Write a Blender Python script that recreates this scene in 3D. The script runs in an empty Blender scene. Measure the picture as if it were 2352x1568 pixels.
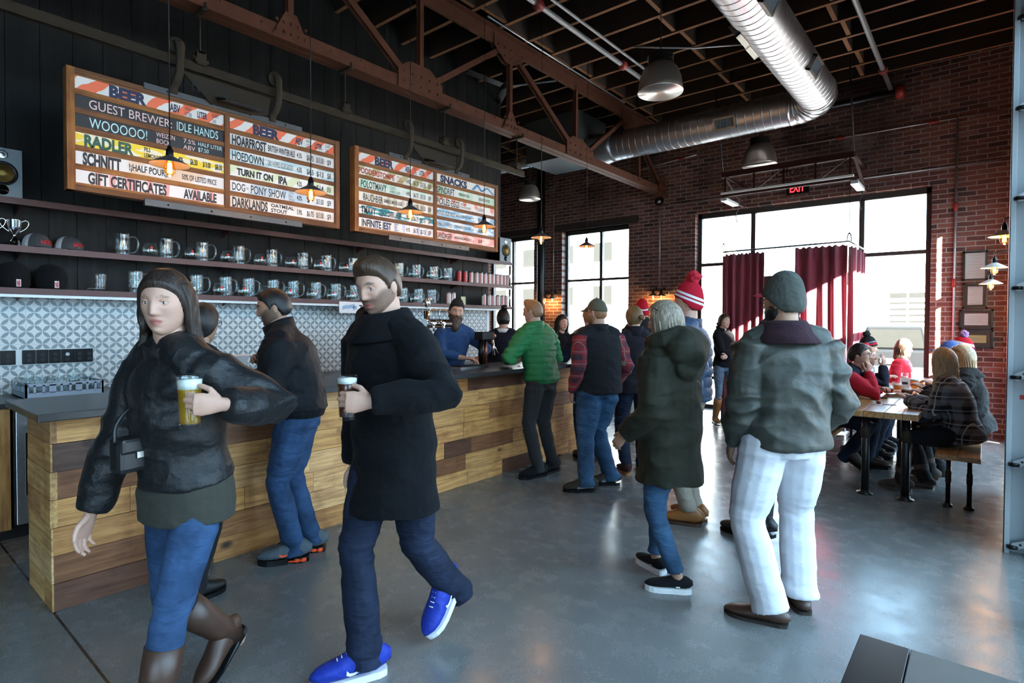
import bpy, bmesh, math, random
import numpy as np
from mathutils import Vector, Matrix, Euler, noise as mnoise
random.seed(7)
SC=bpy.context.scene
COL=SC.collection
PI=math.pi
# ---------------------------------------------------------------- camera
F=1307.;CX=1176.;CY=765.;CAMH=1.53
_y=math.radians(39.7);_p=math.radians(-1.1);_r=math.radians(.25)
fw=Vector((-math.sin(_y)*math.cos(_p),math.cos(_y)*math.cos(_p),math.sin(_p)))
_r0=Vector((math.cos(_y),math.sin(_y),0));_u0=_r0.cross(fw)
rt=_r0*math.cos(_r)+_u0*math.sin(_r);up=-_r0*math.sin(_r)+_u0*math.cos(_r)
CAM=Vector((0,0,CAMH))
cd=bpy.data.cameras.new('camera');cam=bpy.data.objects.new('camera',cd);COL.objects.link(cam)
cd.sensor_width=36;cd.lens=F/2352*36;cd.shift_x=0;cd.shift_y=(CY-784)/2352;cd.clip_start=.02;cd.clip_end=300
m3=Matrix((rt,up,-fw)).transposed();cam.matrix_world=Matrix.Translation(CAM)@m3.to_4x4()
SC.camera=cam
def at(px,py,X=None,Y=None,Z=None):
    """point of the room seen at a photo pixel, on the plane X=, Y= or Z="""
    d=fw+rt*((px-CX)/F)-up*((py-CY)/F)
    for i,v in enumerate((X,Y,Z)):
        if v is not None:return CAM+d*((v-CAM[i])/d[i])
# ---------------------------------------------------------------- light, exposure
vs=SC.view_settings;vs.view_transform='Standard';vs.look='None';vs.gamma=1;vs.use_curve_mapping=False
vs.exposure=0.95
SC.display_settings.display_device='sRGB'
W=bpy.data.worlds.new('sky');SC.world=W;W.use_nodes=True
bg=W.node_tree.nodes['Background'];bg.inputs[0].default_value=(.46,.73,1,1);bg.inputs[1].default_value=6.6
sd=bpy.data.lights.new('sun','SUN');sd.energy=110;sd.angle=math.radians(.6);sd.color=(1,.93,.82)
sun=bpy.data.objects.new('sun',sd);COL.objects.link(sun)
sun.rotation_euler=Vector((-1,.5,-.53)).to_track_quat('-Z','Y').to_euler();sun.location=(14,-7,10)
cy=SC.cycles
cy.max_bounces=8;cy.diffuse_bounces=4;cy.glossy_bounces=3;cy.transmission_bounces=7;cy.transparent_max_bounces=16
cy.caustics_reflective=False;cy.caustics_refractive=False;cy.use_denoising=True
cy.sample_clamp_indirect=6
def portal(loc,rot,sx,sy):
    l=bpy.data.lights.new('sky_portal','AREA');l.shape='RECTANGLE';l.size=sx;l.size_y=sy;l.cycles.is_portal=True
    o=bpy.data.objects.new('sky_portal',l);COL.objects.link(o);o.location=loc;o.rotation_euler=rot
portal((.34,2.8,1.7),(0,PI/2,0),3.4,4.6)
portal((.34,8.17,1.7),(0,PI/2,0),3.4,3.1)
portal((.34,-2.4,1.7),(0,PI/2,0),3.4,4.6)
portal((-2.3,10.3,1.75),(-PI/2,0,0),3.6,3.5)
portal((-6.1,10.3,2.2),(-PI/2,0,0),1.7,2.6)
portal((-8.2,10.3,2.2),(-PI/2,0,0),1.7,2.6)
# ---------------------------------------------------------------- materials
def lin(h):
    if not isinstance(h,str):return tuple(h)[:3]
    h=h.lstrip('#');r=[int(h[i:i+2],16)/255 for i in (0,2,4)]
    return tuple(c/12.92 if c<=.04045 else ((c+.055)/1.055)**2.4 for c in r)
class NT:
    def __init__(s,name):
        s.m=bpy.data.materials.new(name);s.m.use_nodes=True;s.t=s.m.node_tree
        s.b=s.t.nodes['Principled BSDF'];s.o=s.t.nodes['Material Output']
        s.co=None
    def n(s,ty,ins=None,**pr):
        nd=s.t.nodes.new('ShaderNode'+ty)
        for k,v in pr.items():setattr(nd,k,v)
        for k,v in (ins or {}).items():s.set(nd.inputs[k],v)
        return nd
    def set(s,inp,v):
        if isinstance(v,bpy.types.NodeSocket):s.t.links.new(v,inp)
        elif isinstance(v,bpy.types.Node):s.t.links.new(v.outputs[0],inp)
        else:
            if inp.type=='RGBA' and len(v)==3:v=(*v,1)
            inp.default_value=v
    def obj(s):
        if not s.co:s.co=s.n('TexCoord').outputs['Object']
        return s.co
    def ma(s,op,a,b=0,c=0):return s.n('Math',{0:a,1:b,2:c},operation=op).outputs[0]
    def map(s,sc=(1,1,1),loc=(0,0,0),v=None):return s.n('Mapping',{0:v or s.obj(),1:loc,3:sc}).outputs[0]
    def noise(s,sc=5,det=4,rough=.6,v=None):return s.n('TexNoise',{'Vector':v or s.obj(),'Scale':sc,'Detail':det,'Roughness':rough}).outputs[0]
    def ramp(s,f,stops,interp='LINEAR'):
        r=s.n('ValToRGB',{0:f});e=r.color_ramp.elements;r.color_ramp.interpolation=interp
        while len(e)<len(stops):e.new(.5)
        for k,(p,c) in enumerate(stops):
            e[k].position=p;c=(c,c,c) if isinstance(c,(int,float)) else lin(c);e[k].color=(*c,1)
        return r.outputs[0]
    def mix(s,f,a,b,bt='MIX'):
        x=s.n('Mix',data_type='RGBA',blend_type=bt)
        s.set(x.inputs[0],f);s.set(x.inputs[6],a);s.set(x.inputs[7],b);return x.outputs[2]
    def bump(s,h,st=.3,d=.01):s.set(s.b.inputs['Normal'],s.n('Bump',{'Height':h,'Strength':st,'Distance':d}));return s
    def p(s,**k):
        nm=dict(col='Base Color',rough='Roughness',metal='Metallic',tr='Transmission Weight',ior='IOR',em='Emission Color',es='Emission Strength',sheen='Sheen Weight',spec='Specular IOR Level',coat='Coat Weight',al='Alpha')
        for a,v in k.items():
            if a in('col','em') and not isinstance(v,(bpy.types.NodeSocket,bpy.types.Node)):v=lin(v)
            s.set(s.b.inputs[nm[a]],v)
        return s
MC={}
def flat(name,col,rough=.5,metal=0,var=.12,sc=8,bump=0,bsc=60,**k):
    """plain surface with slight natural variation"""
    if name in MC:return MC[name]
    t=NT(name);c=lin(col)
    f=t.noise(sc,3);t.p(col=t.mix(f,tuple(x*(1-var) for x in c),tuple(min(1,x*(1+var)) for x in c)),rough=rough,metal=metal,**k)
    if bump:t.bump(t.noise(bsc,2),bump,.004)
    MC[name]=t.m;return t.m
def fabric(name,col,rough=.85,weave=900,var=.18,bump=.25,sheen=.02,**k):
    if name in MC:return MC[name]
    t=NT(name);c=lin(col)
    f=t.noise(14,4);g=t.noise(weave,1)
    cc=t.mix(f,tuple(x*(1-var) for x in c),tuple(min(1,x*(1+var)) for x in c))
    cc=t.mix(t.ma('MULTIPLY',g,.35),cc,tuple(x*.55 for x in c))
    k.setdefault('spec',.2 if max(c)<.05 else .35);t.p(col=cc,rough=rough,sheen=sheen,**k)
    fold=t.ma('ABSOLUTE',t.ma('SUBTRACT',t.noise(7,2,.5,t.map((1,1,1.6))),.5));fold2=t.ma('ABSOLUTE',t.ma('SUBTRACT',t.noise(19,2,.5),.5))
    t.bump(t.ma('ADD',t.ma('ADD',t.ma('MULTIPLY',fold,-2.2),t.ma('MULTIPLY',fold2,-.7)),t.ma('MULTIPLY',g,.12)),min(1,bump*2.2),.022)
    MC[name]=t.m;return t.m
def plaid(name,base,s1,s2,period=.11):
    if name in MC:return MC[name]
    t=NT(name);sp=t.n('SeparateXYZ',{0:t.obj()})
    h=t.ma('ADD',t.ma('MULTIPLY',sp.outputs[0],.8),t.ma('MULTIPLY',sp.outputs[1],.8))
    def band(v,w,ph):return t.ma('LESS_THAN',t.ma('FRACT',t.ma('ADD',t.ma('DIVIDE',v,period),ph)),w)
    a=band(h,.45,0);b=band(sp.outputs[2],.45,.2);c1=band(h,.06,.3);c2=band(sp.outputs[2],.06,.55)
    k=t.mix(t.ma('MULTIPLY',t.ma('ADD',a,b),.5),lin(base),lin(s1));k=t.mix(t.ma('MAXIMUM',c1,c2),k,lin(s2))
    t.p(col=k,rough=.9);t.bump(t.noise(700,1),.2,.004);MC[name]=t.m;return t.m
def denim(name,col):
    if name in MC:return MC[name]
    t=NT(name);c=lin(col)
    f=t.noise(6,5);g=t.noise(500,2)
    cc=t.mix(t.ramp(f,[(.35,0),(.75,1)]),tuple(x*.55 for x in c),tuple(min(1,x*1.5+.01) for x in c))
    cc=t.mix(t.ma('MULTIPLY',g,.4),cc,tuple(x*.5 for x in c))
    t.p(col=cc,rough=.8,spec=.25)
    fold=t.ma('ABSOLUTE',t.ma('SUBTRACT',t.noise(9,2,.5,t.map((1,1,2.2))),.5));t.bump(t.ma('ADD',t.ma('MULTIPLY',fold,-2),t.ma('MULTIPLY',g,.12)),.6,.02);MC[name]=t.m;return t.m
def emit(name,col,st):
    if name in MC:return MC[name]
    t=NT(name);t.p(col=col,em=col,es=st,rough=.5);MC[name]=t.m;return t.m
# glass
def glassmat(name,col=(1,1,1),ior=1.45,rough=.0):
    if name in MC:return MC[name]
    t=NT(name);lw=t.n('LayerWeight',{0:.42}).outputs[1]
    tr=t.n('BsdfTransparent',{0:col});gl=t.n('BsdfGlossy',{0:(1,1,1),1:.04+rough})
    fac=t.ma('ADD',t.ma('MULTIPLY',t.ma('POWER',lw,2.4),.55),.045)
    t.set(t.o.inputs[0],t.n('MixShader',{0:fac,1:tr,2:gl}));MC[name]=t.m;return t.m
def pane():
    if 'window_glass' in MC:return MC['window_glass']
    t=NT('window_glass');lw=t.n('LayerWeight',{0:.15}).outputs[0]
    tr=t.n('BsdfTransparent',{0:(.96,.98,.98)});gl=t.n('BsdfGlossy',{0:(1,1,1),1:.02})
    t.set(t.o.inputs[0],t.n('MixShader',{0:t.ma('MULTIPLY',lw,.6),1:tr,2:gl}));MC['window_glass']=t.m;return t.m
def m_wood(name,grain=1,gloss=.6,axis=1,knots=True):
    """planks: colour comes from the face colour attribute, with grain along one axis"""
    if name in MC:return MC[name]
    t=NT(name);a=t.n('Attribute',attribute_name='pc').outputs[0]
    sc=[26,26,26];sc[axis]=1.6
    rnd=t.n('Attribute',attribute_name='pc').outputs[3]
    v=t.map(tuple(sc),v=t.n('VectorMath',{0:t.obj(),1:t.n('CombineXYZ',{0:rnd,1:t.ma('MULTIPLY',rnd,7),2:t.ma('MULTIPLY',rnd,3)})},operation='ADD').outputs[0])
    g=t.noise(1.6,6,.65,v)
    c=t.mix(t.ramp(g,[(.36,0),(.6,1)]),t.mix(.62,a,(.30,.14,.05),'MULTIPLY'),a)
    blot=t.noise(3.5,4,.6);c=t.mix(t.ramp(blot,[(.5,0),(.70,.7)]),c,t.mix(1,c,(.40,.26,.16),'MULTIPLY'))
    if knots:
        vs_=[4.2,4.2,4.2];vs_[axis]=2.4
        vo=t.n('TexVoronoi',{'Vector':t.map(tuple(vs_)),'Scale':1.0,'Randomness':1.0},feature='F1').outputs['Distance']
        c=t.mix(t.ramp(vo,[(.035,1),(.07,.75),(.13,0)]),c,(.035,.015,.008))
    t.p(col=c,rough=gloss);t.bump(g,.15,.004);MC[name]=t.m;return t.m
M_PLANK=m_wood('reclaimed_pine',axis=1)
M_PLANKX=m_wood('reclaimed_pine_end',axis=0)
M_BARN=m_wood('barn_wood',axis=1,gloss=.75,knots=False)
M_BARNV=m_wood('barn_wood_upright',axis=2,gloss=.75,knots=False)
M_TABLE=m_wood('table_pine',axis=1,gloss=.28,knots=False)
def m_brick(name,a,b):
    t=NT(name);sp=t.n('SeparateXYZ',{0:t.obj()})
    v=t.n('CombineXYZ',{0:sp.outputs[a],1:sp.outputs[b],2:0}).outputs[0]
    wob=t.n('VectorMath',{0:v,1:t.n('VectorMath',{0:t.n('TexNoise',{'Vector':t.obj(),'Scale':9.0,'Detail':2.0}).outputs[1],'Scale':.012},operation='SCALE').outputs[0]},operation='ADD').outputs[0]
    br=t.n('TexBrick',{'Vector':wob,'Color1':(0,0,0,1),'Color2':(1,1,1,1),'Mortar':(.5,.5,.5,1),'Scale':1.0,'Mortar Size':.0085,'Mortar Smooth':.25,'Bias':0.0,'Brick Width':.21,'Row Height':.0685},offset=.5,squash=1)
    bc=t.ramp(br.outputs[0],[(0,(.035,.025,.025)),(.12,(.12,.048,.038)),(.45,(.19,.070,.050)),(.8,(.25,.098,.066)),(1,(.30,.15,.11))])
    n1=t.noise(30,4);bc=t.mix(t.ma('MULTIPLY',n1,.6),bc,(.09,.03,.022))
    mo=t.mix(t.noise(18,3),(.24,.21,.185),(.42,.38,.34))
    c=t.mix(br.outputs[1],bc,mo)
    soot=t.noise(.55,5,.65);zz=t.ramp(t.ma('MULTIPLY',sp.outputs[2],.2),[(.55,0),(.95,1)])
    s1=t.ma('MULTIPLY',t.ramp(soot,[(.42,0),(.62,1)]),t.ma('ADD',t.ma('MULTIPLY',zz,.75),.2))
    c=t.mix(s1,c,t.mix(1,c,(.16,.13,.13),'MULTIPLY'))
    eff=t.ramp(t.noise(.9,5,.7,t.map((1,1,1),(5,3,2))),[(.6,0),(.75,.5)])
    c=t.mix(t.ma('MULTIPLY',eff,t.noise(14,4)),c,(.5,.45,.40))
    t.p(col=c,rough=.85);t.bump(t.ma('ADD',t.ma('MULTIPLY',br.outputs[1],-1),t.ma('MULTIPLY',n1,.35)),.8,.012)
    return t.m
M_BRICK=m_brick('old_brick',0,2);M_BRICKY=m_brick('old_brick_side',1,2)
def m_floor():
    t=NT('polished_concrete');n1=t.noise(1.1,3,.5);n2=t.noise(6,3,.5);n3=t.noise(110,2,.6)
    c=t.ramp(t.ma('ADD',t.ma('MULTIPLY',n1,.6),t.ma('MULTIPLY',n2,.4)),[(.3,(.122,.122,.118)),(.5,(.145,.146,.141)),(.7,(.172,.173,.168))])
    c=t.mix(t.ramp(n3,[(.40,0),(.75,.5)]),c,(.25,.25,.245))
    c=t.mix(t.ramp(t.noise(28,2),[(.70,0),(.76,.7)]),c,(.06,.055,.05))
    sp=t.n('SeparateXYZ',{0:t.obj()})
    def line(ax,pos,w=.006):return t.ma('LESS_THAN',t.ma('ABSOLUTE',t.ma('SUBTRACT',sp.outputs[ax],pos)),w)
    j=line(1,.742)
    c=t.mix(j,c,(.015,.014,.013))
    t.p(col=c,rough=t.ramp(t.ma('ADD',t.ma('MULTIPLY',n2,.7),t.ma('MULTIPLY',n3,.3)),[(.3,.17),(.7,.34)]),spec=.5)
    t.bump(t.ma('ADD',t.ma('MULTIPLY',n2,.5),t.ma('SUBTRACT',t.ma('MULTIPLY',n3,.12),t.ma('MULTIPLY',j,2))),.12,.01)
    return t.m
M_FLOOR=m_floor()
def m_tile():
    t=NT('petal_tile');sp=t.n('SeparateXYZ',{0:t.obj()});y=sp.outputs[1];z=t.ma('ADD',sp.outputs[2],.06)
    s=.1/math.sqrt(2);q=1/math.sqrt(2)
    def cell(v):return t.ma('ABSOLUTE',t.ma('SUBTRACT',t.ma('FRACT',t.ma('DIVIDE',t.ma('ADD',v,20*s),s)),.5))
    a=cell(t.ma('MULTIPLY',t.ma('ADD',y,z),q));b=cell(t.ma('MULTIPLY',t.ma('SUBTRACT',y,z),q))
    mx=t.ma('MAXIMUM',a,b);mn=t.ma('MINIMUM',a,b)
    d=t.ma('SQRT',t.ma('ADD',t.ma('POWER',t.ma('SUBTRACT',1,mx),2),t.ma('POWER',mn,2)))
    pet=t.ma('LESS_THAN',d,.685)
    def seam(v,o):return t.ma('GREATER_THAN',t.ma('ABSOLUTE',t.ma('SUBTRACT',t.ma('FRACT',t.ma('DIVIDE',t.ma('ADD',v,o),.2)),.5)),.493)
    sm=t.ma('MAXIMUM',seam(y,10.0),seam(z,10.0))
    cell_id=t.n('TexWhiteNoise',{0:t.n('VectorMath',{0:t.n('VectorMath',{0:t.obj(),1:(.2,.2,.2)},operation='DIVIDE').outputs[0]},operation='FLOOR').outputs[0]},noise_dimensions='3D').outputs[0]
    w=t.mix(cell_id,(.64,.68,.67),(.72,.76,.75))
    c=t.mix(pet,w,t.mix(t.noise(40,2),(.20,.25,.27),(.25,.30,.32)));c=t.mix(t.ma('MULTIPLY',sm,.6),c,(.36,.42,.44))
    t.p(col=c,rough=.38);t.bump(t.ma('MULTIPLY',sm,-1),.3,.003);return t.m
M_TILE=m_tile()
def m_blackboards():
    t=NT('black_stained_boards');n=t.noise(1.2,5,.7,t.map((9,9,.5)));m=t.noise(.8,3)
    c=t.ramp(n,[(.3,(.0035,.0036,.0036)),(.55,(.0075,.0076,.0074)),(.8,(.024,.024,.022))])
    t.p(col=c,rough=.6,spec=.22);t.bump(n,.2,.004);return t.m
M_BLACKB=m_blackboards()
M_STEELRED=flat('red_oxide_steel',(.085,.031,.017),.65,0,.35,9,.25,40,spec=.2)
M_RUST=flat('shelf_oxide_steel',(.085,.030,.026),.5,0,.2,12)
M_IRON=flat('dark_iron',(.030,.022,.014),.65,0,.4,10,.25,40,spec=.15)
M_BLACK=flat('black_metal',(.012,.012,.013),.4,.4)
M_BLKP=flat('black_plastic',(.007,.007,.008),.3,spec=.2)
M_MAROON=flat('dark_maroon_steel',(.035,.012,.011),.7,0,.2,10,spec=.1)
M_STEEL=flat('brushed_steel',(.55,.55,.55),.32,1,.1)
M_CHROME=flat('chrome',(.85,.85,.85),.08,1,.03)
M_GALV=flat('galvanised_steel',(.52,.52,.53),.38,1,.22,5)
M_CONDUIT=flat('conduit_steel',(.45,.45,.45),.4,.8)
M_JOIST=flat('bounce_lit_joist_timber',(.21,.085,.028),.8,0,.35,4,.3,30)  # underside colour, lightened to carry the bounce light from the floor
M_JSIDE=flat('shaded_joist_side',(.030,.016,.009),.85,0,.35,4,.3,30)  # same timber darkened: the shade on joist sides is painted in
M_DECK=flat('dark_roof_deck',(.016,.009,.006),.85,0,.4,3)
M_COUNTER=flat('black_stone_counter',(.018,.019,.020),.3,0,.3,30)
M_WHITE=flat('white_paint',(.75,.76,.76),.5,0,.04)
M_RED=flat('red_paint',(.5,.02,.02),.5)
M_LEDGE=flat('pale_steel_trim',(.55,.60,.60),.4,.2,.05)
M_BRONZE=flat('window_frame_metal',(.045,.045,.042),.45,.3)
M_GREYPT=flat('grey_steel_frame',(.33,.36,.37),.45,.4,.08)
M_SKYWALL=flat('painted_facade',(.72,.70,.66),.8,0,.08,2)
M_DARKGL=flat('dark_glazing',(.022,.022,.020),.6,0,.1,spec=.05)
M_ASPH=flat('asphalt',(.22,.22,.22),.9,0,.2,3)
# ---------------------------------------------------------------- mesh tools
def frame_from(d,ref=(0,0,1)):
    d=Vector(d).normalized();r=Vector(ref)
    if abs(d.dot(r))>.98*r.length:r=Vector((0,1,0)) if abs(d.y)<.9 else Vector((1,0,0))
    x=d.cross(r).normalized();y=x.cross(d).normalized();return x,y
def catmull(P,k=4):
    P=[tuple(p) for p in P]
    if len(P)<3:return P
    A=np.array([P[0]]+P+[P[-1]],float);out=[]
    for i in range(1,len(A)-2):
        for j in range(k):
            t=j/k;a,b,c,d=A[i-1],A[i],A[i+1],A[i+2]
            out.append(tuple(.5*((2*b)+(c-a)*t+(2*a-5*b+4*c-d)*t*t+(3*b-a-3*c+d)*t**3)))
    out.append(P[-1]);return out
class MB:
    def __init__(s):s.v=[];s.f=[];s.m=[];s.c=[];s.s=[];s.col=None
    def add(s,vs,fs,mi=0,sm=False,col=None):
        b=len(s.v);s.v+=[tuple(v) for v in vs];s.f+=[tuple(i+b for i in f) for f in fs]
        s.m+=[mi]*len(fs);s.s+=[sm]*len(fs);s.c+=[col or (1,1,1,1)]*len(fs);return s
    def box(s,x0,x1,y0,y1,z0,z1,mi=0,col=None):
        v=[(x,y,z) for x in(x0,x1) for y in(y0,y1) for z in(z0,z1)]
        return s.add(v,[(0,1,3,2),(4,6,7,5),(0,4,5,1),(2,3,7,6),(0,2,6,4),(1,5,7,3)],mi,False,col)
    def obox(s,c,size,R=None,mi=0,col=None):
        R=R or Matrix.Identity(3);h=Vector(size)/2
        v=[Vector(c)+R@Vector((a*h.x,b*h.y,d*h.z)) for a in(-1,1) for b in(-1,1) for d in(-1,1)]
        return s.add(v,[(0,1,3,2),(4,6,7,5),(0,4,5,1),(2,3,7,6),(0,2,6,4),(1,5,7,3)],mi,False,col)
    def beam(s,p,q,w,h,ref=(0,0,1),mi=0,col=None):
        p=Vector(p);q=Vector(q);x,y=frame_from(q-p,ref);v=[]
        for e in(p,q):
            for a,b in((-1,-1),(1,-1),(1,1),(-1,1)):v.append(e+x*(a*w/2)+y*(b*h/2))
        return s.add(v,[(0,3,2,1),(4,5,6,7),(0,1,5,4),(1,2,6,5),(2,3,7,6),(3,0,4,7)],mi,False,col)
    def tube(s,P,r,seg=10,cap=True,ref=(0,0,1),mi=0,sm=True,sy=1,closed=False):
        P=[Vector(p) for p in P];n=len(P)
        R=r if isinstance(r,(list,tuple)) else [r]*n
        v=[];prev=None
        for i,p in enumerate(P):
            if closed:d=P[(i+1)%n]-P[i-1]
            else:d=P[min(i+1,n-1)]-P[max(i-1,0)]
            if prev is None:x,y=frame_from(d,ref)
            else:
                y=prev-d.normalized()*prev.dot(d.normalized())
                y.normalize();x=d.normalized().cross(y)
            prev=y
            rr=R[i];rx,ry=rr if isinstance(rr,(list,tuple)) else (rr,rr*sy)
            for k in range(seg):
                a=2*PI*k/seg;v.append(p+x*(math.cos(a)*rx)+y*(math.sin(a)*ry))
        f=[]
        for i in range(n if closed else n-1):
            for k in range(seg):
                a=i*seg+k;b=i*seg+(k+1)%seg;c=((i+1)%n)*seg+(k+1)%seg;d=((i+1)%n)*seg+k;f.append((a,b,c,d))
        s.add(v,f,mi,sm)
        if cap and not closed:
            b=len(s.v)-len(v)
            for ids in(tuple(b+k for k in range(seg))[::-1],tuple(b+(n-1)*seg+k for k in range(seg))):
                s.f.append(ids);s.m.append(mi);s.s.append(False);s.c.append((1,1,1,1))
        return s
    def lathe(s,prof,seg=24,o=(0,0,0),mi=0,sm=True,M=None,fn=None):
        v=[];f=[];n=len(prof);o=Vector(o)
        for i,(r,z) in enumerate(prof):
            for k in range(seg):
                a=2*PI*k/seg;rr=r+(fn(a,z,r) if fn else 0)
                p=Vector((rr*math.cos(a),rr*math.sin(a),z));v.append(o+(M@p if M else p))
        for i in range(n-1):
            for k in range(seg):f.append((i*seg+k,i*seg+(k+1)%seg,(i+1)*seg+(k+1)%seg,(i+1)*seg+k))
        if prof[0][0]>1e-4:f.append(tuple(range(seg))[::-1])
        if prof[-1][0]>1e-4:f.append(tuple((n-1)*seg+k for k in range(seg)))
        return s.add(v,f,mi,sm)
    def ball(s,c,r,sc=(1,1,1),seg=14,rings=9,mi=0,R=None):
        v=[];f=[];c=Vector(c)
        for i in range(rings+1):
            t=PI*i/rings
            for k in range(seg):
                a=2*PI*k/seg;p=Vector((math.sin(t)*math.cos(a)*r*sc[0],math.sin(t)*math.sin(a)*r*sc[1],-math.cos(t)*r*sc[2]))
                v.append(c+(R@p if R else p))
        for i in range(rings):
            for k in range(seg):f.append((i*seg+k,i*seg+(k+1)%seg,(i+1)*seg+(k+1)%seg,(i+1)*seg+k))
        return s.add(v,f,mi,True)
    def prism(s,poly,M,th,mi=0,col=None):
        """2D outline in a plane given by 4x4 M, thickness th along its z"""
        n=len(poly);v=[M@Vector((x,y,z)) for z in(0,th) for x,y in poly]
        f=[tuple(range(n))[::-1],tuple(range(n,2*n))]+[(i,(i+1)%n,n+(i+1)%n,n+i) for i in range(n)]
        return s.add(v,f,mi,False,col)
    def mesh(s,name,mats):
        me=bpy.data.meshes.new(name);me.from_pydata(s.v,[],s.f)
        for m in mats:me.materials.append(m)
        me.polygons.foreach_set('material_index',s.m);me.polygons.foreach_set('use_smooth',s.s)
        if any(c!=(1,1,1,1) for c in s.c):
            at_=me.color_attributes.new('pc','FLOAT_COLOR','CORNER')
            d=[]
            for p,c in zip(me.polygons,s.c):d+=list(c)*p.loop_total
            at_.data.foreach_set('color',d)
        me.update();return me
    def build(s,name,mats,parent=None,loc=None,bevel=0,local=False):
        if not isinstance(mats,(list,tuple)):mats=[mats]
        o=Vector((0,0,0)) if local else root_loc(parent)
        if parent is None and loc is not None:o=Vector(loc)
        if o.length>0:s.v=[(a-o.x,b-o.y,c-o.z) for a,b,c in s.v]
        ob=bpy.data.objects.new(name,s.mesh(name,mats));COL.objects.link(ob)
        if parent:ob.parent=parent
        elif loc is not None:ob.location=loc
        if bevel:
            b=ob.modifiers.new('b','BEVEL');b.width=bevel;b.segments=2;b.limit_method='ANGLE';b.angle_limit=.6
        return ob
def root_loc(p):
    o=Vector((0,0,0))
    while p:o+=Vector(p.location);p=p.parent
    return o
def tag(o,label,cat,group=None):
    o['label']=label;o['category']=cat
    if group:o['group']=group
    return o
def thing(name,loc,label,cat,group=None,rz=0):
    o=bpy.data.objects.new(name,None);COL.objects.link(o);o.location=loc;o.rotation_euler=(0,0,rz);o.empty_display_size=.1
    return tag(o,label,cat,group)
def struct(mb,name,mats,bevel=0,parent=None):
    o=mb.build(name,mats,parent,bevel=bevel)
    if not parent:o['kind']='structure'
    return o
def dup(root,loc,rz=None,label=None):
    def cp(o,par):
        c=o.copy();COL.objects.link(c)
        if par:c.parent=par
        for ch in KIDS.get(o.name,[]) or o.children:cp(ch,c)
        return c
    c=cp(root,None);c.location=loc
    if rz is not None:c.rotation_euler=(0,0,rz)
    if label:c['label']=label
    return c
KIDS={}
# ---- lettering: the built-in typeface turned into a flat mesh
_TC={}
def letters(mb,txt,o,right,upv,height,width=None,mi=0,bold=0.0,align='L',col=None):
    """set txt into mb; o = lower left corner, right/upv unit vectors, glyphs standing height tall"""
    key=(txt,bold)
    if key not in _TC:
        cu=bpy.data.curves.new('t','FONT');cu.body=txt;cu.size=1;cu.offset=bold;cu.resolution_u=3
        ob=bpy.data.objects.new('t',cu);COL.objects.link(ob);bpy.context.view_layer.update()
        me=bpy.data.meshes.new_from_object(ob.evaluated_get(bpy.context.evaluated_depsgraph_get()))
        _TC[key]=([tuple(v.co) for v in me.vertices],[tuple(p.vertices) for p in me.polygons])
        bpy.data.objects.remove(ob);bpy.data.curves.remove(cu);bpy.data.meshes.remove(me)
    vs,fs=_TC[key]
    if not vs:return
    xs=[v[0] for v in vs];x0,x1=min(xs),max(xs);ys=[v[1] for v in vs];y0=min(0,min(ys));y1=max(ys)
    sy=height/(y1-y0 if '\n' in txt else .72);sx=sy if width is None else width/(x1-x0)
    off=0 if align=='L' else (-(x1-x0)*sx/2 if align=='C' else -(x1-x0)*sx)
    o=Vector(o);right=Vector(right);upv=Vector(upv)
    base=y0 if '\n' in txt else 0
    mb.add([o+right*((v[0]-x0)*sx+off)+upv*((v[1]-base)*sy) for v in vs],fs,mi)
# ================================================================= THE ROOM
XW,XR,YF,YB,ZC=-5.8,.25,10.,-5.,5.33      # bar wall, right wall, far wall, back wall, roof deck
XL=-9.2
b=MB();b.box(XL-.3,XR+.3,YB-.3,YF+.35,-.2,0);struct(b,'floor',M_FLOOR)
b=MB();b.box(XL-.3,XR+.3,YB-.3,YF+.35,ZC,ZC+.2);ce=struct(b,'ceiling',M_DECK)
# joists and blocking carry the roof deck
JY=[];y=-4.39
while y<9.9:JY.append(y);y+=.48
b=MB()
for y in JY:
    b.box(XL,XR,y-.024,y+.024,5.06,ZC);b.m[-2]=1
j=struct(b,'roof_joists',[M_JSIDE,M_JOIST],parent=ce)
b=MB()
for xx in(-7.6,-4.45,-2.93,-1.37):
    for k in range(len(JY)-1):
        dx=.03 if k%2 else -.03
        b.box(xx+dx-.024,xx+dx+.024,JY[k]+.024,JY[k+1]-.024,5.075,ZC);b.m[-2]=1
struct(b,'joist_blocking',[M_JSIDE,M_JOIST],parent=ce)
# bar wall of black boards (stops short of the far wall)
b=MB();y=YB;k=0
while y<6.42:
    w=.205+.02*((k*37)%5-2)/2;y1=min(y+w,6.42)
    b.box(XW-.16,XW+(.004 if k%2 else 0),y+.002,y1-.002,0,ZC);y=y1;k+=1
b.box(XW-.16,XW-.01,YB,6.42,0,ZC)
struct(b,'wall_bar',M_BLACKB)
b=MB();y=-1.
k=0
while y<6.66:
    y1=min(y+.21,6.66);b.box(XW-.12,XW+.03,y+.002,y1-.002,2.47,ZC);y=y1
struct(b,'trim_1',M_BLACKB)
b=MB();b.box(XW,XW+.012,-1.5,6.36,.9,1.735);struct(b,'wall_tiles',M_TILE)
b=MB();b.box(XW-.01,XW+.02,6.36,6.42,.9,1.735);struct(b,'trim_2',M_WHITE)
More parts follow.
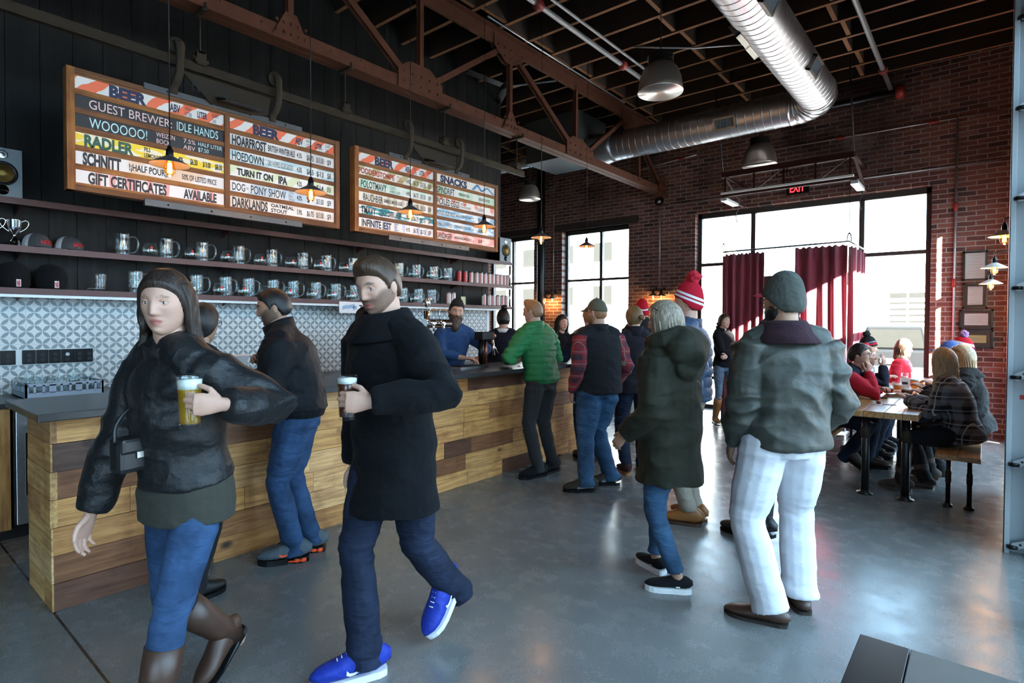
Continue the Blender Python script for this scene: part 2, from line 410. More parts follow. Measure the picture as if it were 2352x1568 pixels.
# far brick wall with its openings
OPEN=[(-4.03,-.60,0,3.50),(-6.93,-5.36,1.02,3.46),(-9.05,-7.68,1.02,3.46)]
def wall_with_holes(b,u0,u1,z1,holes,fn):
    hs=sorted(holes);x=u0
    for a,c,z0,zt in hs:
        fn(b,x,a,0,z1);fn(b,a,c,zt,z1)
        if z0>0:fn(b,a,c,0,z0)
        x=c
    fn(b,x,u1,0,z1)
b=MB();wall_with_holes(b,XL,XR+.3,ZC,OPEN,lambda b,a,c,z0,z1:b.box(a,c,YF,YF+.3,z0,z1))
struct(b,'wall_far',M_BRICK)
b=MB();wall_with_holes(b,YB,YF,ZC,[(.4,5.02,0,3.75),(6.72,9.66,0,3.3),(-4.6,-.1,0,3.75)],lambda b,a,c,z0,z1:b.box(XR,XR+.3,a,c,z0,z1))
struct(b,'wall_right',M_BRICKY)
b=MB();b.box(XL-.3,XR+.3,YB-.3,YB,0,ZC);struct(b,'wall_back',M_BLACKB)
b=MB();b.box(XL-.3,XL,YB,YF+.3,0,ZC);struct(b,'wall_left',M_BRICKY)
# ---- windows
def window(name,x0,x1,z0,z1,mull,rails,fr=.055,gap=None):
    f=MB();y0,y1=YF+.14,YF+.22
    f.box(x0,x0+fr,y0,y1,z0,z1);f.box(x1-fr,x1,y0,y1,z0,z1);f.box(x0,x1,y0,y1,z1-fr*1.3,z1);f.box(x0,x1,y0,y1,z0,z0+fr)
    for m in mull:f.box(m-fr/2,m+fr/2,y0,y1,z0+fr,z1-fr)
    for r,a,c in rails:f.box(a,c,y0+.01,y1-.01,r-fr*.4,r+fr*.4)
    o=struct(f,name,M_BRONZE)
    g=MB();xs=[x0+fr]+list(mull)+[x1-fr]
    for a,c in zip(xs,xs[1:]):g.box(a,c,YF+.178,YF+.182,z0+fr,z1-fr)
    g.build('window_glass',pane(),o);return o
window('window_1',-4.03,-.60,0,3.50,[-3.07,-1.47],[(2.58,-4.03,-3.07),(2.58,-1.47,-.6),(.55,-4.03,-3.07),(.55,-1.47,-.6),(2.3,-3.07,-1.47)],.07)
window('window_2',-6.93,-5.36,1.02,3.46,[-6.06],[(2.42,-6.93,-5.36)],.06)
window('window_3',-9.05,-7.68,1.02,3.46,[-8.4],[(2.42,-9.05,-7.68)],.06)
b=MB();b.box(-7.15,-5.15,YF-.02,YF+.14,3.46,3.60);b.box(-9.15,-7.5,YF-.02,YF+.14,3.46,3.6);struct(b,'trim_3',flat('old_lintel',(.03,.02,.016),.8))
# street door leaf in the middle bay of the big window
d=MB();d.box(-3.0,-2.3,YF+.15,YF+.2,0,.25);d.box(-3.0,-2.92,YF+.15,YF+.2,0,2.26);d.box(-2.34,-2.26,YF+.15,YF+.2,0,2.26);d.box(-3,-1.5,YF+.14,YF+.2,2.13,2.29);d.box(-2.26,-1.52,YF+.15,YF+.2,0,.25);d.box(-1.6,-1.5,YF+.15,YF+.2,0,2.26)
struct(d,'door_4',M_BRONZE)
# ---- glazed overhead doors in the right wall
def gdoor(name,y0,y1,z1,stiles,step=.6,zs=None):
    f=MB();xa,xb=XR+.02,XR+.065;z=0
    if not zs:
        zs=[0]
        while zs[-1]+step<z1+.05:zs.append(zs[-1]+step)
    for z in zs:
        f.box(xa,xb,y0,y1,max(0,z-.055),min(z+.05,z1))
    f.box(xa,xb,y0,y1,z1-.06,z1)
    n=stiles
    for k in range(n+1):
        yy=y0+(y1-y0)*k/n;f.box(xa,xb,max(y0,yy-.035),min(y1,yy+.035),0,z1)
    o=struct(f,name,M_GREYPT)
    g=MB();g.box(XR+.04,XR+.046,y0,y1,.05,z1);g.build('door_glass',pane(),o);return o
gdoor('door_1',.4,5.02,3.75,4);gdoor('door_2',6.72,9.66,3.3,2,0,[0,1.2,2.24,3.28]);gdoor('door_3',-4.6,-.1,3.75,4)
# ---- outside
b=MB();b.box(-60,60,-60,80,-.35,-.22);st=struct(b,'street_ground',M_ASPH)
b=MB();b.box(12,18,-11.5,.75,-.22,9.9);tag(b.build('added_sun_block',M_SKYWALL),'plain unseen block added outside to shade the near overhead door','building')  # out of view, added to keep direct sun off the near door
bld=thing('white_building',(-24,30,-.22),'overexposed white building with dark windows across the street','building')
b=MB();b.box(-36,-13.2,30,40,-.22,11);b.build('facade',M_SKYWALL,bld)
for zz in(3.0,5.6,8.2):
    for k in range(8):
        x=-34.9+k*2.75
        w=MB();w.box(x,x+1.25,29.93,30.0,zz-.4,zz+.75);wf=w.build('window',M_DARKGL,bld)
        w=MB();w.box(x-.1,x+1.35,29.84,29.99,zz-.5,zz-.4);w.build('window_sill',M_WHITE,wf)
bl2=thing('white_garage_building',(0,27,-.22),'overexposed white garage building with a ribbed shutter beyond the street','building')
b=MB();b.box(-5.5,9,27,38,-.22,5.2);b.build('facade',M_SKYWALL,bl2)
b=MB()
for k in range(6):
    for q in range(3):b.box(-2.9+q*.62,-2.36+q*.62,26.95,27,1.35+k*.24,1.43+k*.24+(.12 if k==5 else 0))
b.build('shutter_window',M_DARKGL,bl2)
def truck(loc,rz,label,col,name='pickup_truck'):
    o=thing(name,loc,label,'vehicle',None,rz)
    body=flat('paint_'+name,col,.6,0,spec=.1)
    m=MB();m.box(-.9,.9,-2.2,2.2,.45,1.05);m.build('body',body,o,bevel=.06,local=True)
    c=MB();c.prism([(-.8,1.05),(.8,1.05),(.66,1.68),(-.66,1.68)],Matrix.Translation((0,.3,0))@Matrix.Rotation(PI/2,4,'X'),2.1,0);c.build('cab',body,o,bevel=.05,local=True)
    g=MB();g.prism([(-.68,1.1),(.68,1.1),(.58,1.6),(-.58,1.6)],Matrix.Translation((0,-1.795,0))@Matrix.Rotation(PI/2,4,'X'),.012,0);g.build('rear_window',M_DARKGL,o,local=True)
    g=MB();g.box(-.95,.95,-2.32,-2.2,.42,.62);g.build('bumper',M_CHROME,o,bevel=.02,local=True)
    g=MB();g.box(-.26,.26,-2.225,-2.2,.68,.82);g.build('number_plate',M_WHITE,o,local=True)
    for s in(-1,1):
        l=MB();l.box(s*.82-.07,s*.82+.07,-2.22,-2.19,.7,.98);l.build('tail_light',M_RED,o,local=True)
        for y in(-1.4,1.4):
            w=MB();w.lathe([(.0,-.11),(.3,-.11),(.36,-.07),(.36,.07),(.3,.11),(0,.11)],20,(s*.8,y,.36),M=Matrix.Rotation(PI/2,3,'Y'));w.build('wheel',M_BLKP,o,local=True)
    return o
truck((-1.9,20.5,-.22),0,'grey pickup truck parked tail-on outside the big window',(.012,.013,.014))
truck((-4.1,21.5,-.22),.1,'white car parked outside beyond the edge of the curtain','#c8ccd0','car')
# ================================================================= THE BAR
PINE=[(.70,.43,.17),(.62,.36,.13),(.74,.49,.23),(.56,.31,.11),(.66,.40,.16),(.44,.23,.09),(.24,.115,.05),(.68,.40,.14),(.13,.062,.036)]
rb=random.Random(11)
def plankcol():
    c=rb.choice(PINE);k=rb.uniform(.86,1.1);return (c[0]*k*1.06,c[1]*k*.90,c[2]*k*.78,rb.random()*9)
BX0,BX1,BY0,BY1=-4.25,-3.73,.743,6.15
bar=thing('bar_counter',(-4,BY0,0),'long bar clad in reclaimed pine planks along the left of the room','bar')
b=MB();b.box(BX0+.02,BX1-.02,BY0+.02,BY1-.02,0,1.03);b.build('carcass',M_BLACK,bar)
b=MB();h=1.03/7
for r in range(7):
    y=BY0
    while y<BY1-.01:
        w=rb.choice([.35,.5,.62,.8,.95]);y1=min(y+w,BY1)
        if BY1-y1<.2:y1=BY1
        c=plankcol()
        if r==5 and y==BY0:c=(.11,.055,.035,3)
        o=rb.uniform(0,.006);b.box(BX1-.02,BX1+o,y+.0012,y1-.0012,r*h+.0015,(r+1)*h-.0015,0,c);y=y1
b.build('front_planks',M_PLANK,bar)
b=MB()
for r in range(7):
    x=BX0;
    cuts=[BX0,BX0+rb.uniform(.2,.42),BX1+.002] if r in(0,3,5) else [BX0,BX1+.002]
    for a,c_ in zip(cuts,cuts[1:]):
        c=rb.choice(PINE[:6]);o=rb.uniform(0,.008);b.box(a+.001,c_-.001,BY0-.004-o,BY0+.02,r*h+.0015,(r+1)*h-.0015,0,(*c,rb.random()*9))
b.build('end_planks',M_PLANKX,bar)
ct=MB();ct.box(-4.33,-3.53,.65,6.25,1.03,1.07)
tag(ct.build('countertop',M_COUNTER,loc=(-3.93,.65,1.03),bevel=.004),'black stone countertop running the whole length of the plank bar','countertop')
# back bar
bk=thing('back_counter',(-5.45,1,0),'wooden back counter with a dark top against the tiled wall','counter')
b=MB();b.box(-5.79,-5.16,-1.2,.8,.08,.925,0,(.42,.24,.075,2));b.box(-5.79,-5.2,1.46,6.3,.08,.925,0,(.42,.24,.075,5));b.build('cabinet',M_BARNV,bk)
b=MB();b.box(-5.79,-5.22,-1.2,6.3,0,.08);b.build('plinth',M_BLACK,bk)
b=MB();b.box(-5.786,-5.12,-1.25,6.34,.925,.96);b.build('top',M_COUNTER,bk,bevel=.004)
fr=thing('undercounter_fridge',(-5.5,1.1,.09),'dark glass door fridge built in under the back counter','fridge')
b=MB();b.box(-5.78,-5.2,.82,1.44,.09,.92);b.build('body',M_BLACK,fr)
b=MB();b.box(-5.2,-5.16,.83,1.43,.1,.9);dr=b.build('door',M_STEEL,fr,bevel=.004)
b=MB();b.box(-5.16,-5.153,.88,1.38,.3,.74);b.build('door_glass',M_BLKP,dr)
b=MB();b.tube([(-5.13,.87,.8),(-5.13,1.39,.8)],.009);b.build('handle',M_STEEL,dr)
# shelves
for z,nm,lb in((2.43,'wall_shelf','topmost red steel shelf under the menu boards with a speaker at each end'),(2.08,'wall_shelf','middle red steel shelf with caps, mugs and a row of cans'),(1.768,'wall_shelf','lowest red steel shelf right above the tiles')):
    o=thing(nm,(-5.65,.5,z),lb,'shelf','steel shelves behind the bar')
    b=MB();b.box(-5.79,-5.5,-1.2,6.63,z-.012,z);b.build('shelf_plate',M_RUST,o)
    b=MB();b.box(-5.506,-5.496,-1.2,6.63,z-.046,z+.001);b.build('front_lip',M_RUST,o)
    for y in(-.6,.95,2.5,4.05,5.6):
        b=MB();b.prism([(-5.78,z-.012),(-5.52,z-.012),(-5.78,z-.09)],Matrix.Translation((0,y,0))@Matrix.Rotation(PI/2,4,'X'),.008);b.build('bracket',M_RUST,o)
b=MB();b.box(-5.53,-5.5,-1.2,6.45,1.7,1.721);struct(b,'trim_4',M_LEDGE)
o=tag(MB().tube([(-5.53,6.605,1.768),(-5.53,6.605,2.03)],.016).tube([(-5.53,6.605,2.081),(-5.53,6.605,2.38)],.016).build('shelf_post',M_CHROME,loc=(-5.53,6.605,1.768)),'thin bright post at the far end of the shelves by the window','post')
# ---- glassware
GL=glassmat('clear_glass',(.97,1,1),1.46)
REDINK=flat('red_print',(.5,.015,.02),.5);WHT=flat('white_print',(.8,.8,.8),.5,0,.03)
def dimple(a,z,r):
    if r<.05 or z<.03 or z>.175:return 0
    row=(z-.03)/.046;k=int(row);fz=row-k-.5
    fa=((a/(2*PI)*9+(k%2)*.5)%1)-.5
    return -.007*math.exp(-((fa/.24)**2+(fz/.27)**2))
def proto_mug():
    o=thing('dimpled_mug',(0,0,0),'tall dimpled glass beer mug','beer mug','dimpled beer mugs on the shelves')
    b=MB();pr=[(0,0),(.054,0),(.0575,.006)]+[(.0575,.006+.187*i/26) for i in range(1,27)]+[(.055,.199),(.051,.199)]+[(.0495,.18-.15*i/5) for i in range(6)]+[(.04,.022),(0,.02)]
    b.lathe(pr,36,fn=dimple);b.build('mug_body',GL,o,local=True)
    b=MB();P=[(0,.052,.165),(0,.085,.172),(0,.112,.15),(0,.118,.105),(0,.105,.06),(0,.08,.035),(0,.053,.033)]
    b.tube(catmull(P,4),[.0095]*len(catmull(P,4)),8,ref=(1,0,0));b.build('handle',GL,o,local=True);return o
def proto_barrel():
    o=thing('barrel_glass',(0,0,0),'short barrel shaped half litre glass','glass','barrel glasses on the shelves')
    b=MB();pr=[(0,0),(.044,0),(.05,.01),(.058,.035),(.061,.06),(.058,.085),(.049,.112),(.045,.124),(.042,.124),(.046,.11),(.0555,.085),(.0585,.06),(.0555,.037),(.045,.016),(0,.013)]
    b.lathe(pr,28);b.build('glass_body',GL,o,local=True)
    b=MB();
    for i,(m) in enumerate([0,0,0,0]):
        a=-.16+i*.08;b.add([(.0622*math.cos(t),.0622*math.sin(t),z) for t in(a,a+.08) for z in(.066,.09)],[(0,2,3,1)],0)
        b.add([(.0624*math.cos(t),.0624*math.sin(t),z) for t in(a+.02,a+.06) for z in(.052,.064)],[(0,2,3,1)],1)
    b.build('printed_emblem',[REDINK,WHT],o,local=True);return o
mug0=proto_mug();bar0=proto_barrel()
used={'m':0,'b':0}
def ymid(px,py,X):return at(px,py,X=X).y
LM={}
def place(kind,px,row,label,X=-5.66):
    z={1:2.081,2:1.769}[row];py={1:556+.082*px+14,2:662+.034*px+0}[row]
    y=at(px,py,X=X).y;src=mug0 if kind=='m' else bar0
    lb=label
    rz=rb.uniform(-.25,.25) if kind=='m' else rb.uniform(-.3,.1)
    if used[kind]==0:src.location=(X,y,z);src['label']=lb;src.rotation_euler[2]=rz;o=src
    else:o=dup(src,(X,y,z),rz,lb)
    used[kind]+=1
def ordw(n):return ['first','second','third','fourth','fifth','sixth','seventh','eighth','ninth','tenth','eleventh','twelfth','thirteenth'][n]
for i,px in enumerate((282,382,465,549,625,696,750,811,917,957,997,1029)):
    place('m',px,1,'tall dimpled glass mug, %s from the caps on the middle shelf'%ordw(i),-5.68)
for i,px in enumerate((345,440,522,597.6,668,733,790,904,949,990,1022)):
    place('b',px,1,'short barrel glass with a red print, %s along the middle shelf'%ordw(i),-5.6)
for i,px in enumerate((313,396,452,519,572,628,674,726,772,815,926,961,992)):
    place('m',px,2,'tall dimpled glass mug, %s after the glass boot on the lowest shelf'%ordw(i),-5.69)
for i,px in enumerate((436,505,560,612,660,717,763,807,918,953,983)):
    place('b',px,2,'short barrel glass with a red print, %s along the lowest shelf'%ordw(i),-5.6)
# boot glass
b=MB();P=[(-5.62,0,.0)]
bt=thing('boot_glass',(-5.62,at(232,670,X=-5.62).y,1.769),'clear glass beer boot on the lowest shelf right of the black beanies','boot glass')
b=MB();b.tube([(0,0,.0),(0,0,.03),(0,0,.08),(0,.002,.13),(0,.004,.165),(0,.004,.17),(0,.004,.2)],[.033,.04,.036,.044,.043,.037,.037],20,ref=(0,1,0));b.tube([(0,.03,.022),(0,-.03,.024),(0,-.075,.02),(0,-.1,.016)],[(.03,.022),(.034,.026),(.032,.02),(.014,.013)],14,ref=(0,0,1));b.build('boot',GL,bt,local=True)
# ---- beer cans
def proto_can(red):
    o=thing('beer_can',(0,0,0),'can','beer can','beer cans at the end of the shelves')
    b=MB();b.lathe([(0,0),(.026,0),(.033,.008),(.033,.148),(.027,.16),(.027,.164),(.024,.16),(0,.16)],20);b.build('can_body',M_STEEL,o,local=True)
    b=MB();b.lathe([(.0333,.012),(.0333,.145)],20)
    b.f=b.f[:20];b.m=b.m[:20];b.s=b.s[:20];b.c=b.c[:20]
    lbm=flat('can_red',(.42,.012,.02),.4) if red else flat('can_white',(.72,.70,.68),.45,0,.04);lo=b.build('paper_label',lbm,o,local=True)
    t=MB();letters(t,'NOTCH',(.0345,-.008 if not red else .014,.02 if not red else .135),(0,0,1 if not red else -1),(0,-1 if not red else 1,0) ,.02,.11,0,.02)
    t.v=[((.0337**2-min(y*y,.0011))**.5+.0006,y,z) for x,y,z in t.v];t.build('lettering',REDINK if not red else WHT,lo,local=True)
    if not red:
        s=MB()
        for k in(-1,1):s.add([(.0336*math.cos(t_),.0336*math.sin(t_),z) for t_ in(k*.62-.22,k*.62+.22) for z in(.012,.145)],[(0,2,3,1)],0)
        s.build('red_stripe',flat('can_red',(.42,.012,.02),.4),lo,local=True)
    return o
cr=proto_can(True);cw=proto_can(False);n=0
for i,px in enumerate((1054,1068)):
    y=at(px,645,X=-5.6).y;lb='red beer can on the middle shelf, %s'%('next to the last mug' if i==0 else 'beside the white cans')
    if i==0:cr.location=(-5.6,y,2.081);cr['label']=lb;cr.rotation_euler[2]=-.5
    else:dup(cr,(-5.6,y,2.081),-.55,lb)
for i,px in enumerate((1082,1094,1104.5,1114,1123.5,1132,1141.5,1150,1158,1165)):
    y=at(px,648,X=-5.6).y;lb='white beer can with red stripes, %s in the middle shelf row'%ordw(i)
    if i==0:cw.location=(-5.6,y,2.081);cw['label']=lb;cw.rotation_euler[2]=-.5
    else:dup(cw,(-5.6,y,2.081),-.5+.2*((i*7)%3-1),lb)
for i,px in enumerate((1030,1041,1111,1123,1133,1144,1154,1162)):
    y=at(px,700,X=-5.6).y
    dup(cw,(-5.6,y,1.769),[-1.1,-1.2,.1,-1.0,-.4,-1.1,-.3,-.5][i],'striped beer can on the lowest shelf, %s'%(['behind the bartender\'s beanie, nearer the mugs','behind the bartender\'s beanie, beside the card','first of the far end group','second of the far end group','third of the far end group','fourth of the far end group','fifth of the far end group','last before the window'][i]))
b=MB();b.obox((-5.68,at(1064,700,X=-5.68).y,1.83),(.004,.09,.12));cdn=tag(b.build('picture_card',flat('yellow_card',(.6,.6,.35),.6),loc=(-5.68,4.7,1.769)),'small pale yellow card standing on the lowest shelf by the cans','card')
# ---- trophies, caps, beanies on the left of the shelves
def trophy(px,label):
    o=thing('trophy_cup',(-5.63,at(px,560,X=-5.63).y,2.081),label,'trophy','silver trophies on the shelf')
    b=MB();b.lathe([(0,0),(.04,0),(.04,.006),(.036,.012),(.036,.035),(.028,.055),(.012,.07),(.009,.085),(.012,.095),(.03,.115),(.043,.15),(.045,.2),(.047,.205),(.044,.203),(.04,.15),(.02,.115),(0,.11)],28);b.build('cup',M_CHROME,o,local=True)
    for s in(-1,1):
        h=MB();P=catmull([(0,s*.042,.19),(0,s*.065,.205),(0,s*.085,.19),(0,s*.072,.15),(0,s*.03,.112)],5);h.tube(P,.0035,8);h.build('handle',M_CHROME,o,local=True)
    return o
trophy(33,'silver two-handled trophy cup beside the grey and white caps');trophy(-22,'silver trophy cup at the very edge of the shelf view, left of the other cup')
def dome(mb,r,h,zs=0,seg=24,rings=8,mi=lambda a:0,sc=1.15):
    v=[];f=[];ms=[]
    for i in range(rings+1):
        t=PI/2*i/rings
        for k in range(seg):
            a=2*PI*k/seg;v.append((math.cos(t)**.8*r*sc*math.cos(a),math.cos(t)**.8*r*math.sin(a),zs+h*math.sin(t)))
    for i in range(rings):
        for k in range(seg):
            mb.add([v[i*seg+k],v[i*seg+(k+1)%seg],v[(i+1)*seg+(k+1)%seg],v[(i+1)*seg+k]],[(0,1,2,3)],mi(2*PI*(k+.5)/seg),True)
def trucker(px,label):
    o=thing('trucker_cap',(-5.63,at(px,565,X=-5.63).y,2.081),label,'cap','grey and white caps on the shelf',.75)
    b=MB();dome(b,.085,.11,.008,mi=lambda a:0 if math.cos(a)>.05 else 1);b.build('crown',[fabric('cap_grey',(.06,.065,.068)),fabric('cap_white_mesh',(.6,.6,.64))],o,local=True)
    b=MB();n=14;v=[]
    for i in range(n+1):
        a=-1.2+2.4*i/n
        v+=[(.092*math.cos(a),.082*math.sin(a),.012),(.092*math.cos(a)+.07*math.cos(a*.8),.09*math.sin(a),.004),(.092*math.cos(a)+.07*math.cos(a*.8),.09*math.sin(a),.001),(.092*math.cos(a),.082*math.sin(a),.008)]
    f=[]
    for i in range(n):
        for k in range(4):f.append((i*4+k,i*4+(k+1)%4,i*4+4+(k+1)%4,i*4+4+k))
    b.add(v,f,0,True);b.build('visor',fabric('cap_grey',(.06,.065,.068)),o,local=True)
    t=MB();letters(t,'NOTCH',(0,-.055,.03),(0,1,0),(0,0,1),.032,.11,0,.03)
    t.v=[(.1*math.sqrt(max(0,1-(y/.085)**2))*(math.cos(math.asin(min(1,z/.118)))**.8)+.003,y,z) for x,y,z in t.v];t.build('lettering',REDINK,o,local=True);return o
trucker(84,'grey cap with white back and red lettering beside the trophies');trucker(158,'grey cap with white back and red lettering, on the mug side of its pair')
def knit_stand(px,label):
    o=thing('beanie_on_stand',(-5.64,at(px,655,X=-5.64).y,1.769),label,'beanie','black beanies on the lowest shelf')
    b=MB();b.lathe([(0,0),(.085,0),(.098,.03),(.1,.09),(.092,.14),(.068,.18),(.03,.2),(0,.203)],28);b.build('beanie',fabric('black_knit',(.006,.006,.007)),o,local=True)
    p=MB();p.add([(.1*math.cos(a)+.002,.1*math.sin(a),z) for a in(.0,.28) for z in(.012,.065)],[(0,2,3,1)]);pt=p.build('patch',WHT,o,local=True)
    t=MB();letters(t,'NB',(.103,.003,.018),(0,1,0),(0,0,1),.04,.021,0,.05);t.v=[(math.sqrt(max(0,.1**2-y*y))+.0035,y,z) for x,y,z in t.v];t.build('lettering',REDINK,pt,local=True)
knit_stand(31,'black beanie with a small white patch at the near end of the shelf');knit_stand(118,'black beanie with a small white patch beside the glass boot')
# ---- speakers
def speaker(y0,y1,label):
    o=thing('bookshelf_speaker',(-5.62,(y0+y1)/2,2.431),label,'speaker','grey speakers on the top shelf');w=y1-y0
    b=MB();b.box(-.12,.105,-w/2,w/2,0,.35);b.build('cabinet',M_BLKP,o,bevel=.004,local=True)
    b=MB();b.box(.105,.12,-w/2,w/2,0,.35);b.build('front_baffle',flat('speaker_grey',(.20,.235,.26),.5),o,bevel=.003,local=True)
    R=Matrix.Rotation(PI/2,3,'Y')
    b=MB();b.lathe([(0,.0),(.022,0.004),(.06,-.006),(.075,.006),(.088,.008),(.088,-.004)],28,(.121,0,.165),0,True,R);sp=b.build('woofer_ring',M_BLKP,o,local=True)
    b=MB();b.lathe([(.066,.0065),(.02,.0025),(.018,.012),(0,.018)],28,(.121,0,.165),0,True,R);b.build('woofer_cone',flat('yellow_cone',(.55,.38,.10),.4),sp,local=True)
    b=MB();b.ball((.118,0,.165),.02,seg=14,rings=8);b.build('dust_cap',M_BLKP,sp,local=True)
    b=MB();b.lathe([(.032,0),(.032,.006),(.024,.004),(0,.014)],22,(.119,0,.3),0,True,R);b.build('tweeter',M_STEEL,o,local=True)
    b=MB();b.lathe([(.036,.004),(.03,.001),(0,-.01)],22,(.121,0,.045),0,True,R);b.build('bass_port',M_BLKP,o,local=True)
speaker(.715,.94,'grey speaker with yellow cone at the near end of the top shelf');speaker(6.34,6.6,'grey speaker with yellow cone at the window end of the top shelf')
# ---- TABLE IPA card
o=thing('shelf_sign',(-5.49,3.96,1.63),'white TABLE IPA strip hung on the lowest shelf edge','sign')
b=MB();b.box(-5.494,-5.49,3.622,4.3,1.625,1.752);b.build('card',WHT,o)
t=MB();letters(t,'TABLE IPA',(-5.4885,3.88,1.655),(0,1,0),(0,0,1),.065,.36,0,.03);t.build('lettering',flat('ink_black',(.012,.012,.016),.6),o)
b=MB()
for y,w,z in((3.66,.06,1.69),(3.72,.1,1.70),(3.8,.05,1.685)):b.add([(-5.489,y,z-.03),(-5.489,y+w,z-.012),(-5.489,y+w,z+.03),(-5.489,y,z+.01)],[(0,1,2,3)])
b.build('fish_print',flat('print_blue',(.30,.45,.62),.6),o)
# ---- outlets, rack, small things on the back counter and bar
o=thing('outlet_strip',(-5.77,1.1,1.18),'row of black power outlets on the petal tiles','outlets')
b=MB();b.box(-5.787,-5.765,.3,1.43,1.178,1.302);b.build('raceway',M_LEDGE,o)
ys=[.62,.73,.84,.97,1.055,1.135,1.215,1.292,1.375]
for k,(y,w) in enumerate(zip(ys,[.1,.1,.09,.08,.075,.075,.075,.08,.05])):
    b=MB();b.box(-5.765,-5.75,y,y+w,1.186,1.296);pl=b.build('outlet_plate',M_BLKP,o,bevel=.003)
    for z in(1.215,1.255):
        b=MB();b.lathe([(.014,0),(.014,.004),(0,.004)],14,(-5.75,y+w/2,z),0,False,Matrix.Rotation(PI/2,3,'Y'));b.build('socket',flat('switch_steel',(.4,.4,.4),.3,.7) if k==6 and z>1.23 else M_BLACK,pl)
RK=flat('rack_plastic',(.30,.38,.47),.55)
o=thing('dish_rack',(-5.5,1.1,.96),'blue grey dish rack of clean glasses on the back counter','dish rack')
b=MB();x0,x1,y0,y1=-5.72,-5.26,.9,1.37;z0,z1=.96,1.07
for (a,b_,c,d) in((x0,x0+.012,y0,y1),(x1-.012,x1,y0,y1),(x0,x1,y0,y0+.012),(x0,x1,y1-.012,y1)):b.box(a,b_,c,d,z0,z0+.045);b.box(a,b_,c,d,z1-.02,z1)
b.box(x0,x1,y0,y1,z0,z0+.008)
for k in range(10):
    y=y0+(y1-y0)*k/9;w=.02 if k in(0,3,6,9) else .007
    b.box(x1-.012,x1,max(y0,y-w),min(y1,y+w),z0+.04,z1-.01);b.box(x0,x0+.012,max(y0,y-w),min(y1,y+w),z0+.04,z1-.01)
    x=x0+(x1-x0)*k/9;b.box(max(x0,x-w),min(x1,x+w),y0,y0+.012,z0+.04,z1-.01);b.box(max(x0,x-w),min(x1,x+w),y1-.012,y1,z0+.04,z1-.01)
b.build('rack_frame',RK,o)
def proto_pint():
    o=thing('upturned_pint_glass',(0,0,0),'x','glass','clean glasses in the dish rack')
    b=MB();b.lathe([(.046,0),(.033,.165),(.030,.172),(0,.172),(0,.155),(.030,.152),(.043,0)],24);b.build('glass_body',GL,o,local=True);return o
pg=None
for i,(x,y,rx,lb) in enumerate([(-5.34,.98,0,'nearest the outer corner of the rack'),(-5.335,1.12,0,'in the middle of the rack front'),(-5.36,1.29,0,'towards the far end of the rack'),(-5.57,1.24,0,'standing behind the leaning one'),(-5.58,.98,0,'at the back of the rack'),(-5.47,1.02,1.2,'lying tilted in the rack'),(-5.47,1.17,1.25,'lying tilted beside the standing ones'),(-5.63,1.29,0,'in the back corner of the rack')]):
    if pg is None:pg=proto_pint();q=pg;q.location=(x,y,.972)
    else:q=dup(pg,(x,y,.972))
    if rx:q.location=(x,y,1.03);q.rotation_euler=(rx,0,.4)
    q['label']='clean pint glass '+lb
def simple(name,label,cat,parts,loc,rz=0,group=None):
    o=thing(name,loc,label,cat,group,rz)
    for nm,mb,m in parts:mb.build(nm,m,o,local=True)
    return o
p=at(545,885,Z=1.07)
b=MB();b.obox((0,0,.13),(.02,.24,.19),Matrix.Rotation(.5,3,'Y'));b2=MB();b2.box(-.08,.08,-.08,.08,0,.012);b2.obox((.0,0,.06),(.02,.05,.12),Matrix.Rotation(.35,3,'Y'));b3=MB();b3.obox((-.012,0,.135),(.012,.2,.15),Matrix.Rotation(.5,3,'Y'))
simple('payment_tablet','white payment tablet on its stand beside the walking woman\'s shoulder','tablet',[('tablet_case',b,M_WHITE),('stand',b2,M_WHITE),('screen',b3,M_BLKP)],(-4.18,1.86,1.07),.3)
b=MB();b.box(-.06,.06,-.05,.05,0,.1);b2=MB();b2.box(-.045,.045,-.04,.04,.1,.11)
simple('receipt_printer','black receipt printer on the bar top in front of the tiles','printer',[('body',b,M_BLKP),('lid',b2,M_BLACK)],(-4.2,2.12,1.07))
b=MB();b.box(-.02,.02,-.035,.035,0,.17);b2=MB();b2.box(.02,.022,-.02,.02,.05,.12)
simple('card_reader','upright black card reader standing beside the receipt printer','card reader',[('body',b,M_BLKP),('keypad',b2,M_IRON)],(-4.2,2.33,1.07))
b=MB();b.box(-.05,.05,-.1,.1,0,.001);tag(b.build('paper_receipt',M_WHITE,loc=(-3.86,1.9,1.07)),'white paper slip lying on the bar by the black jacket man','paper')
b=MB();b.box(-.06,.06,-.16,.16,0,.004);tag(b.build('paper_menu',M_WHITE,loc=(-3.9,2.85,1.07)),'white menu sheet on the bar right of the black jacket man','paper')
b=MB();b.box(-.12,.12,-.2,.2,0,.02);b2=MB()
for k in range(9):b2.box(-.1,.1,-.18+k*.042,-.16+k*.042,.02,.024)
simple('drip_tray','steel drip tray on the bar before the bartender','tray',[('tray',b,M_STEEL),('grating',b2,M_BLACK)],(-4.0,4.1,1.07))
b=MB();b.box(-.1,.1,-.14,.14,0,.003);tag(b.build('paper_menu',M_WHITE,loc=(-3.66,4.5,1.0702)),'white menu sheet lying near the green jacket elbow','paper')
b=MB();b.box(-.015,.015,-.2,.2,0,.09);tag(b.build('glass_guard',glassmat('green_edge_glass',(.5,.75,.62),1.5),loc=(-4.2,4.25,1.07),bevel=.003),'thick green edged glass block on the bar before the bartender','glass guard')
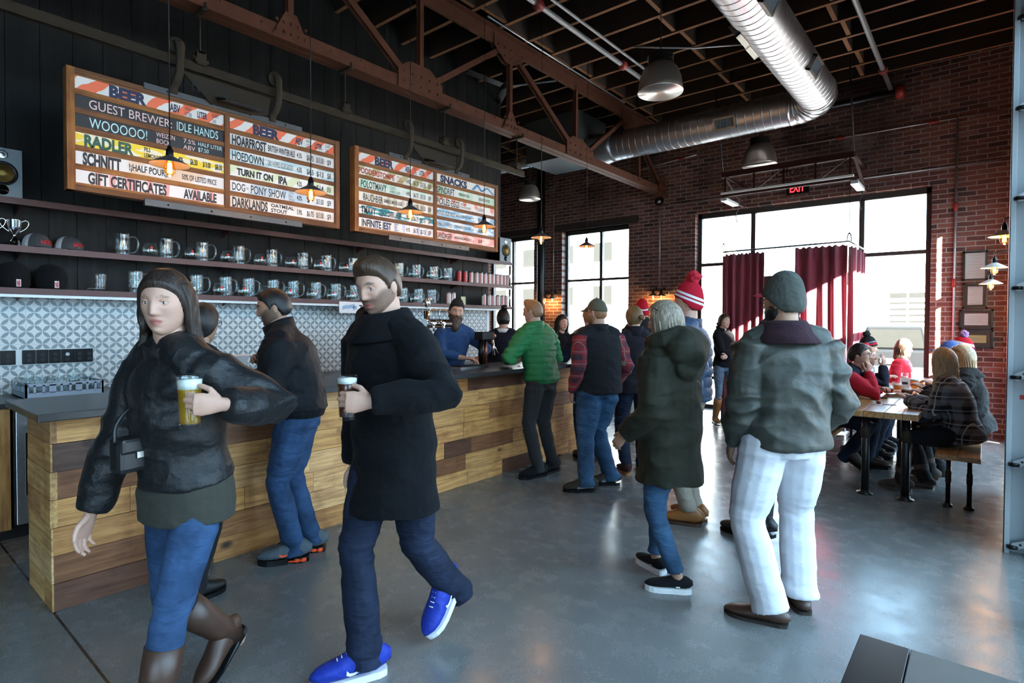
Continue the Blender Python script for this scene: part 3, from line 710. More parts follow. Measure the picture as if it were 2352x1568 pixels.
# beer tap
WDH=flat('turned_wood',(.28,.13,.05),.5)
o=thing('beer_tap_tower',(-4.2,4.0,1.07),'chrome beer tap tower with wooden handles beside the bartender','beer tap')
p=at(975,742,X=-4.2);q=at(1032,744,X=-4.2)
b=MB();b.tube([(-4.2,p.y+.03,1.07),(-4.2,p.y+.03,p.z+.12)],.028,16);b.build('column',M_CHROME,o)
b=MB();b.ball((-4.2,p.y+.03,p.z+.2),.035,(1,1,1.4));b.build('finial',M_CHROME,o)
b=MB();b.tube([(-4.2,p.y+.0,p.z),(-4.2,q.y,q.z)],.045,20);b.build('barrel',M_CHROME,o)
for k,dy in enumerate(((q.y-p.y)*.02,(q.y-p.y)*.42)):
    b=MB();b.tube([(-4.14,p.y+dy,p.z+.04),(-4.14,p.y+dy,p.z+.13)],.006,8);b.tube([(-4.14,p.y+dy,p.z+.13),(-4.14,p.y+dy+.02,p.z+.13)],.008,8);s=b.build('tap_spindle',M_CHROME,o)
    b=MB();P=[(-4.14,p.y+dy+.02+.02*i,p.z+.13) for i in range(5)];b.tube(P,[.006,.013,.016,.013,.006],10);b.build('handle',WDH,s)
    b=MB();b.tube([(-4.13,p.y+dy,p.z),(-4.08,p.y+dy,p.z-.01),(-4.075,p.y+dy,p.z-.08)],.01,8);b.build('spout',M_CHROME,o)
o=thing('side_pull_tap',(-4.25,4.95,1.07),'black and copper tap fixture between the bartender and the green jacket','beer tap')
p=at(1108,770,X=-4.25)
b=MB();b.box(-4.31,-4.19,p.y-.07,p.y+.13,p.z-.05,p.z+.04);b.build('head',M_BLKP,o,bevel=.01)
b=MB();b.tube([(-4.25,p.y+.05,1.07),(-4.25,p.y+.05,p.z-.05)],.018,12);b.build('copper_pipe',flat('copper',(.35,.12,.06),.3,.9),o)
b=MB();b.tube([(-4.25,p.y-.02,1.07),(-4.25,p.y-.02,p.z-.05)],.03,12);b.build('column',M_BLKP,o)
b=MB();b.ball((-4.22,p.y+.15,p.z-.01),.03);b.build('knob',flat('copper',(.35,.12,.06),.3,.9),o)
b=MB();b.tube([(-4.18,p.y+.09,p.z-.05),(-4.16,p.y+.09,p.z-.22)],.014,10);b.tube([(-4.18,p.y+.09,p.z-.09),(-4.17,p.y+.17,p.z-.2)],.01,8);b.build('spout',M_CHROME,o)
# ================================================================= MENU BOARDS
def paper(name,base,mark=None,style='stripe'):
    if name in MC:return MC[name]
    t=NT(name);sp=t.n('SeparateXYZ',{0:t.obj()});y,z=sp.outputs[1],sp.outputs[2]
    c=lin(base)
    if mark:
        if style=='stripe':f=t.ma('LESS_THAN',t.ma('FRACT',t.ma('MULTIPLY',t.ma('ADD',t.ma('ADD',y,t.ma('MULTIPLY',z,-1.1)),t.ma('MULTIPLY',t.noise(7,2),.09)),5.5)),.5)
        elif style=='wash':f=t.ramp(t.noise(6,3,.5),[(.45,0),(.56,.75)])
        elif style=='band':f=t.ma('LESS_THAN',t.noise(2.2,2,.4,t.map((.2,3,14))),.48)
        elif style=='blocks':f=t.ma('LESS_THAN',t.noise(3.4,1,.3,t.map((.1,3.4,.3))),.47)
        elif style=='dots':
            f=t.ma('LESS_THAN',t.n('TexVoronoi',{'Vector':t.map((.01,11,6)),'Scale':1.0,'Randomness':.35}).outputs['Distance'],.33)
        else:f=0.0
        cc=t.mix(f,c,lin(mark))
    else:cc=c
    t.p(col=cc,rough=.55);MC[name]=t.m;return t.m
INK=flat('ink_black',(.012,.012,.016),.6);NAVY=flat('ink_navy',(.015,.02,.06),.6);CHW=flat('chalk_pink',(.75,.55,.55),.9);CHB=flat('chalk_blue',(.5,.75,.78),.9);INKR=flat('ink_red',(.35,.02,.02),.6);INKB=flat('ink_slate',(.10,.16,.2),.6);INKG=flat('ink_green',(.02,.09,.06),.6)
OR=('strip_orange',(.74,.72,.70),(.80,.16,.07),'stripe')
HEAD=[('BEER',.20,.24,.076,NAVY,.06,.0),('ABV',.595,.075,.055,NAVY,.03,0),('HALF\nLITER',.705,.05,.07,NAVY,.0,0),('LITER',.795,.075,.045,NAVY,.03,0),('QUART\nCAN',.905,.055,.07,NAVY,0,0)]
def row(*t):return list(t)
def prices(a,b,c,d,x0=.61,m=None):
    m=m or INK
    return [(a,x0,.05,.042,m,0.015,0),(b,x0+.1,.07,.045,m,.015,0),(c,x0+.2,.075,.045,m,.015,0),(d,x0+.315,.04,.045,m,.015,0)]
B1L=[(OR,HEAD),
 (('chalk_strip',(.012,.013,.014),None,''),[('GUEST BREWER:',.08,.53,.06,CHW,.0,0),('IDLE HANDS',.645,.31,.062,CHB,0,0)]),
 (('chalk_strip',(.012,.013,.014),None,''),[('WOOOOO!',.08,.36,.066,CHB,0,0),('WEIZEN\nBOCK',.5,.13,.075,CHW,0,0),('7.5%\nABV',.69,.09,.075,CHW,0,0),('HALF LITER\n$7.50',.80,.185,.075,CHB,0,0)]),
 (('strip_yellow',(.80,.60,.03),(.76,.72,.55),'band'),[('RADLER',.05,.30,.072,INKG,.05,0),('PILS\nLEMONADE',.42,.13,.07,INK,.02,0),('4%',.65,.04,.035,INK,.03,0),('$6.50',.74,.055,.04,INK,.03,0),('$13.00',.835,.06,.04,INK,.03,0),('$8.00',.93,.055,.04,INK,.03,0)]),
 (('strip_tan',(.74,.73,.72),(.72,.46,.27),'wash'),[('SCHNITT',.04,.23,.075,INK,.05,0),('!¡HALF POUR¡!',.32,.26,.045,INK,.02,0),('50% OF LISTED PRICE',.68,.26,.04,INK,.01,0)]),
 (('strip_pink',(.74,.73,.74),(.72,.36,.36),'blocks'),[('GIFT CERTIFICATES',.07,.50,.07,INK,.04,0),('AVAILABLE',.69,.25,.065,INK,.04,0)])]
B1R=[(OR,HEAD),
 (('strip_grey',(.74,.73,.72),(.5,.5,.5),'wash'),[('HOARFROST',.02,.30,.07,INK,.04,0),('BRITISH WINTER ALE',.335,.255,.05,INK,.02,0)]+prices('4.5%','$6.75','$13.50','$9')),
 (('strip_sea',(.68,.74,.76),(.42,.60,.66),'band'),[('HOEDOWN',.02,.275,.066,INK,.015,0),('DRY HOPPED SOUR SAISON',.335,.235,.045,INKB,.01,0)]+prices('4.5%','$6.5','$13','$8')),
 (('strip_lime',(.76,.77,.76),(.62,.70,.48),'stripe'),[('TURN IT ON',.06,.32,.05,INK,.05,0),('IPA',.43,.085,.058,INK,.05,0)]+prices('4.2%','$7','$14','$9.50')),
 (('strip_blue',(.74,.76,.78),(.38,.52,.66),'wash'),[('DOG',.02,.11,.058,INK,.01,0),('AND',.14,.02,.018,INK,0,0),('PONY SHOW',.18,.32,.066,INK,.01,0),('CITRA\nPALE\nWHEAT',.53,.06,.082,INKB,0,0)]+prices('4.0%','$7','$13.50','$9')),
 (('strip_beige',(.74,.73,.72),(.62,.52,.44),'wash'),[('DARKLANDS',.02,.31,.074,INK,.03,0),('OATMEAL\nSTOUT',.36,.22,.07,INK,.03,0)]+prices('3.9%','$6.75','$13.50','$9'))]
B2L=[(OR,HEAD),
 (('strip_olive',(.76,.75,.70),(.45,.42,.22),'stripe'),[('FODDERSTOMPE',.005,.445,.05,INKR,.03,0),('PALE\nLAGER',.485,.08,.06,INKR,0,0)]+prices('4.4%','$6.75','$13.50','$9')),
 (('strip_mint',(.72,.77,.74),(.42,.70,.58),'wash'),[('POLOTMAVY',.03,.32,.066,INKG,.03,0),('CZECH\nAMBER LAGER',.39,.14,.062,INKG,0,0)]+prices('4.4%','$6.75','$13.50','$9')),
 (('strip_sand',(.74,.73,.69),(.55,.52,.40),'dots'),[('RAUCHBIER',.06,.24,.066,INK,.01,0),('BAMBERG SMOKED LAGER',.315,.24,.036,INK,.01,0)]+prices('5%','$6.75','$13.50','$9')),
 (('strip_teal',(.76,.77,.78),(.03,.30,.36),'band'),[('TMAVY',.035,.18,.066,INK,.03,0),('CZECH DARK LAGER',.25,.30,.055,INK,.02,0)]+prices('5%','$6.75','$13.50','$9')),
 (('strip_lilac',(.76,.76,.78),(.50,.56,.75),'blocks'),[('INFINITE JEST',.04,.37,.066,INK,.03,0),('HOPPY\nPALE\nWHEAT',.45,.065,.075,INKB,0,0)]+prices('4.1%','$6.75','$13','$9'))]
B2R=[(('strip_snack',(.76,.75,.72),(.12,.32,.58),'none'),[('SNACKS',.06,.44,.07,NAVY,.06,0)]),
 (('strip_green',(.52,.70,.55),(.72,.76,.72),'blocks'),[('SPINDRIFT',.01,.28,.07,INK,.02,0),('SPARKLING SODA',.36,.18,.032,INK,.01,0),('ASSORTED FLAVORS',.71,.2,.034,INK,.01,0)]),
 (('strip_coral',(.76,.75,.74),(.75,.28,.22),'dots'),[('PICKLED EGGS',.01,.36,.068,INK,.02,0),('MAITLAND\nMOUNTAIN FARMS',.39,.18,.05,INK,0,0),('$1.50 EACH',.68,.13,.04,INK,.01,0)]),
 (('strip_azure',(.28,.52,.74),(.72,.78,.84),'band'),[('PICKLED VEGETABLES',.01,.29,.046,INKB,.02,0),('MAITLAND MOUNTAIN FARM',.32,.25,.03,INKB,.01,0),('$5.00',.7,.07,.036,INK,.03,0)]),
 (('strip_azure',(.28,.52,.74),(.72,.78,.84),'band'),[('GERMAN SOFT PRETZEL',.01,.24,.044,INKB,.01,0),('SWISS BAKERS, ALLSTON, MA',.3,.27,.03,INKB,.01,0),('$5.00',.7,.07,.036,INK,.03,0)]),
 (('strip_rose',(.78,.36,.36),(.76,.62,.62),'band'),[('LANDJAGER',.01,.24,.06,INK,.02,0),('BAVARIA SAUSAGE, MADISON, WI',.29,.28,.032,INK,.01,0),('$5.00',.7,.07,.036,INK,.03,0)])]
BARN=[(.30,.125,.03),(.24,.10,.03),(.16,.07,.025),(.34,.145,.035),(.20,.085,.03)]
def menu_board(y0,y1,yd,z0,z1,label,left,right,strap):
    X=-4.6;o=thing('menu_board',(X,(y0+y1)/2,z0),label,'menu board','menu boards hung over the bar');fwd=.045
    b=MB();b.box(X-.075,X-.03,y0+.01,y1-.01,z0+.01,z1-.01,0,(.16,.07,.025,1))
    pitch=(z1-z0-.065)/6;
    for (a,c) in((y0+fwd,yd-.014),(yd+.014,y1-fwd)):
        for k in range(7):
            zc=z1-.03-k*pitch
            b.box(X-.03,X-.008,a,c,zc-.017,zc+.019,0,(*rb.choice(BARN),rb.random()*9))
    bk_=b.build('back_slats',M_BARN,o)
    b=MB();b.box(X-.08,X,y0,y1,z1-.038,z1,0,(*BARN[2],1));b.box(X-.08,X,y0,y1,z0,z0+.038,0,(*BARN[2],4));b.build('frame',M_BARN,o,bevel=.003)
    for bb in((X-.08,X+.002,y0-.001,y0+fwd,z0,z1,0,(*BARN[0],2)),(X-.08,X+.002,y1-fwd,y1+.001,z0,z1,0,(*BARN[4],3)),(X-.03,X,yd-.02,yd+.02,z0+.038,z1-.038,0,(*BARN[4],6))):
        b=MB();b.box(*bb);b.build('frame_stile',M_BARNV,o,bevel=.003)
    for (a,c,rows) in((y0+fwd+.004,yd-.022,left),(yd+.022,y1-fwd-.004,right)):
        W=c-a
        for k,(pp,txts) in enumerate(rows):
            zt=z1-.03-k*pitch-.017;zb=zt-(pitch-.036)
            s=MB();s.box(X-.02,X-.016,a,c,zb,zt)
            st_=s.build('sign_strip',paper(*pp),o)
            for (tx,u,w,hh,m,bo,_) in txts:
                hh=min(hh,zt-zb-.006)*1.04;zc=(zt+zb)/2;t=MB()
                letters(t,tx,(X-.0145,a+W*u,zc-hh/2),(0,1,0),(0,0,1),hh,W*w,0,bo)
                t.build('lettering',m,st_)
            if pp[0]=='strip_snack':
                q=MB();zz=[(.6,.1),(.68,.9),(.76,.15),(.86,.85),(.98,.1)]
                for (u,v),(u2,v2) in zip(zz,zz[1:]):
                    w=.022;q.add([(X-.0145,a+W*u-w,zb+(zt-zb)*v),(X-.0145,a+W*u+w,zb+(zt-zb)*v),(X-.0145,a+W*u2+w,zb+(zt-zb)*v2),(X-.0145,a+W*u2-w,zb+(zt-zb)*v2)],[(0,1,2,3)])
                q.build('brush_mark',flat('brush_blue',(.10,.30,.55),.6),st_)
    for zz,hh in((z1+.005,.045),(z0-.012,.05)):
        b=MB();b.box(X-.02,X+.012,strap[0],strap[1],zz-hh/2,zz+hh/2);sp=b.build('steel_strap',flat('strap_steel',(.075,.08,.085),.5,.4,.2),o,bevel=.003)
        for k in range(4):
            r=MB();yy=strap[0]+(strap[1]-strap[0])*(k+.5)/4;r.ball((X+.012,yy,zz),.008,seg=8,rings=5);r.build('bolt',M_IRON,sp)
    return o
menu_board(1.01,3.04,2.03,2.385,3.187,'menu board nearer the door end, with two chalk strips and a yellow one',B1L,B1R,(1.45,2.66))
menu_board(3.205,5.262,4.236,2.388,3.197,'menu board nearer the windows, with a SNACKS column',B2L,B2R,(3.6,4.75))
# ---- sliding rail above the boards
o=thing('hanging_rail',(-4.6,2,3.42),'old iron sliding door rail hung below the truss over the menu boards','rail')
b=MB();b.box(-4.615,-4.6,-2,5.78,3.41,3.48);b.box(-4.63,-4.585,-2,5.78,3.405,3.418);b.build('track',M_IRON,o,bevel=.003)
for y in(.5,1.83,3.1,4.36,5.62):
    b=MB();b.tube([(-4.6,y,3.55),(-4.6,y,3.86)],.008,8);b.build('hanger_rod',M_IRON,o)
    b=MB();b.box(-4.64,-4.56,y-.05,y+.05,3.47,3.5);b.box(-4.645,-4.63,y-.04,y+.04,3.42,3.56);b.box(-4.58,-4.565,y-.035,y+.035,3.46,3.56);b.box(-4.645,-4.565,y-.03,y+.03,3.54,3.56);b.build('rail_hanger',M_IRON,o,bevel=.004)
    b=MB();b.box(-4.67,-4.5,y-.02,y+.02,3.845,3.868);b.tube([(-4.5,y,3.85),(-4.5,y,3.9)],.012,8);b.build('beam_clamp',M_IRON,o,bevel=.003)
for ya,yb,ly in((1.65,2.40,1.76),(3.82,4.55,4.2)):
    t=thing('roller_carriage',(-4.56,(ya+yb)/2,3.3),'iron roller carriage lettered NOTCH carrying the %s menu board'%('chalk strip' if ya<3 else 'SNACKS'),'carriage','roller carriages on the rail')
    for y in(ya,yb):
        b=MB();b.lathe([(.012,-.016),(.05,-.016),(.062,-.01),(.056,0),(.062,.01),(.05,.016),(.012,.016)],24,(-4.565,y,3.535),0,True,Matrix.Rotation(PI/2,3,'Y'));w=b.build('roller_wheel',M_IRON,t)
        b=MB();P=[(-4.53,y,3.56),(-4.52,y+.012,3.5),(-4.525,y+.012,3.36),(-4.54,y,3.28),(-4.575,y-.01,3.24),(-4.59,y-.01,3.19)];b.tube(catmull(P,4),[(.012,.03)]*len(catmull(P,4)),8,ref=(0,1,0));b.build('roller_strap',M_IRON,t)
    b=MB();b.prism([(ya+.03,3.37),(yb-.03,3.37),(yb-.06,3.22),(yb-.2,3.19),(ya+.24,3.19)],Matrix(((0,0,1,-4.578),(1,0,0,0),(0,1,0,0),(0,0,0,1))),.014);pl=b.build('carriage_plate',M_IRON,t,bevel=.002)
    l=MB();letters(l,'NOTCH',(-4.562,ly,3.25),(0,1,0),(0,0,1),.085,.28,0,.02);l.build('lettering',flat('stencil_black',(.004,.004,.004),.7),pl)
    y=ya+(.42 if ya<3 else .36);b=MB();b.prism([(0,0),(.16,-.05),(.16,-.065),(0,-.03)],Matrix(((1,0,0,-4.56),(0,0,1,y-.14),(0,1,0,3.25),(0,0,0,1))),.3);b.build('picture_light',M_BLACK,t,bevel=.002)
# ================================================================= ROOF STEEL
o=thing('roof_truss',(-4.6,4,3.87),'red oxide riveted steel truss spanning above the bar','truss')
XT=-4.6
def chord(z0,z1,nm):
    b=MB()
    for s in(-1,1):b.box(XT+s*.012-.006,XT+s*.012+.006,-3,9.92,z0,z1);b.box(XT+s*.018,XT+s*.085,-3,9.92,(z0 if nm=='bottom_chord' else z1-.012),(z0+.012 if nm=='bottom_chord' else z1))
    b.build(nm,M_STEELRED,o)
chord(3.87,4.02,'bottom_chord');chord(4.88,5.05,'top_chord')
def web(ya,za,yb,zb,w=.07,nm='web_member'):
    b=MB();b.beam((XT+.025,ya,za),(XT+.025,yb,zb),.012,w,(1,0,0) if False else (0,0,1));
    b.beam((XT-.025,ya,za),(XT-.025,yb,zb),.012,w);b.beam((XT,ya,za),(XT,yb,zb),.06,.012);b.build(nm,M_STEELRED,o)
bot=[-1.6,1.0,3.95,7.05];top=[-.2,2.5,5.42,8.7]
web(2.55,3.95,2.55,4.95,.05);web(4.01,3.95,4.01,4.95,.05);web(5.47,3.95,5.47,4.95,.05);web(6.95,3.95,6.95,4.95,.05);web(1.0,3.95,1.0,4.95,.05)
web(2.55,4.93,3.85,4.02);web(5.35,4.9,4.1,4.02,.06);web(5.5,4.9,6.9,4.02);web(8.45,4.9,7.2,4.02,.06);web(8.6,4.9,9.85,3.95,.08);web(2.45,4.93,1.1,4.02,.06);web(8.9,3.95,8.9,4.95,.05)
def gusset(pts):
    b=MB()
    for s in(-1,1):b.prism(pts,Matrix(((0,0,1,XT+s*.03-.004),(1,0,0,0),(0,1,0,0),(0,0,0,1))),.008)
    g=b.build('gusset_plate',M_STEELRED,o)
    ys=[p[0] for p in pts];zs=[p[1] for p in pts]
    for k in range(10):
        yy=min(ys)+(max(ys)-min(ys))*((k%5)+.6)/5.2;zz=min(zs)+(max(zs)-min(zs))*(.25 if k<5 else .6)
        r=MB();r.ball((XT+.036,yy,zz),.014,seg=8,rings=5);r.build('rivet',M_STEELRED,g)
gusset([(3.7,3.9),(4.3,3.9),(4.3,4.08),(4.12,4.2),(3.85,4.2),(3.7,4.1)]);gusset([(6.7,3.9),(7.4,3.9),(7.4,4.08),(7.1,4.2),(6.85,4.2),(6.7,4.1)])
gusset([(5.15,5.0),(5.75,5.0),(5.75,4.86),(5.5,4.72),(5.35,4.72),(5.15,4.86)]);gusset([(8.3,5.0),(8.95,5.0),(8.95,4.86),(8.65,4.7),(8.45,4.72),(8.3,4.86)])
gusset([(2.38,3.9),(2.72,3.9),(2.6,4.14),(2.5,4.14)]);gusset([(5.3,3.9),(5.64,3.9),(5.5,4.14),(5.44,4.14)]);gusset([(9.6,3.84),(9.92,3.84),(9.92,4.2),(9.7,4.2)])
r=MB()
for k in range(40):r.ball((XT+.02,-2.5+k*.32,3.975 if k%2 else 4.0),.011,seg=8,rings=4)
r.build('rivet',M_STEELRED,o)
# second truss member seen past the bar wall
b=MB();b.beam((-7.9,9.2,4.1),(-7.9,9.2,5.05),.05,.05);b.build('web_post',M_STEELRED,o) if False else None
# ================================================================= DUCTS AND PIPES
o=thing('spiral_duct',(-1.68,8.4,4.45),'large galvanised spiral duct turning the corner below the roof','duct')
def spiral(b,P,Q,r,step=.11):
    P=Vector(P);Q=Vector(Q);L=(Q-P).length;n=max(1,int(L/step));pts=[];rr=[]
    for i in range(n):
        for f,g in((0,0),(.03,0),(.83,0),(.86,0),(.90,.0035),(.94,.0035),(.98,0)):
            pts.append(P+(Q-P)*((i+f)/n));rr.append(r+g)
    pts.append(Q);rr.append(r);b.tube(pts,rr,36,True)
DR=.225;DZ=4.45
b=MB();spiral(b,(-1.68,-3,DZ),(-1.68,8.02,DZ),DR);b.build('long_run',M_GALV,o)
b=MB();spiral(b,(-2.06,8.4,DZ),(-4.75,8.4,DZ),DR);b.build('cross_run',M_GALV,o)
b=MB();pts=[];rr=[]
for i in range(6):
    a=PI/2*i/5;c=Vector((-2.06,8.02,DZ));p=c+Vector((math.cos(a)*.38,math.sin(a)*.38,0))
    for g in((-.001,.0),(0,.008),(.001,0)):pts.append(p+Vector((-math.sin(a),math.cos(a),0))*g[0]*20);rr.append(DR+.004+g[1])
b.tube(pts,rr,36,True);b.build('elbow',flat('elbow_steel',(.60,.60,.60),.28,1,.12,5),o)
b=MB();b.tube([(-4.75,8.4,DZ),(-4.83,8.4,DZ),(-5.2,8.4,DZ-.02)],[.235,.235,.3],24);b.build('reducer',M_GALV,o)
def grille(c,n,u,w,h):
    n=Vector(n).normalized();u=Vector(u).normalized();v=n.cross(u);R=Matrix((u,v,n)).transposed();c=Vector(c)
    b=MB()
    for s in(-1,1):
        b.obox(c+v*s*(h/2-.012),(w,.024,.05),R);b.obox(c+u*s*(w/2-.012),(.024,h,.05),R)
    g=b.build('grille_frame',flat('grille_grey',(.30,.28,.24),.4,.7),o)
    b=MB();b.obox(c-n*.01,(w-.03,h-.03,.01),R,0)
    k=int(w/.022)
    for i in range(k):b.obox(c+u*(-w/2+.03+(w-.06)*i/(k-1)),(.005,h-.04,.03),R@Matrix.Rotation(.5,3,'Y'),1)
    b.build('louvre_slats',[M_BLACK,M_GREYPT],g)
def on_duct(px,py,ang,axis):
    ax=Vector((0,1,0)) if axis=='A' else Vector((1,0,0))
    if axis=='A':
        y=at(px,py,X=-1.68+DR*math.cos(ang)).y;c=Vector((-1.68+math.cos(ang)*DR,y,DZ+math.sin(ang)*DR));n=Vector((math.cos(ang),0,math.sin(ang)))
    else:
        x=at(px,py,Y=8.4-DR*math.cos(ang)).x;c=Vector((x,8.4-math.cos(ang)*DR,DZ+math.sin(ang)*DR));n=Vector((0,-math.cos(ang),math.sin(ang)))
    grille(c+n*.012,n,ax,.3,.17)
on_duct(1765,78,-.5,'A');on_duct(1868,218,-.5,'A');on_duct(1722,100,-2.7,'A');on_duct(1665,298,-.35,'B');on_duct(1700,40,-2.6,'A')
o=tag(MB().box(-6.3,-5.21,7.95,8.85,4.32,5.05).build('air_handler',flat('dark_galv',(.10,.11,.11),.5,.6,.2),loc=(-5.8,8.4,4.32),bevel=.01),'boxy dark air unit under the roof at the end of the large duct','air unit')
o2=thing('branch_duct',(-7,8.6,4.55),'slim galvanised duct running on past the bar wall','duct')
b=MB();spiral(b,(-6.2,8.5,4.55),(-9.1,8.5,4.55),.1);b.build('run',M_GALV,o2)
def pipe(name,pts,r,m,label,cat,fit=None,group=None):
    o=thing(name,pts[0],label,cat,group);b=MB();b.tube([Vector(p) for p in pts],r,10);b.build('run',m,o)
    for q,d in(fit or []):
        b=MB();d=Vector(d);q=Vector(q);b.tube([q-d*.06,q-d*.03,q+d*.03,q+d*.06],[r*1.35,r*1.9,r*1.9,r*1.35],10);b.build('fitting',flat('pipe_red',(.30,.03,.02),.45),o)
    return o
DARKP=flat('black_pipe',(.03,.03,.032),.35,.7)
pipe('sprinkler_pipe',[(-3.72,-3,4.92),(-3.72,8.0,4.92)],.03,M_CONDUIT,'bright sprinkler main running below the joists over the bar','pipe',[((-3.72,4.9,4.92),(0,1,0)),((-3.72,6.75,4.92),(0,1,0))])
pipe('sprinkler_pipe',[(-3.60,-3,4.97),(-3.60,7.6,4.97)],.018,M_CONDUIT,'thinner pipe alongside the bright sprinkler main','pipe')
pipe('sprinkler_pipe',[(-1.1,-3,4.93),(-1.1,9.9,4.93)],.03,M_CONDUIT,'sprinkler branch right of the large duct ending in a red coupling','pipe',[((-1.1,9.1,4.93),(0,1,0))])
pipe('sprinkler_header',[(-4.0,9.89,4.86),(-.95,9.89,4.86)],.05,DARKP,'black sprinkler header along the top of the brick wall','pipe',[((-.98,9.89,4.86),(1,0,0))])
pipe('conduit',[(-4.45,4.9,5.046),(-4.46,5.6,5.046),(-4.49,8.2,5.046)],.012,M_CONDUIT,'grey conduit following the truss top chord','conduit')
pipe('conduit',[(-3.5,6.6,5.04),(-2.9,7.1,5.03),(-2.24,7.5,5.04)],.012,M_CONDUIT,'bent grey conduit feeding the lamp under the duct','conduit')
def wallrun(pa,pb,label,fit=[]):
    a=at(*pa,Y=9.97);c=at(*pb,Y=9.97);pipe('conduit',[a,c],.012,M_CONDUIT,label,'conduit',[(a+(c-a)*f,(c-a).normalized()) for f in fit])
wallrun((1540,470),(2302,366),'long grey conduit across the brick just above the big window');wallrun((1770,345),(2300,253),'upper grey conduit across the brick at the right',[.35,.75])
wallrun((1440,398),(1600,355),'short grey conduit piece with red joints beside the truss end',[.2,.8])
pipe('conduit',[(-.335,9.97,0),(-.33,9.97,4.38)],.014,M_CONDUIT,'upright grey conduit on the brick right of the big window','conduit',[((-.333,9.97,2.1),(0,0,1)),((-.33,9.97,3.15),(0,0,1))])
pipe('conduit',[(-4.69,9.97,2.2),(-4.7,9.97,3.8)],.012,M_CONDUIT,'upright conduit on the brick between window and doorway','conduit')
pipe('conduit',[(-7.13,9.97,2.15),(-7.13,9.97,3.85)],.012,M_CONDUIT,'upright conduit on the brick above the pair of wall lamps at the far left','conduit')
pipe('conduit',[(.232,9.6,1.55),(.232,9.6,3.2)],.018,flat('copper_brown',(.22,.09,.05),.5),'brown pipe in the corner beside the framed certificates','pipe')
pipe('drain_pipe',[(-7.3,9.75,0),(-7.3,9.75,5.06)],.085,DARKP,'thick black drain pipe on the brick between the two narrow windows','pipe')
# ---- ceiling fan
o=thing('ceiling_fan',(-5.27,6.2,4.85),'black ceiling fan under the joists left of the big dome lamp','ceiling fan')
b=MB();b.tube([(-5.27,6.2,4.95),(-5.27,6.2,5.08)],.015);b.lathe([(.015,-.03),(.06,0),(.06,.03)],16,(-5.27,6.2,5.05));b.build('downrod',M_BLACK,o)
b=MB();b.lathe([(0,0),(.07,.005),(.1,.03),(.1,.09),(.06,.12),(0,.12)],24,(-5.27,6.2,4.84));b.build('motor',M_BLKP,o)
for k in range(3):
    a=.4+k*2.094;b=MB();d=Vector((math.cos(a),math.sin(a),0));b.obox(Vector((-5.27,6.2,4.87))+d*.4,(.64,.1,.012),Matrix.Rotation(a,3,'Z')@Matrix.Rotation(.2,3,'X'));b.build('blade',M_BLACK,o,bevel=.004)
# ================================================================= LAMPS
FIL=emit('glowing_filament',(1,.36,.06),55);AMB=NT('amber_bulb_glass')
AMB.set(AMB.o.inputs[0],AMB.n('MixShader',{0:.1,1:AMB.n('BsdfTransparent',{0:(1,.72,.38)}),2:AMB.n('BsdfGlossy',{0:(1,.9,.7),1:.08})}));AMB=AMB.m
SHADE=flat('dull_shade_metal',(.28,.26,.25),.35,.8,.15)
def pendant(name,loc,label,group,drop=None,arm=None,big=1.0,shade=SHADE,pw=4.):
    o=thing(name,loc,label,'pendant lamp',group)
    b=MB();b.lathe([(.017*big,.075),(.03*big,.07),(.055*big,.055),(.112*big,.022),(.115*big,.018),(.11*big,.02),(.054*big,.05),(.02*big,.062)],32);b.build('lamp_shade',shade,o,local=True)
    b=MB();b.lathe([(0,.135),(.012,.135),(.014,.12),(.02,.115),(.022,.07),(.018,.06),(0,.06)],16);b.build('socket',M_BLKP,o,local=True)
    b=MB();b.lathe([(0,-.055),(.008,-.053),(.03,-.028),(.033,-.005),(.026,.03),(.014,.06)],18);bu=b.build('bulb',AMB,o,local=True)
    b=MB()
    for k in range(6):
        a=k*PI/3;x,y=.011*math.cos(a),.011*math.sin(a);b.tube([(x,y,-.03),(x*.8,y*.8,.03)],.0028,6)
    b.build('filament',FIL,bu,local=True)
    if drop:
        b=MB();b.tube([(0,0,.13),(0,0,drop)],.0035,6);b.build('cord',M_BLKP,o,local=True)
    if arm:
        b=MB();b.tube([Vector(p) for p in arm],.007,8);b.build('bracket_arm',M_BLACK,o,local=True)
        c=arm[-1];b=MB();b.ball(c,.03,seg=12,rings=8);b.build('wall_box',M_BLACK,o,local=True)
    l=bpy.data.lights.new('bulb_light','POINT');l.energy=pw;l.color=(1,.55,.2);l.shadow_soft_size=.03
    lo=bpy.data.objects.new('bulb_light',l);COL.objects.link(lo);lo.parent=o;lo.location=(0,0,-.075)
    return o
PL=['over the near end of the bar, before the chalk strips','second along the bar, before the DOG AND PONY strip','third along the bar, before the TMAVY strip','fourth along the bar, before the SNACKS column','fifth along the bar, by the drain pipe','farthest along the bar, before the narrow window']
for k,(px,py) in enumerate([(390,392),(716,450),(943,493),(1112,525),(1244,549),(1348,572)]):
    p=at(px,py,X=-3.9);pendant('pendant_lamp',(-3.9,1.37+.96*k,2.475),'metal pendant with amber bulb '+PL[k],'pendant lamps in a row over the bar',5.06-2.475)
WS=flat('pale_enamel_shade',(.62,.56,.5),.4)
for (x,y,z,lb) in((.12,6.5,2.27,'nearest the grey door track'),(.07,7.8,2.1,'middle one'),(.05,9.0,2.0,'lowest and farthest one')):
    pendant('wall_lamp',(x,y,z),'enamel wall lamp with glowing bulb on the right wall, '+lb,'wall lamps over the long table',None,[(0,0,.13),(0,0,.17),(.06,0,.19),(XR-x-.01,0,.17)],shade=WS)
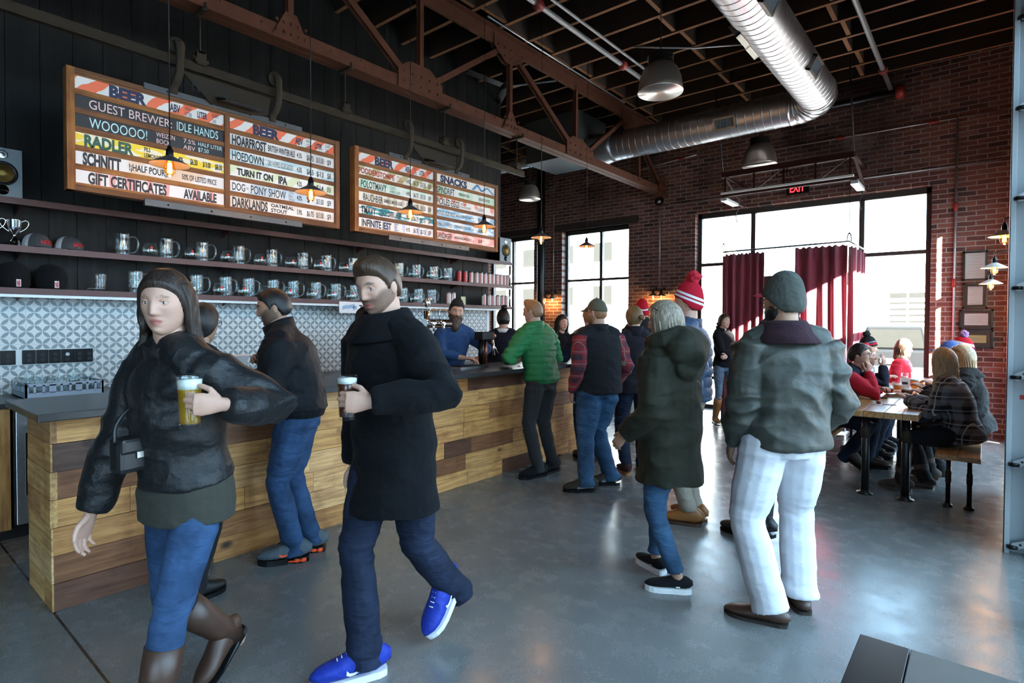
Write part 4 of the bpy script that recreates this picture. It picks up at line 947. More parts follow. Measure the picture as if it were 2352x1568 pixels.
for k,px in enumerate((1252,1268)):
    p=at(px,688,Y=9.85);pendant('wall_lamp',(p.x,9.85,p.z),'small glowing wall lamp by the drain pipe, '+('pipe side' if k==0 else 'window side'),'wall lamps on the brick',None,[(0,0,.13),(0,0,.15),(0,.05,.16),(0,.13,.15)],.9)
for k,px in enumerate((1500,1519)):
    p=at(px,682,Y=9.85);pendant('wall_lamp',(p.x,9.85,p.z),'small glowing wall lamp on the brick beside the red pompom, '+('left of its pair' if k==0 else 'right of its pair'),'wall lamps on the brick',None,[(0,0,.13),(0,0,.15),(0,.05,.16),(0,.13,.15)],.9)
DOMEM=flat('spun_aluminium',(.52,.47,.42),.33,.9,.06)
def highbay(loc,label,s=1.0):
    o=thing('dome_lamp',loc,label,'ceiling lamp','big dome lamps under the roof')
    b=MB();b.lathe([(r*s,z*s) for r,z in[(.21,0),(.212,.008),(.205,.05),(.19,.14),(.16,.215),(.12,.262),(.105,.27),(.10,.262),(.15,.21),(.182,.13),(.197,.05),(.203,.003)]],44);b.build('dome',DOMEM,o,local=True)
    b=MB();b.lathe([(r*s,z*s) for r,z in[(0,.06),(.2,.008),(.2,.004),(0,.056)]],44,sm=False);b.build('lens',flat('prism_lens',(.78,.76,.74),.3,.2,.1),o,local=True)
    b=MB();pr=[]
    for i in range(6):
        z=.27+i*.014;pr+=[(.1*s,z*s),(.118*s,(z+.002)*s),(.118*s,(z+.008)*s),(.1*s,(z+.01)*s)]
    b.lathe([(0,.27*s)]+pr+[(0,.36*s)],30,sm=False);b.build('cooling_fins',M_BLACK,o,local=True)
    b=MB();L=5.06-loc[2]-.36*s;n=int(L/.035+.99)
    for i in range(n):
        z=.36*s+.035*(i+.5);a=(i%2)*PI/2;R=Matrix.Rotation(a,3,'Z');P=[R@Vector((math.cos(t)*.009,0,math.sin(t)*.022))+Vector((0,0,z)) for t in[2*PI*k/8 for k in range(8)]]
        b.tube(P,.0032,5,closed=True)
    b.build('chain',M_BLACK,o,local=True);return o
highbay((-2.69,5.69,3.975),'big aluminium dome lamp on a chain, left of the duct bend',1.12);highbay((-2.66,9.05,3.915),'aluminium dome lamp hanging before the far brick wall above the curtains',1.18);highbay((-6.32,8.09,3.735),'aluminium dome lamp past the end of the bar wall',.92)
# ================================================================= CURTAINED DOORWAY
def velvet(name,col):
    t=NT(name);c=lin(col);n=t.noise(3,3);lw=t.n('LayerWeight',{0:.35}).outputs[1]
    t.p(col=t.mix(n,tuple(x*.8 for x in c),tuple(x*1.25 for x in c)),rough=.75,sheen=.5);t.bump(t.noise(240,2),.15,.004)
    tl=t.n('BsdfTranslucent',{0:tuple(min(1,x*1.3) for x in c)})
    mx=t.n('MixShader',{0:.12,1:t.b.outputs[0],2:tl});t.set(t.o.inputs[0],mx);return t.m
VELV=velvet('burgundy_velvet',(.20,.014,.035))
def curtain(P,Q,z0,z1,folds,label,seed,dp=.045):
    P=Vector((*P,0));Q=Vector((*Q,0));L=(Q-P).length;d=(Q-P)/L;nrm=Vector((d.y,-d.x,0));r=random.Random(seed)
    n=int(folds*14);b=MB();rows=10;ph=[r.uniform(0,6.28) for _ in range(3)]
    v=[]
    for j in range(rows+1):
        t=j/rows;z=z0+(z1-z0)*t;am=dp*(1-.45*t)
        for i in range(n+1):
            s=i/n;a=math.sin(s*folds*2*PI+ph[0]+.5*math.sin(t*2+ph[1])+.8*math.sin(s*9+ph[2]))
            o=am*(abs(a)**.75*(1 if a>0 else -1)) +.012*math.sin(s*23+t*3)
            p=P+d*(s*L+.015*math.sin(s*folds*4*PI+ph[1])*(1-t))+nrm*o;v.append((p.x,p.y,z+(.012*math.sin(s*folds*4*PI) if j==rows else 0)))
    f=[(j*(n+1)+i,j*(n+1)+i+1,(j+1)*(n+1)+i+1,(j+1)*(n+1)+i) for j in range(rows) for i in range(n)]
    b.add(v,f,0,True);o=b.build('curtain',VELV,loc=(P+Q)/2);so=o.modifiers.new('s','SOLIDIFY');so.thickness=.006
    return tag(o,label,'curtain')
curtain((-3.13,9.0),(-2.55,9.0),.03,2.60,5,'burgundy velvet curtain left of the doorway gap',1)
curtain((-2.13,9.0),(-1.47,9.0),.03,2.62,4,'burgundy velvet curtain right of the doorway gap, sunlit low down',2,.026)
curtain((-1.44,9.06),(-1.4,9.92),.03,2.60,6,'burgundy velvet side curtain running back to the window',3)
curtain((-3.2,9.9),(-3.17,9.06),.03,2.60,6,'burgundy velvet side curtain on the left, running back to the window',4)
o=thing('curtain_rail',(-2.3,9.5,2.62),'bent black curtain rail hung around the doorway on wires','rail')
b=MB();b.tube([(-3.2,9.98,2.64),(-3.17,9.0,2.645),(-1.45,9.0,2.665),(-1.4,9.98,2.64)],.012,8);b.build('rail',M_BLACK,o)
for x,y in((-3.17,9.0),(-1.45,9.0)):
    b=MB();b.tube([(x,y,2.66),(x,y,3.53)],.004,6);b.build('hanging_wire',M_BLACK,o)
    b=MB();b.tube(catmull([(x-.025,y,2.66),(x-.02,y,2.74),(x,y,2.78),(x+.02,y,2.74),(x+.025,y,2.66)],4),.007,6);b.build('shackle',M_BLACK,o)
o=thing('canopy_frame',(-2.3,9.5,3.56),'dark red steel canopy frame above the curtains with bright light bars','canopy')
b=MB();b.box(-3.2,-1.4,8.96,9.02,3.80,3.88);b.box(-3.2,-1.4,8.97,9.01,3.5,3.535);
b.build('front_truss_chord',M_MAROON,o)
for k,x in enumerate((-3.15,-2.72,-2.3,-1.88,-1.45)):
    b=MB();b.beam((x,8.99,3.52),(x,8.99,3.82),.03,.012);b.build('truss_post',M_MAROON,o)
    if k<4:
        b=MB();za,zb=(3.53,3.82) if k%2 else (3.82,3.53);b.beam((x,8.99,za),(x+.42,8.99,zb),.03,.01);b.build('truss_diagonal',M_MAROON,o)
for x in(-3.19,-1.41):
    b=MB();b.box(x-.02,x+.02,9.0,9.98,3.84,3.88);b.box(x-.02,x+.02,9.0,9.98,3.50,3.53);b.beam((x,9.02,3.84),(x,9.95,3.55),.04,.02);b.build('side_arm',M_MAROON,o)
    b=MB();b.box(x-.05,x+.05,9.04,9.6,3.455,3.5);b.build('light_bar',M_LEDGE,o,bevel=.004)
    b=MB();b.tube([(x,9.0,3.88),(x-.02,8.6,ZC)],.012,8);b.build('hanger_rod',M_BLACK,o)
    b=MB();b.tube(catmull([(x,9.62,3.5),(x+.02,9.66,3.42),(x-.02,9.68,3.34),(x,9.68,3.2)],4),.008,6);b.build('cable_hook',M_BLACK,o)
b=MB();b.box(-3.2,-1.4,8.93,8.985,3.535,3.565);b.build('front_light_bar',M_WHITE,o,bevel=.004)
t=MB();letters(t,'NOTCH',(-2.05,9.03,3.69),(-1,0,0),(0,0,1),.1,.42,0,.02);t.build('lettering',M_MAROON,o)
o=thing('exit_sign',(-2.33,9.95,3.64),'black EXIT sign with red letters on the brick above the doorway','sign')
b=MB();b.box(-2.5,-2.17,9.93,9.995,3.60,3.80);b.build('housing',M_BLKP,o,bevel=.004)
t=MB();letters(t,'EXIT',(-2.335,9.927,3.635),(1,0,0),(0,0,1),.13,.22,0,.02,'C');t.build('lettering',emit('exit_red',(1,.02,.03),2.5),o)
# ---- framed certificates on the right
PAPR=flat('certificate_paper',(.62,.55,.52),.7,0,.05)
def cert(x0,y0,x1,y1,mat,label,kind):
    a=at(x0,y0,Y=9.99);c=at(x1,y1,Y=9.99);o=thing('framed_certificate',((a.x+c.x)/2,9.99,(a.z+c.z)/2),label,'picture frame','framed papers on the brick')
    X0,X1,Z0,Z1=a.x,c.x,c.z,a.z;w=.022;b=MB()
    b.box(X0,X0+w,9.965,9.995,Z0,Z1);b.box(X1-w,X1,9.965,9.995,Z0,Z1);b.box(X0,X1,9.965,9.995,Z1-w,Z1);b.box(X0,X1,9.965,9.995,Z0,Z0+w);b.build('frame',M_BLACK,o)
    b=MB();b.box(X0+w,X1-w,9.985,9.992,Z0+w,Z1-w);b.build('mount',flat('brown_mount',(.05,.028,.02),.6),o)
    m=mat;b=MB();b.box(X0+w+m,X1-w-m,9.981,9.986,Z0+w+m,Z1-w-m);pp=b.build('certificate',PAPR if kind<3 else flat('yellow_note',(.5,.4,.15),.7),o)
    b=MB();
    for k in range(7):
        z=Z1-w-m-.03-(Z1-Z0-2*w-2*m-.05)*k/7;q=.02+.02*((k*5)%3);b.box(X0+w+m+q,X1-w-m-q,9.9795,9.981,z-.003,z)
    if kind==1:
        for zz in(Z0+w+m+.012,Z1-w-m-.015):b.box(X0+w+m+.01,X1-w-m-.01,9.9795,9.981,zz,zz+.006)
    b.build('writing',flat('faint_print',(.30,.25,.24),.7),pp)
    b=MB();b.box(X0+w,X1-w,9.972,9.974,Z0+w,Z1-w);b.build('glazing',pane(),o)
cert(2212,578,2268,643,.004,'topmost framed paper on the brick, tall and pale',0);cert(2212,650,2268,708,.03,'framed certificate with a patterned border, below the tall one',1)
cert(2204,711,2281,756,.032,'wide framed paper below the patterned certificate',2);cert(2205,757,2281,800,.05,'lowest framed note, half hidden by the seated group',3)
# ================================================================= LONG TABLE
o=thing('long_table',(-.72,7.1,0),'long pine plank table on black pipe legs by the window','table')
b=MB();xs=[-1.02,-.82,-.66,-.53,-.415]
TP=[(.52,.30,.12),(.48,.26,.10),(.56,.33,.14),(.50,.28,.11)]
for k in range(4):b.box(xs[k]+.0015,xs[k+1]-.0015,5.87+.004*k,8.9,.705,.76,0,(*TP[k],k*1.7))
b.build('tabletop',M_TABLE,o,bevel=.003)
def pipeleg(x,y,z1,r,o,nm='leg'):
    b=MB();b.tube([(x,y,.01),(x,y,z1)],r,16);l=b.build(nm,M_BLACK,o)
    b=MB();b.lathe([(0,0),(r*2.1,0),(r*2.1,.012),(r*1.25,.02),(r*1.25,.035),(0,.035)],20,(x,y,0));b.build('floor_flange',M_BLACK,l)
    b=MB();b.lathe([(r,z1-.2),(r*1.22,z1-.19),(r*1.22,z1-.11),(r,z1-.1)],16,(x,y,0));b.build('pipe_coupling',M_IRON,l)
for y in(5.98,8.7):
    for x in(-.81,-.51):pipeleg(x,y,.705,.032,o)
def bench(x0,x1,y0,y1,label):
    o=thing('bench',((x0+x1)/2,(y0+y1)/2,0),label,'bench','pine benches at the long table')
    b=MB();xm=(x0+x1)/2;b.box(x0,xm-.001,y0,y1,.40,.44,0,(*TP[0],2));b.box(xm+.001,x1,y0,y1,.40,.44,0,(*TP[2],5));b.build('seat',M_TABLE,o,bevel=.003)
    for y in(y0+.07,y1-.1):
        for x in(x0+.09,x1-.07):pipeleg(x,y,.40,.017,o)
bench(-.305,-.005,5.94,8.3,'pine bench on the wall side of the long table');bench(-1.45,-1.14,5.93,8.9,'pine bench on the curtain side of the long table')
# ---- drinks on the table
def beer(name,col,d=.35):
    if name in MC:return MC[name]
    t=NT(name);tl=t.n('BsdfTranslucent',{0:col});tr=t.n('BsdfTransparent',{0:tuple(min(1,x*1.1) for x in col)});df=t.n('BsdfDiffuse',{0:col});gl=t.n('BsdfGlossy',{0:(1,1,1),1:.05})
    m1=t.n('MixShader',{0:.4,1:tl,2:df});m2=t.n('MixShader',{0:d,1:m1,2:tr});t.set(t.o.inputs[0],t.n('MixShader',{0:.05,1:m2,2:gl}));MC[name]=t.m;return t.m
FOAM=flat('beer_foam',(.80,.76,.68),.8,0,.05,40)
GOLD=beer('golden_beer',(.95,.55,.05));DARK=beer('dark_beer',(.16,.03,.01));REDB=beer('red_beer',(.55,.07,.02));AMBR=beer('amber_beer',(.95,.42,.03));BRWN=beer('brown_beer',(.25,.07,.03))
def glass_of(kind,loc,beerm,fill,label,foam=.012,group=None,name=None):
    o=thing(name or {'snifter':'snifter_glass','pint':'pint_glass','tall':'tall_glass'}[kind],loc,label,'beer glass',group)
    prof={'snifter':[(.03,0),(.036,.006),(.05,.03),(.055,.055),(.05,.085),(.044,.1)],'pint':[(.031,0),(.032,.012),(.038,.08),(.0445,.15)],'tall':[(.03,0),(.032,.02),(.035,.1),(.04,.17)]}[kind]
    H=prof[-1][1]
    def rad(z):
        for (r0,z0),(r1,z1) in zip(prof,prof[1:]):
            if z<=z1:return r0+(r1-r0)*(z-z0)/(z1-z0)
        return prof[-1][0]
    zs=[H*i/14 for i in range(15)]
    b=MB();b.lathe([(0,0)]+[(rad(z),z) for z in zs]+[(rad(z)-.0025,z) for z in zs[::-1] if z>.012]+[(0,.012)],28);b.build('glass_body',GL,o,local=True)
    zf=H*fill;zz=[.0125+(zf-.0125)*i/8 for i in range(9)]
    b=MB();b.lathe([(0,.0125)]+[(rad(z)-.0028,z) for z in zz]+[(0,zf)],28);b.build('beer',beerm,o,local=True)
    if foam:
        b=MB();b.lathe([(0,zf+.0003)]+[(rad(z)-.003,z) for z in(zf+.0003,zf+foam)]+[(0,zf+foam+.002)],28);b.build('foam',FOAM,o,local=True)
    return o
T=.7602
def tb(px,py):
    p=at(px,py,Z=.76);y=min(p.y,8.74-.35*max(0,8.0-p.y)*0)
    return (p.x*y/p.y,y,T)
glass_of('snifter',tb(2040,905),REDB,.62,'round glass of red beer nearest the red sleeve',.02);glass_of('snifter',tb(2083,909),DARK,.62,'round glass of dark beer on the small black board',.018)
glass_of('snifter',tb(2060,897),AMBR,.66,'round glass of amber beer between the red and the dark one',.01);glass_of('pint',tb(2099,899),AMBR,.80,'full pint of orange beer behind the dark glass',.02)
glass_of('snifter',tb(2113,888),AMBR,.6,'round glass of amber beer by the blonde woman',.008);glass_of('pint',tb(2078,864),GOLD,.62,'pale yellow half drunk beer at the far side of the table',.01);glass_of('snifter',tb(2131,866),BRWN,.55,'dark glass by the window frame at the far end',.03)
glass_of('tall',tb(2100,866),BRWN,.15,'tall patterned empty glass at the far end',.0)
def slab(nm,c,s,m,lb,cat,rz=0,bev=.002):
    b=MB();b.box(-s[0]/2,s[0]/2,-s[1]/2,s[1]/2,0,s[2]);o=b.build(nm,m,loc=c,bevel=bev) if False else b.build(nm,m,bevel=bev);o.location=c;o.rotation_euler=(0,0,rz);return tag(o,lb,cat)
p=at(2101,916,Z=.76);slab('tasting_board',(p.x,p.y-.02,T),(.16,.05,.012),M_BLACK,'black flight board on the table under the dark glass','board',.5)
p=at(2052,911,Z=.76);slab('steel_tin',(p.x,p.y,T),(.12,.07,.035),M_STEEL,'low steel tin on the table before the red beer','tin',.6)
p=at(2140,894,Z=.76);slab('serving_tray',(p.x,p.y,T),(.2,.1,.006),M_BLKP,'thin black tray at the table edge beside the blonde woman','tray',.2)
def disc(nm,c,r,h,m,lb,cat):
    b=MB();b.lathe([(0,0),(r,0),(r,h),(0,h)],22);o=b.build(nm,m,local=True);o.location=c;return tag(o,lb,cat)
p=at(2043,929,Z=.76);disc('coaster',(p.x,p.y,T),.055,.003,M_WHITE,'white round coaster near the table end','coaster');p=at(2010,928,Z=.76);disc('coaster',(p.x,p.y,T),.06,.003,M_WHITE,'white round coaster under the two sauce cups','coaster')
for k,(px,m,lb) in enumerate(((2006,M_WHITE,'white sauce cup on the coaster'),(2018,flat('red_sauce',(.2,.02,.02),.4),'dark red sauce cup on the coaster'))):
    p=at(px,928,Z=.76);disc('sauce_cup',(p.x,p.y,T+.0032),.018,.028,m,lb,'cup')
p=at(2007,912,Z=.76);disc('white_dish',(p.x,p.y,T),.07,.012,M_WHITE,'shallow white dish near the red sleeve','dish')
p=at(2030,915,Z=.76);slab('bunch_of_keys',(p.x,p.y,T),(.06,.03,.012),M_IRON,'dark bunch of keys beside the steel tin','keys',.3)
o=thing('menu_holder',tb(2078,888),'small upright printed table card behind the glasses','table card');b=MB();b.box(-.05,.05,-.004,.004,0,.11);b.build('card',M_WHITE,o,local=True);b=MB();b.box(-.03,.03,-.0052,-.004,.03,.06);b.build('printed_block',INK,o,local=True)
# ---- near table corner, bottom right
o=thing('corner_table',(-.03,1.2,0),'dark two tone table corner at the lower right edge','table')
b=MB();b.box(-.229,-.126,.9,1.655,.725,.75);b.build('black_edge_board',flat('scuffed_black',(.010,.010,.011),.28,0,.4,12),o,bevel=.002)
b=MB();b.box(-.124,.20,.9,1.655,.725,.75);b.build('grey_top',flat('slate_laminate',(.10,.11,.105),.5,0,.15,30),o,bevel=.002)
b=MB();b.box(-.22,.19,.92,1.64,.70,.725);b.build('apron',M_BLACK,o)
for x in(-.18,.15):
    for y in(.95,1.58):
        b=MB();b.tube([(x,y,0),(x,y,.70)],.018,10);b.build('leg',M_BLACK,o)
# ---- track of the overhead door
o=thing('door_track',(.18,5.08,0),'tall grey steel door track with rollers at the right edge','door track')
b=MB();b.box(.135,.247,5.085,5.1,.0,5.0);b.build('back_plate',M_GREYPT,o)
b=MB();b.box(.118,.124,5.03,5.1,.0,5.0);b.box(.118,.135,5.094,5.1,0,5.0);b.box(.118,.15,5.03,5.034,0,5.0);b.build('track_channel',M_GREYPT,o,bevel=.001)
for z in(.07,.62,1.2,1.79,2.38,2.97,3.56):
    h=MB();h.lathe([(.008,-.01),(.028,-.012),(.032,0),(.028,.012),(.008,.012)],18,(.165,5.03,z-.02));wh=h.build('roller',M_BLKP,o)
    b=MB();P=[(.155,z-.035),(.175,z-.042),(.236,z-.005),(.246,z+.03),(.225,z+.035),(.16,z+.005)];b.prism(P,Matrix(((1,0,0,0),(0,0,1,5.02),(0,1,0,0),(0,0,0,1))),.006);hb=b.build('hinge_bracket',M_STEEL,o)
    b=MB()
    for xx,zz in((.172,z-.018),(.205,z+.004),(.235,z+.018)):b.lathe([(0,0),(.007,0),(.007,.004),(0,.004)],10,(xx,5.016,zz),0,False,Matrix.Rotation(PI/2,3,'X'))
    b.build('rivet',M_BLACK,hb)
b=MB();b.box(.19,.215,5.08,5.086,1.03,1.06);b.build('red_sticker',M_RED,o)
o=tag(MB().tube([(.12,5.15,.05),(.2,5.15,.05)],.035,12).build('door_sensor',M_BLKP,loc=(.16,5.15,.05)),'small black door sensor low beside the track','sensor')

p=at(1515,464,Y=9.9)
o=thing('security_camera',(p.x,9.97,p.z),'small black camera on the brick below the truss end','camera')
b=MB();b.tube([(p.x,9.99,p.z+.04),(p.x,9.93,p.z+.04)],.05,16);b.build('mount',M_BLKP,o)
b=MB();b.ball((p.x,9.87,p.z),.085,(1,.9,.8),18,12);b.build('housing',M_BLKP,o)
b=MB();b.lathe([(0,0),(.035,0),(.035,.02),(0,.02)],18,(p.x+.04,9.79,p.z-.01),0,True,Matrix.Rotation(PI/2,3,'X'));b.build('lens',M_STEEL,o)
# ================================================================= PEOPLE: the figure builder
_rg=np.random.RandomState(5)
_K=[(_rg.normal(size=(9,3)),_rg.uniform(0,6.28,9)) for _ in range(12)]
def wav(V,sc,seed=0):
    """smooth random field in -1..1 (sum of sines)"""
    k,ph=_K[seed%12];A=V*np.asarray(sc)
    A=A+.35*np.sin(A[:,[1,2,0]]*1.7+ph[:3])
    return np.sin(A@k.T+ph).sum(1)/4.5
def remesh(mb,voxel,smooth=3):
    me=mb.mesh('tmp',[]);ob=bpy.data.objects.new('tmp',me);COL.objects.link(ob)
    m=ob.modifiers.new('r','REMESH');m.mode='VOXEL';m.voxel_size=voxel
    if smooth:
        q=ob.modifiers.new('s','SMOOTH');q.iterations=smooth;q.factor=.5
    dg=bpy.context.evaluated_depsgraph_get();dg.update()
    r=bpy.data.meshes.new_from_object(ob.evaluated_get(dg))
    V=np.empty(len(r.vertices)*3,'f');r.vertices.foreach_get('co',V);V=V.reshape(-1,3).astype(float)
    N=np.empty(len(r.vertices)*3,'f');r.vertices.foreach_get('normal',N);N=N.reshape(-1,3).astype(float)
    Fs=[tuple(p.vertices) for p in r.polygons]
    bpy.data.objects.remove(ob);bpy.data.meshes.remove(me);bpy.data.meshes.remove(r)
    return V,N,Fs
def arr_build(name,V,Fs,mats,parent,mi=None):
    me=bpy.data.meshes.new(name);me.from_pydata([tuple(v) for v in V],[],Fs)
    for m in (mats if isinstance(mats,(list,tuple)) else [mats]):me.materials.append(m)
    me.polygons.foreach_set('use_smooth',[True]*len(Fs))
    if mi is not None:me.polygons.foreach_set('material_index',mi)
    me.update();o=bpy.data.objects.new(name,me);COL.objects.link(o);o.parent=parent;return o
def smoothstep(a,b,x):t=np.clip((x-a)/(b-a),0,1);return t*t*(3-2*t)
def head_geo(fem=False,fat=0.):
    nu,nv=88,64;a=np.linspace(-PI,PI,nu,endpoint=False);ph=a-.42*np.sin(a)
    th=np.linspace(0,PI,nv+1);V=[]
    TH,PH=np.meshgrid(th,ph,indexing='ij');z=-np.cos(TH)
    r=np.where(z>0,np.sqrt(np.maximum(0,1-z*z)),np.maximum(0,1-np.abs(z)**2.7)**(1/2.7))
    x=.0765*r*np.sin(PH);y=.098*r*np.cos(PH);z=.119*z
    x=x.ravel();y=y.ravel();z=z.ravel()
    low=np.clip(-z/.119,0,1)
    x*=1-(.34 if fem else .27)*low**1.5+fat*low
    y=np.where(y<0,y*(1-.62*smoothstep(.1,.85,low)),y*(1-.12*smoothstep(.0,.5,np.clip(.5-np.abs(low-.35),0,.5))))
    y=np.where(y<0,y*1.04,y);fr=smoothstep(.02,.06,y)
    g=lambda cx,cz,sx,sz:np.exp(-((np.abs(x)-cx)/sx)**2-((z-cz)/sz)**2)*fr
    dy=0
    y0=y.copy()
    nz=np.clip((.022-z)/.052,0,1);nose=np.where((z<.024)&(z>-.040),nz**1.15*.024*(1-smoothstep(-.030,-.040,z)),0)
    y=y+nose*np.exp(-(x/(.0085+.006*nz))**2)*fr
    y=y+g(0,.030,.05,.012)*(.003 if fem else .006)
    y=y-g(.031,.010,.017,.012)*.011
    y=y+g(.046,-.022,.018,.02)*.004
    y=y+g(0,-.0535,.019,.0052)*.006+g(0,-.0675,.017,.006)*.007-g(0,-.0605,.022,.0025)*.004
    y=y+g(0,-.099,.022,.016)*.009-g(0,-.082,.02,.006)*.003
    x=x+np.sign(x)*g(.05,-.07,.02,.025)*(.0 if fem else .003)
    V=np.stack([x,y,z],1);Fs=[]
    for i in range(nv):
        for k in range(nu):
            q=(i*nu+k,i*nu+(k+1)%nu,(i+1)*nu+(k+1)%nu,(i+1)*nu+k)
            Fs.append(q)
    n=V/np.array([.0765,.098,.119])**2;n/=np.maximum(1e-6,np.linalg.norm(n,axis=1))[:,None]
    return V,n,Fs
def knit(name,base,bands):
    if name in MC:return MC[name]
    t=NT(name);hz=t.n('Attribute',attribute_name='hz').outputs[2];c=t.mix(t.noise(60,2),tuple(x*.75 for x in base),base)
    for a,b,col in bands:c=t.mix(t.ma('MULTIPLY',t.ma('GREATER_THAN',hz,a),t.ma('LESS_THAN',hz,b)),c,col)
    t.p(col=c,rough=.95,spec=.2);t.bump(t.noise(420,1),.4,.004);MC[name]=t.m;return t.m
_HG={}
def hg(fem,fat=0):
    if (fem,fat) not in _HG:_HG[(fem,fat)]=head_geo(fem,fat)
    return _HG[(fem,fat)]
def hairline(y,kind):
    """lowest scalp height kept, by front-back position"""
    if kind=='hat':pts=[(-.11,-.055),(-.04,-.045),(.0,-.01),(.04,.022),(.11,.040)]
    elif kind=='hathigh':pts=[(-.11,-.02),(-.04,-.005),(.0,.02),(.04,.036),(.11,.047)]
    elif kind=='hatback':pts=[(-.11,-.035),(-.04,-.03),(.0,.025),(.04,.060),(.11,.074)]
    elif kind=='cap':pts=[(-.11,.01),(-.04,.02),(.0,.03),(.04,.040),(.11,.048)]
    elif kind=='long':pts=[(-.11,-.09),(-.03,-.10),(.0,-.07),(.03,-.02),(.05,.035),(.075,.062),(.11,.078)]
    else:pts=[(-.11,-.062),(-.045,-.06),(-.025,-.015),(-.01,.012),(.012,.005),(.022,-.018),(.03,.02),(.05,.052),(.075,.066),(.11,.078)]
    return np.interp(y,[p[0] for p in pts],[p[1] for p in pts])
def shell(fem,kind,th,rough=0,seed=0,crown=0.,rib=0,fat=0,back=0.):
    V,n,Fs=hg(fem,fat);zm=hairline(V[:,1],kind);ht_=kind in('hat','hathigh','cap','hatback')
    k=smoothstep(-.005,.004,V[:,2]-zm) if ht_ else smoothstep(-.012,.020,V[:,2]-zm)
    off=-.004+(th+.004)*k
    if rough:off=off+k*rough*wav(V,(70,70,26),seed)
    if rib:
        ang=np.arctan2(V[:,0],V[:,1]);off=off+k*.0016*np.cos(ang*rib)
    W=V+n*off[:,None]
    t=smoothstep(.02,.12,V[:,2]);W[:,2]+=crown*t;W[:,1]-=back*t
    keep=V[:,2]>zm-.016
    F2=[f for f in Fs if keep[list(f)].all()]
    return W,F2
class Body:
    pass
def v3(*a):return Vector(a)
def ik(S,T,a,b,pole):
    S=Vector(S);T=Vector(T);d=T-S;L=min(d.length,(a+b)*.998);d.normalize()
    T2=S+d*L;c=(a*a-b*b+L*L)/(2*L);h=math.sqrt(max(0,a*a-c*c))
    p=Vector(pole);p=p-d*p.dot(d)
    if p.length<1e-5:p=Vector((0,0,1))
    return S+d*c+p.normalized()*h,T2
SKIN={}
def skin(col,lip,brow,beard=None):
    key=('skin',col,lip,brow,beard)
    if key in MC:return MC[key]
    t=NT('skin');c=lin(col);f=t.noise(30,3);at_=lambda n:t.n('Attribute',attribute_name=n).outputs[2]
    cc=t.mix(f,tuple(x*.86 for x in c),tuple(min(1,x*1.1) for x in c))
    if beard:cc=t.mix(t.ma('MULTIPLY',at_('stubble'),t.ma('ADD',.6,t.ma('MULTIPLY',t.noise(300,1),.5))),cc,lin(beard))
    cc=t.mix(at_('lip'),cc,lin(lip));cc=t.mix(at_('brow'),cc,lin(brow))
    t.p(col=cc,rough=.48,spec=.4);t.set(t.b.inputs['Subsurface Weight'],.08);t.set(t.b.inputs['Subsurface Radius'],(.02,.008,.004));MC[key]=t.m;return t.m
SK_P,SK_M,SK_D=(.52,.30,.22),(.42,.235,.155),(.20,.105,.065)
LIP,LIPR=(.34,.11,.09),(.40,.02,.03)
EYEW=flat('eye_white',(.50,.47,.45),.3,0,.03);IRIS=flat('eye_dark',(.025,.018,.012),.15)
def hairmat(name,col,col2=None,sc=1):
    if name in MC:return MC[name]
    t=NT(name);c=lin(col);c2=lin(col2) if col2 else tuple(x*1.9+.004 for x in c)
    n=t.noise(1.0,4,.6,t.map((150*sc,150*sc,9)));t.p(col=t.mix(t.ramp(n,[(.35,0),(.7,1)]),c,c2),rough=.45,spec=.4);t.bump(n,.6,.006);MC[name]=t.m;return t.m
H_BLK=hairmat('hair_black',(.006,.005,.005));H_BRN=hairmat('hair_brown',(.035,.018,.009));H_LBR=hairmat('hair_light_brown',(.14,.08,.035));H_BLD=hairmat('hair_blonde',(.30,.20,.10),(.70,.56,.36));H_GIN=hairmat('hair_sandy',(.20,.10,.045));H_GRB=hairmat('hair_ash_blonde',(.11,.085,.06),(.42,.35,.26))
def hand(mb,Wp,d,b,side,curl=(25,30,20),thumb=.5,s=1.0,spread=1.0):
    Wp=Vector(Wp);d=Vector(d).normalized();b=Vector(b);b=(b-d*b.dot(d)).normalized();t=d.cross(b)*(1 if side=='L' else -1)
    P=lambda a,c,e:Wp+d*(a*s)+t*(c*s)+b*(e*s)
    mb.tube([P(-.03,0,0),P(0,0,0),P(.03,0,.001),P(.06,0,.002),P(.088,0,.001)],[(.024*s,.019*s),(.025*s,.018*s),(.034*s,.0165*s),(.041*s,.015*s),(.039*s,.0125*s)],14,ref=b)
    for i,(c,a,L,r) in enumerate(((.029,.082,.072,.0088),(.0098,.088,.080,.0092),(-.0098,.084,.074,.0088),(-.0285,.074,.058,.0076))):
        p=P(a,c,0);ang=0;pts=[p-d*.014*s,p];sp=(c/.03)*.10*spread
        for f,cu in zip((.45,.31,.24),curl):
            ang+=math.radians(cu+(4 if i==3 else 0));q=d*math.cos(ang)-b*math.sin(ang)+t*sp*math.cos(ang);p=p+q.normalized()*L*f*s;pts.append(p)
        mb.tube(pts,[r*s*k for k in(1.05,1.02,.96,.88,.66)],10,ref=t)
    p=P(.018,.024,-.006);q1=(d*.62+t*.72-b*.28*thumb).normalized();q2=(d*.86+t*.30-b*.55*thumb).normalized();q3=(d*.9+t*.02-b*.75*thumb).normalized()
    a1=p+q1*.036*s;a2=a1+q2*.032*s;a3=a2+q3*.026*s
    mb.tube([p-q1*.012*s,p,a1,a2,a3],[.013*s,.0135*s,.0108*s,.0095*s,.0068*s],10,ref=b)
TOR_M=[(-.12,.160,.122),(0,.168,.126),(.12,.155,.115),(.28,.168,.124),(.38,.178,.118),(.44,.165,.100),(.485,.120,.078),(.525,.072,.066)]
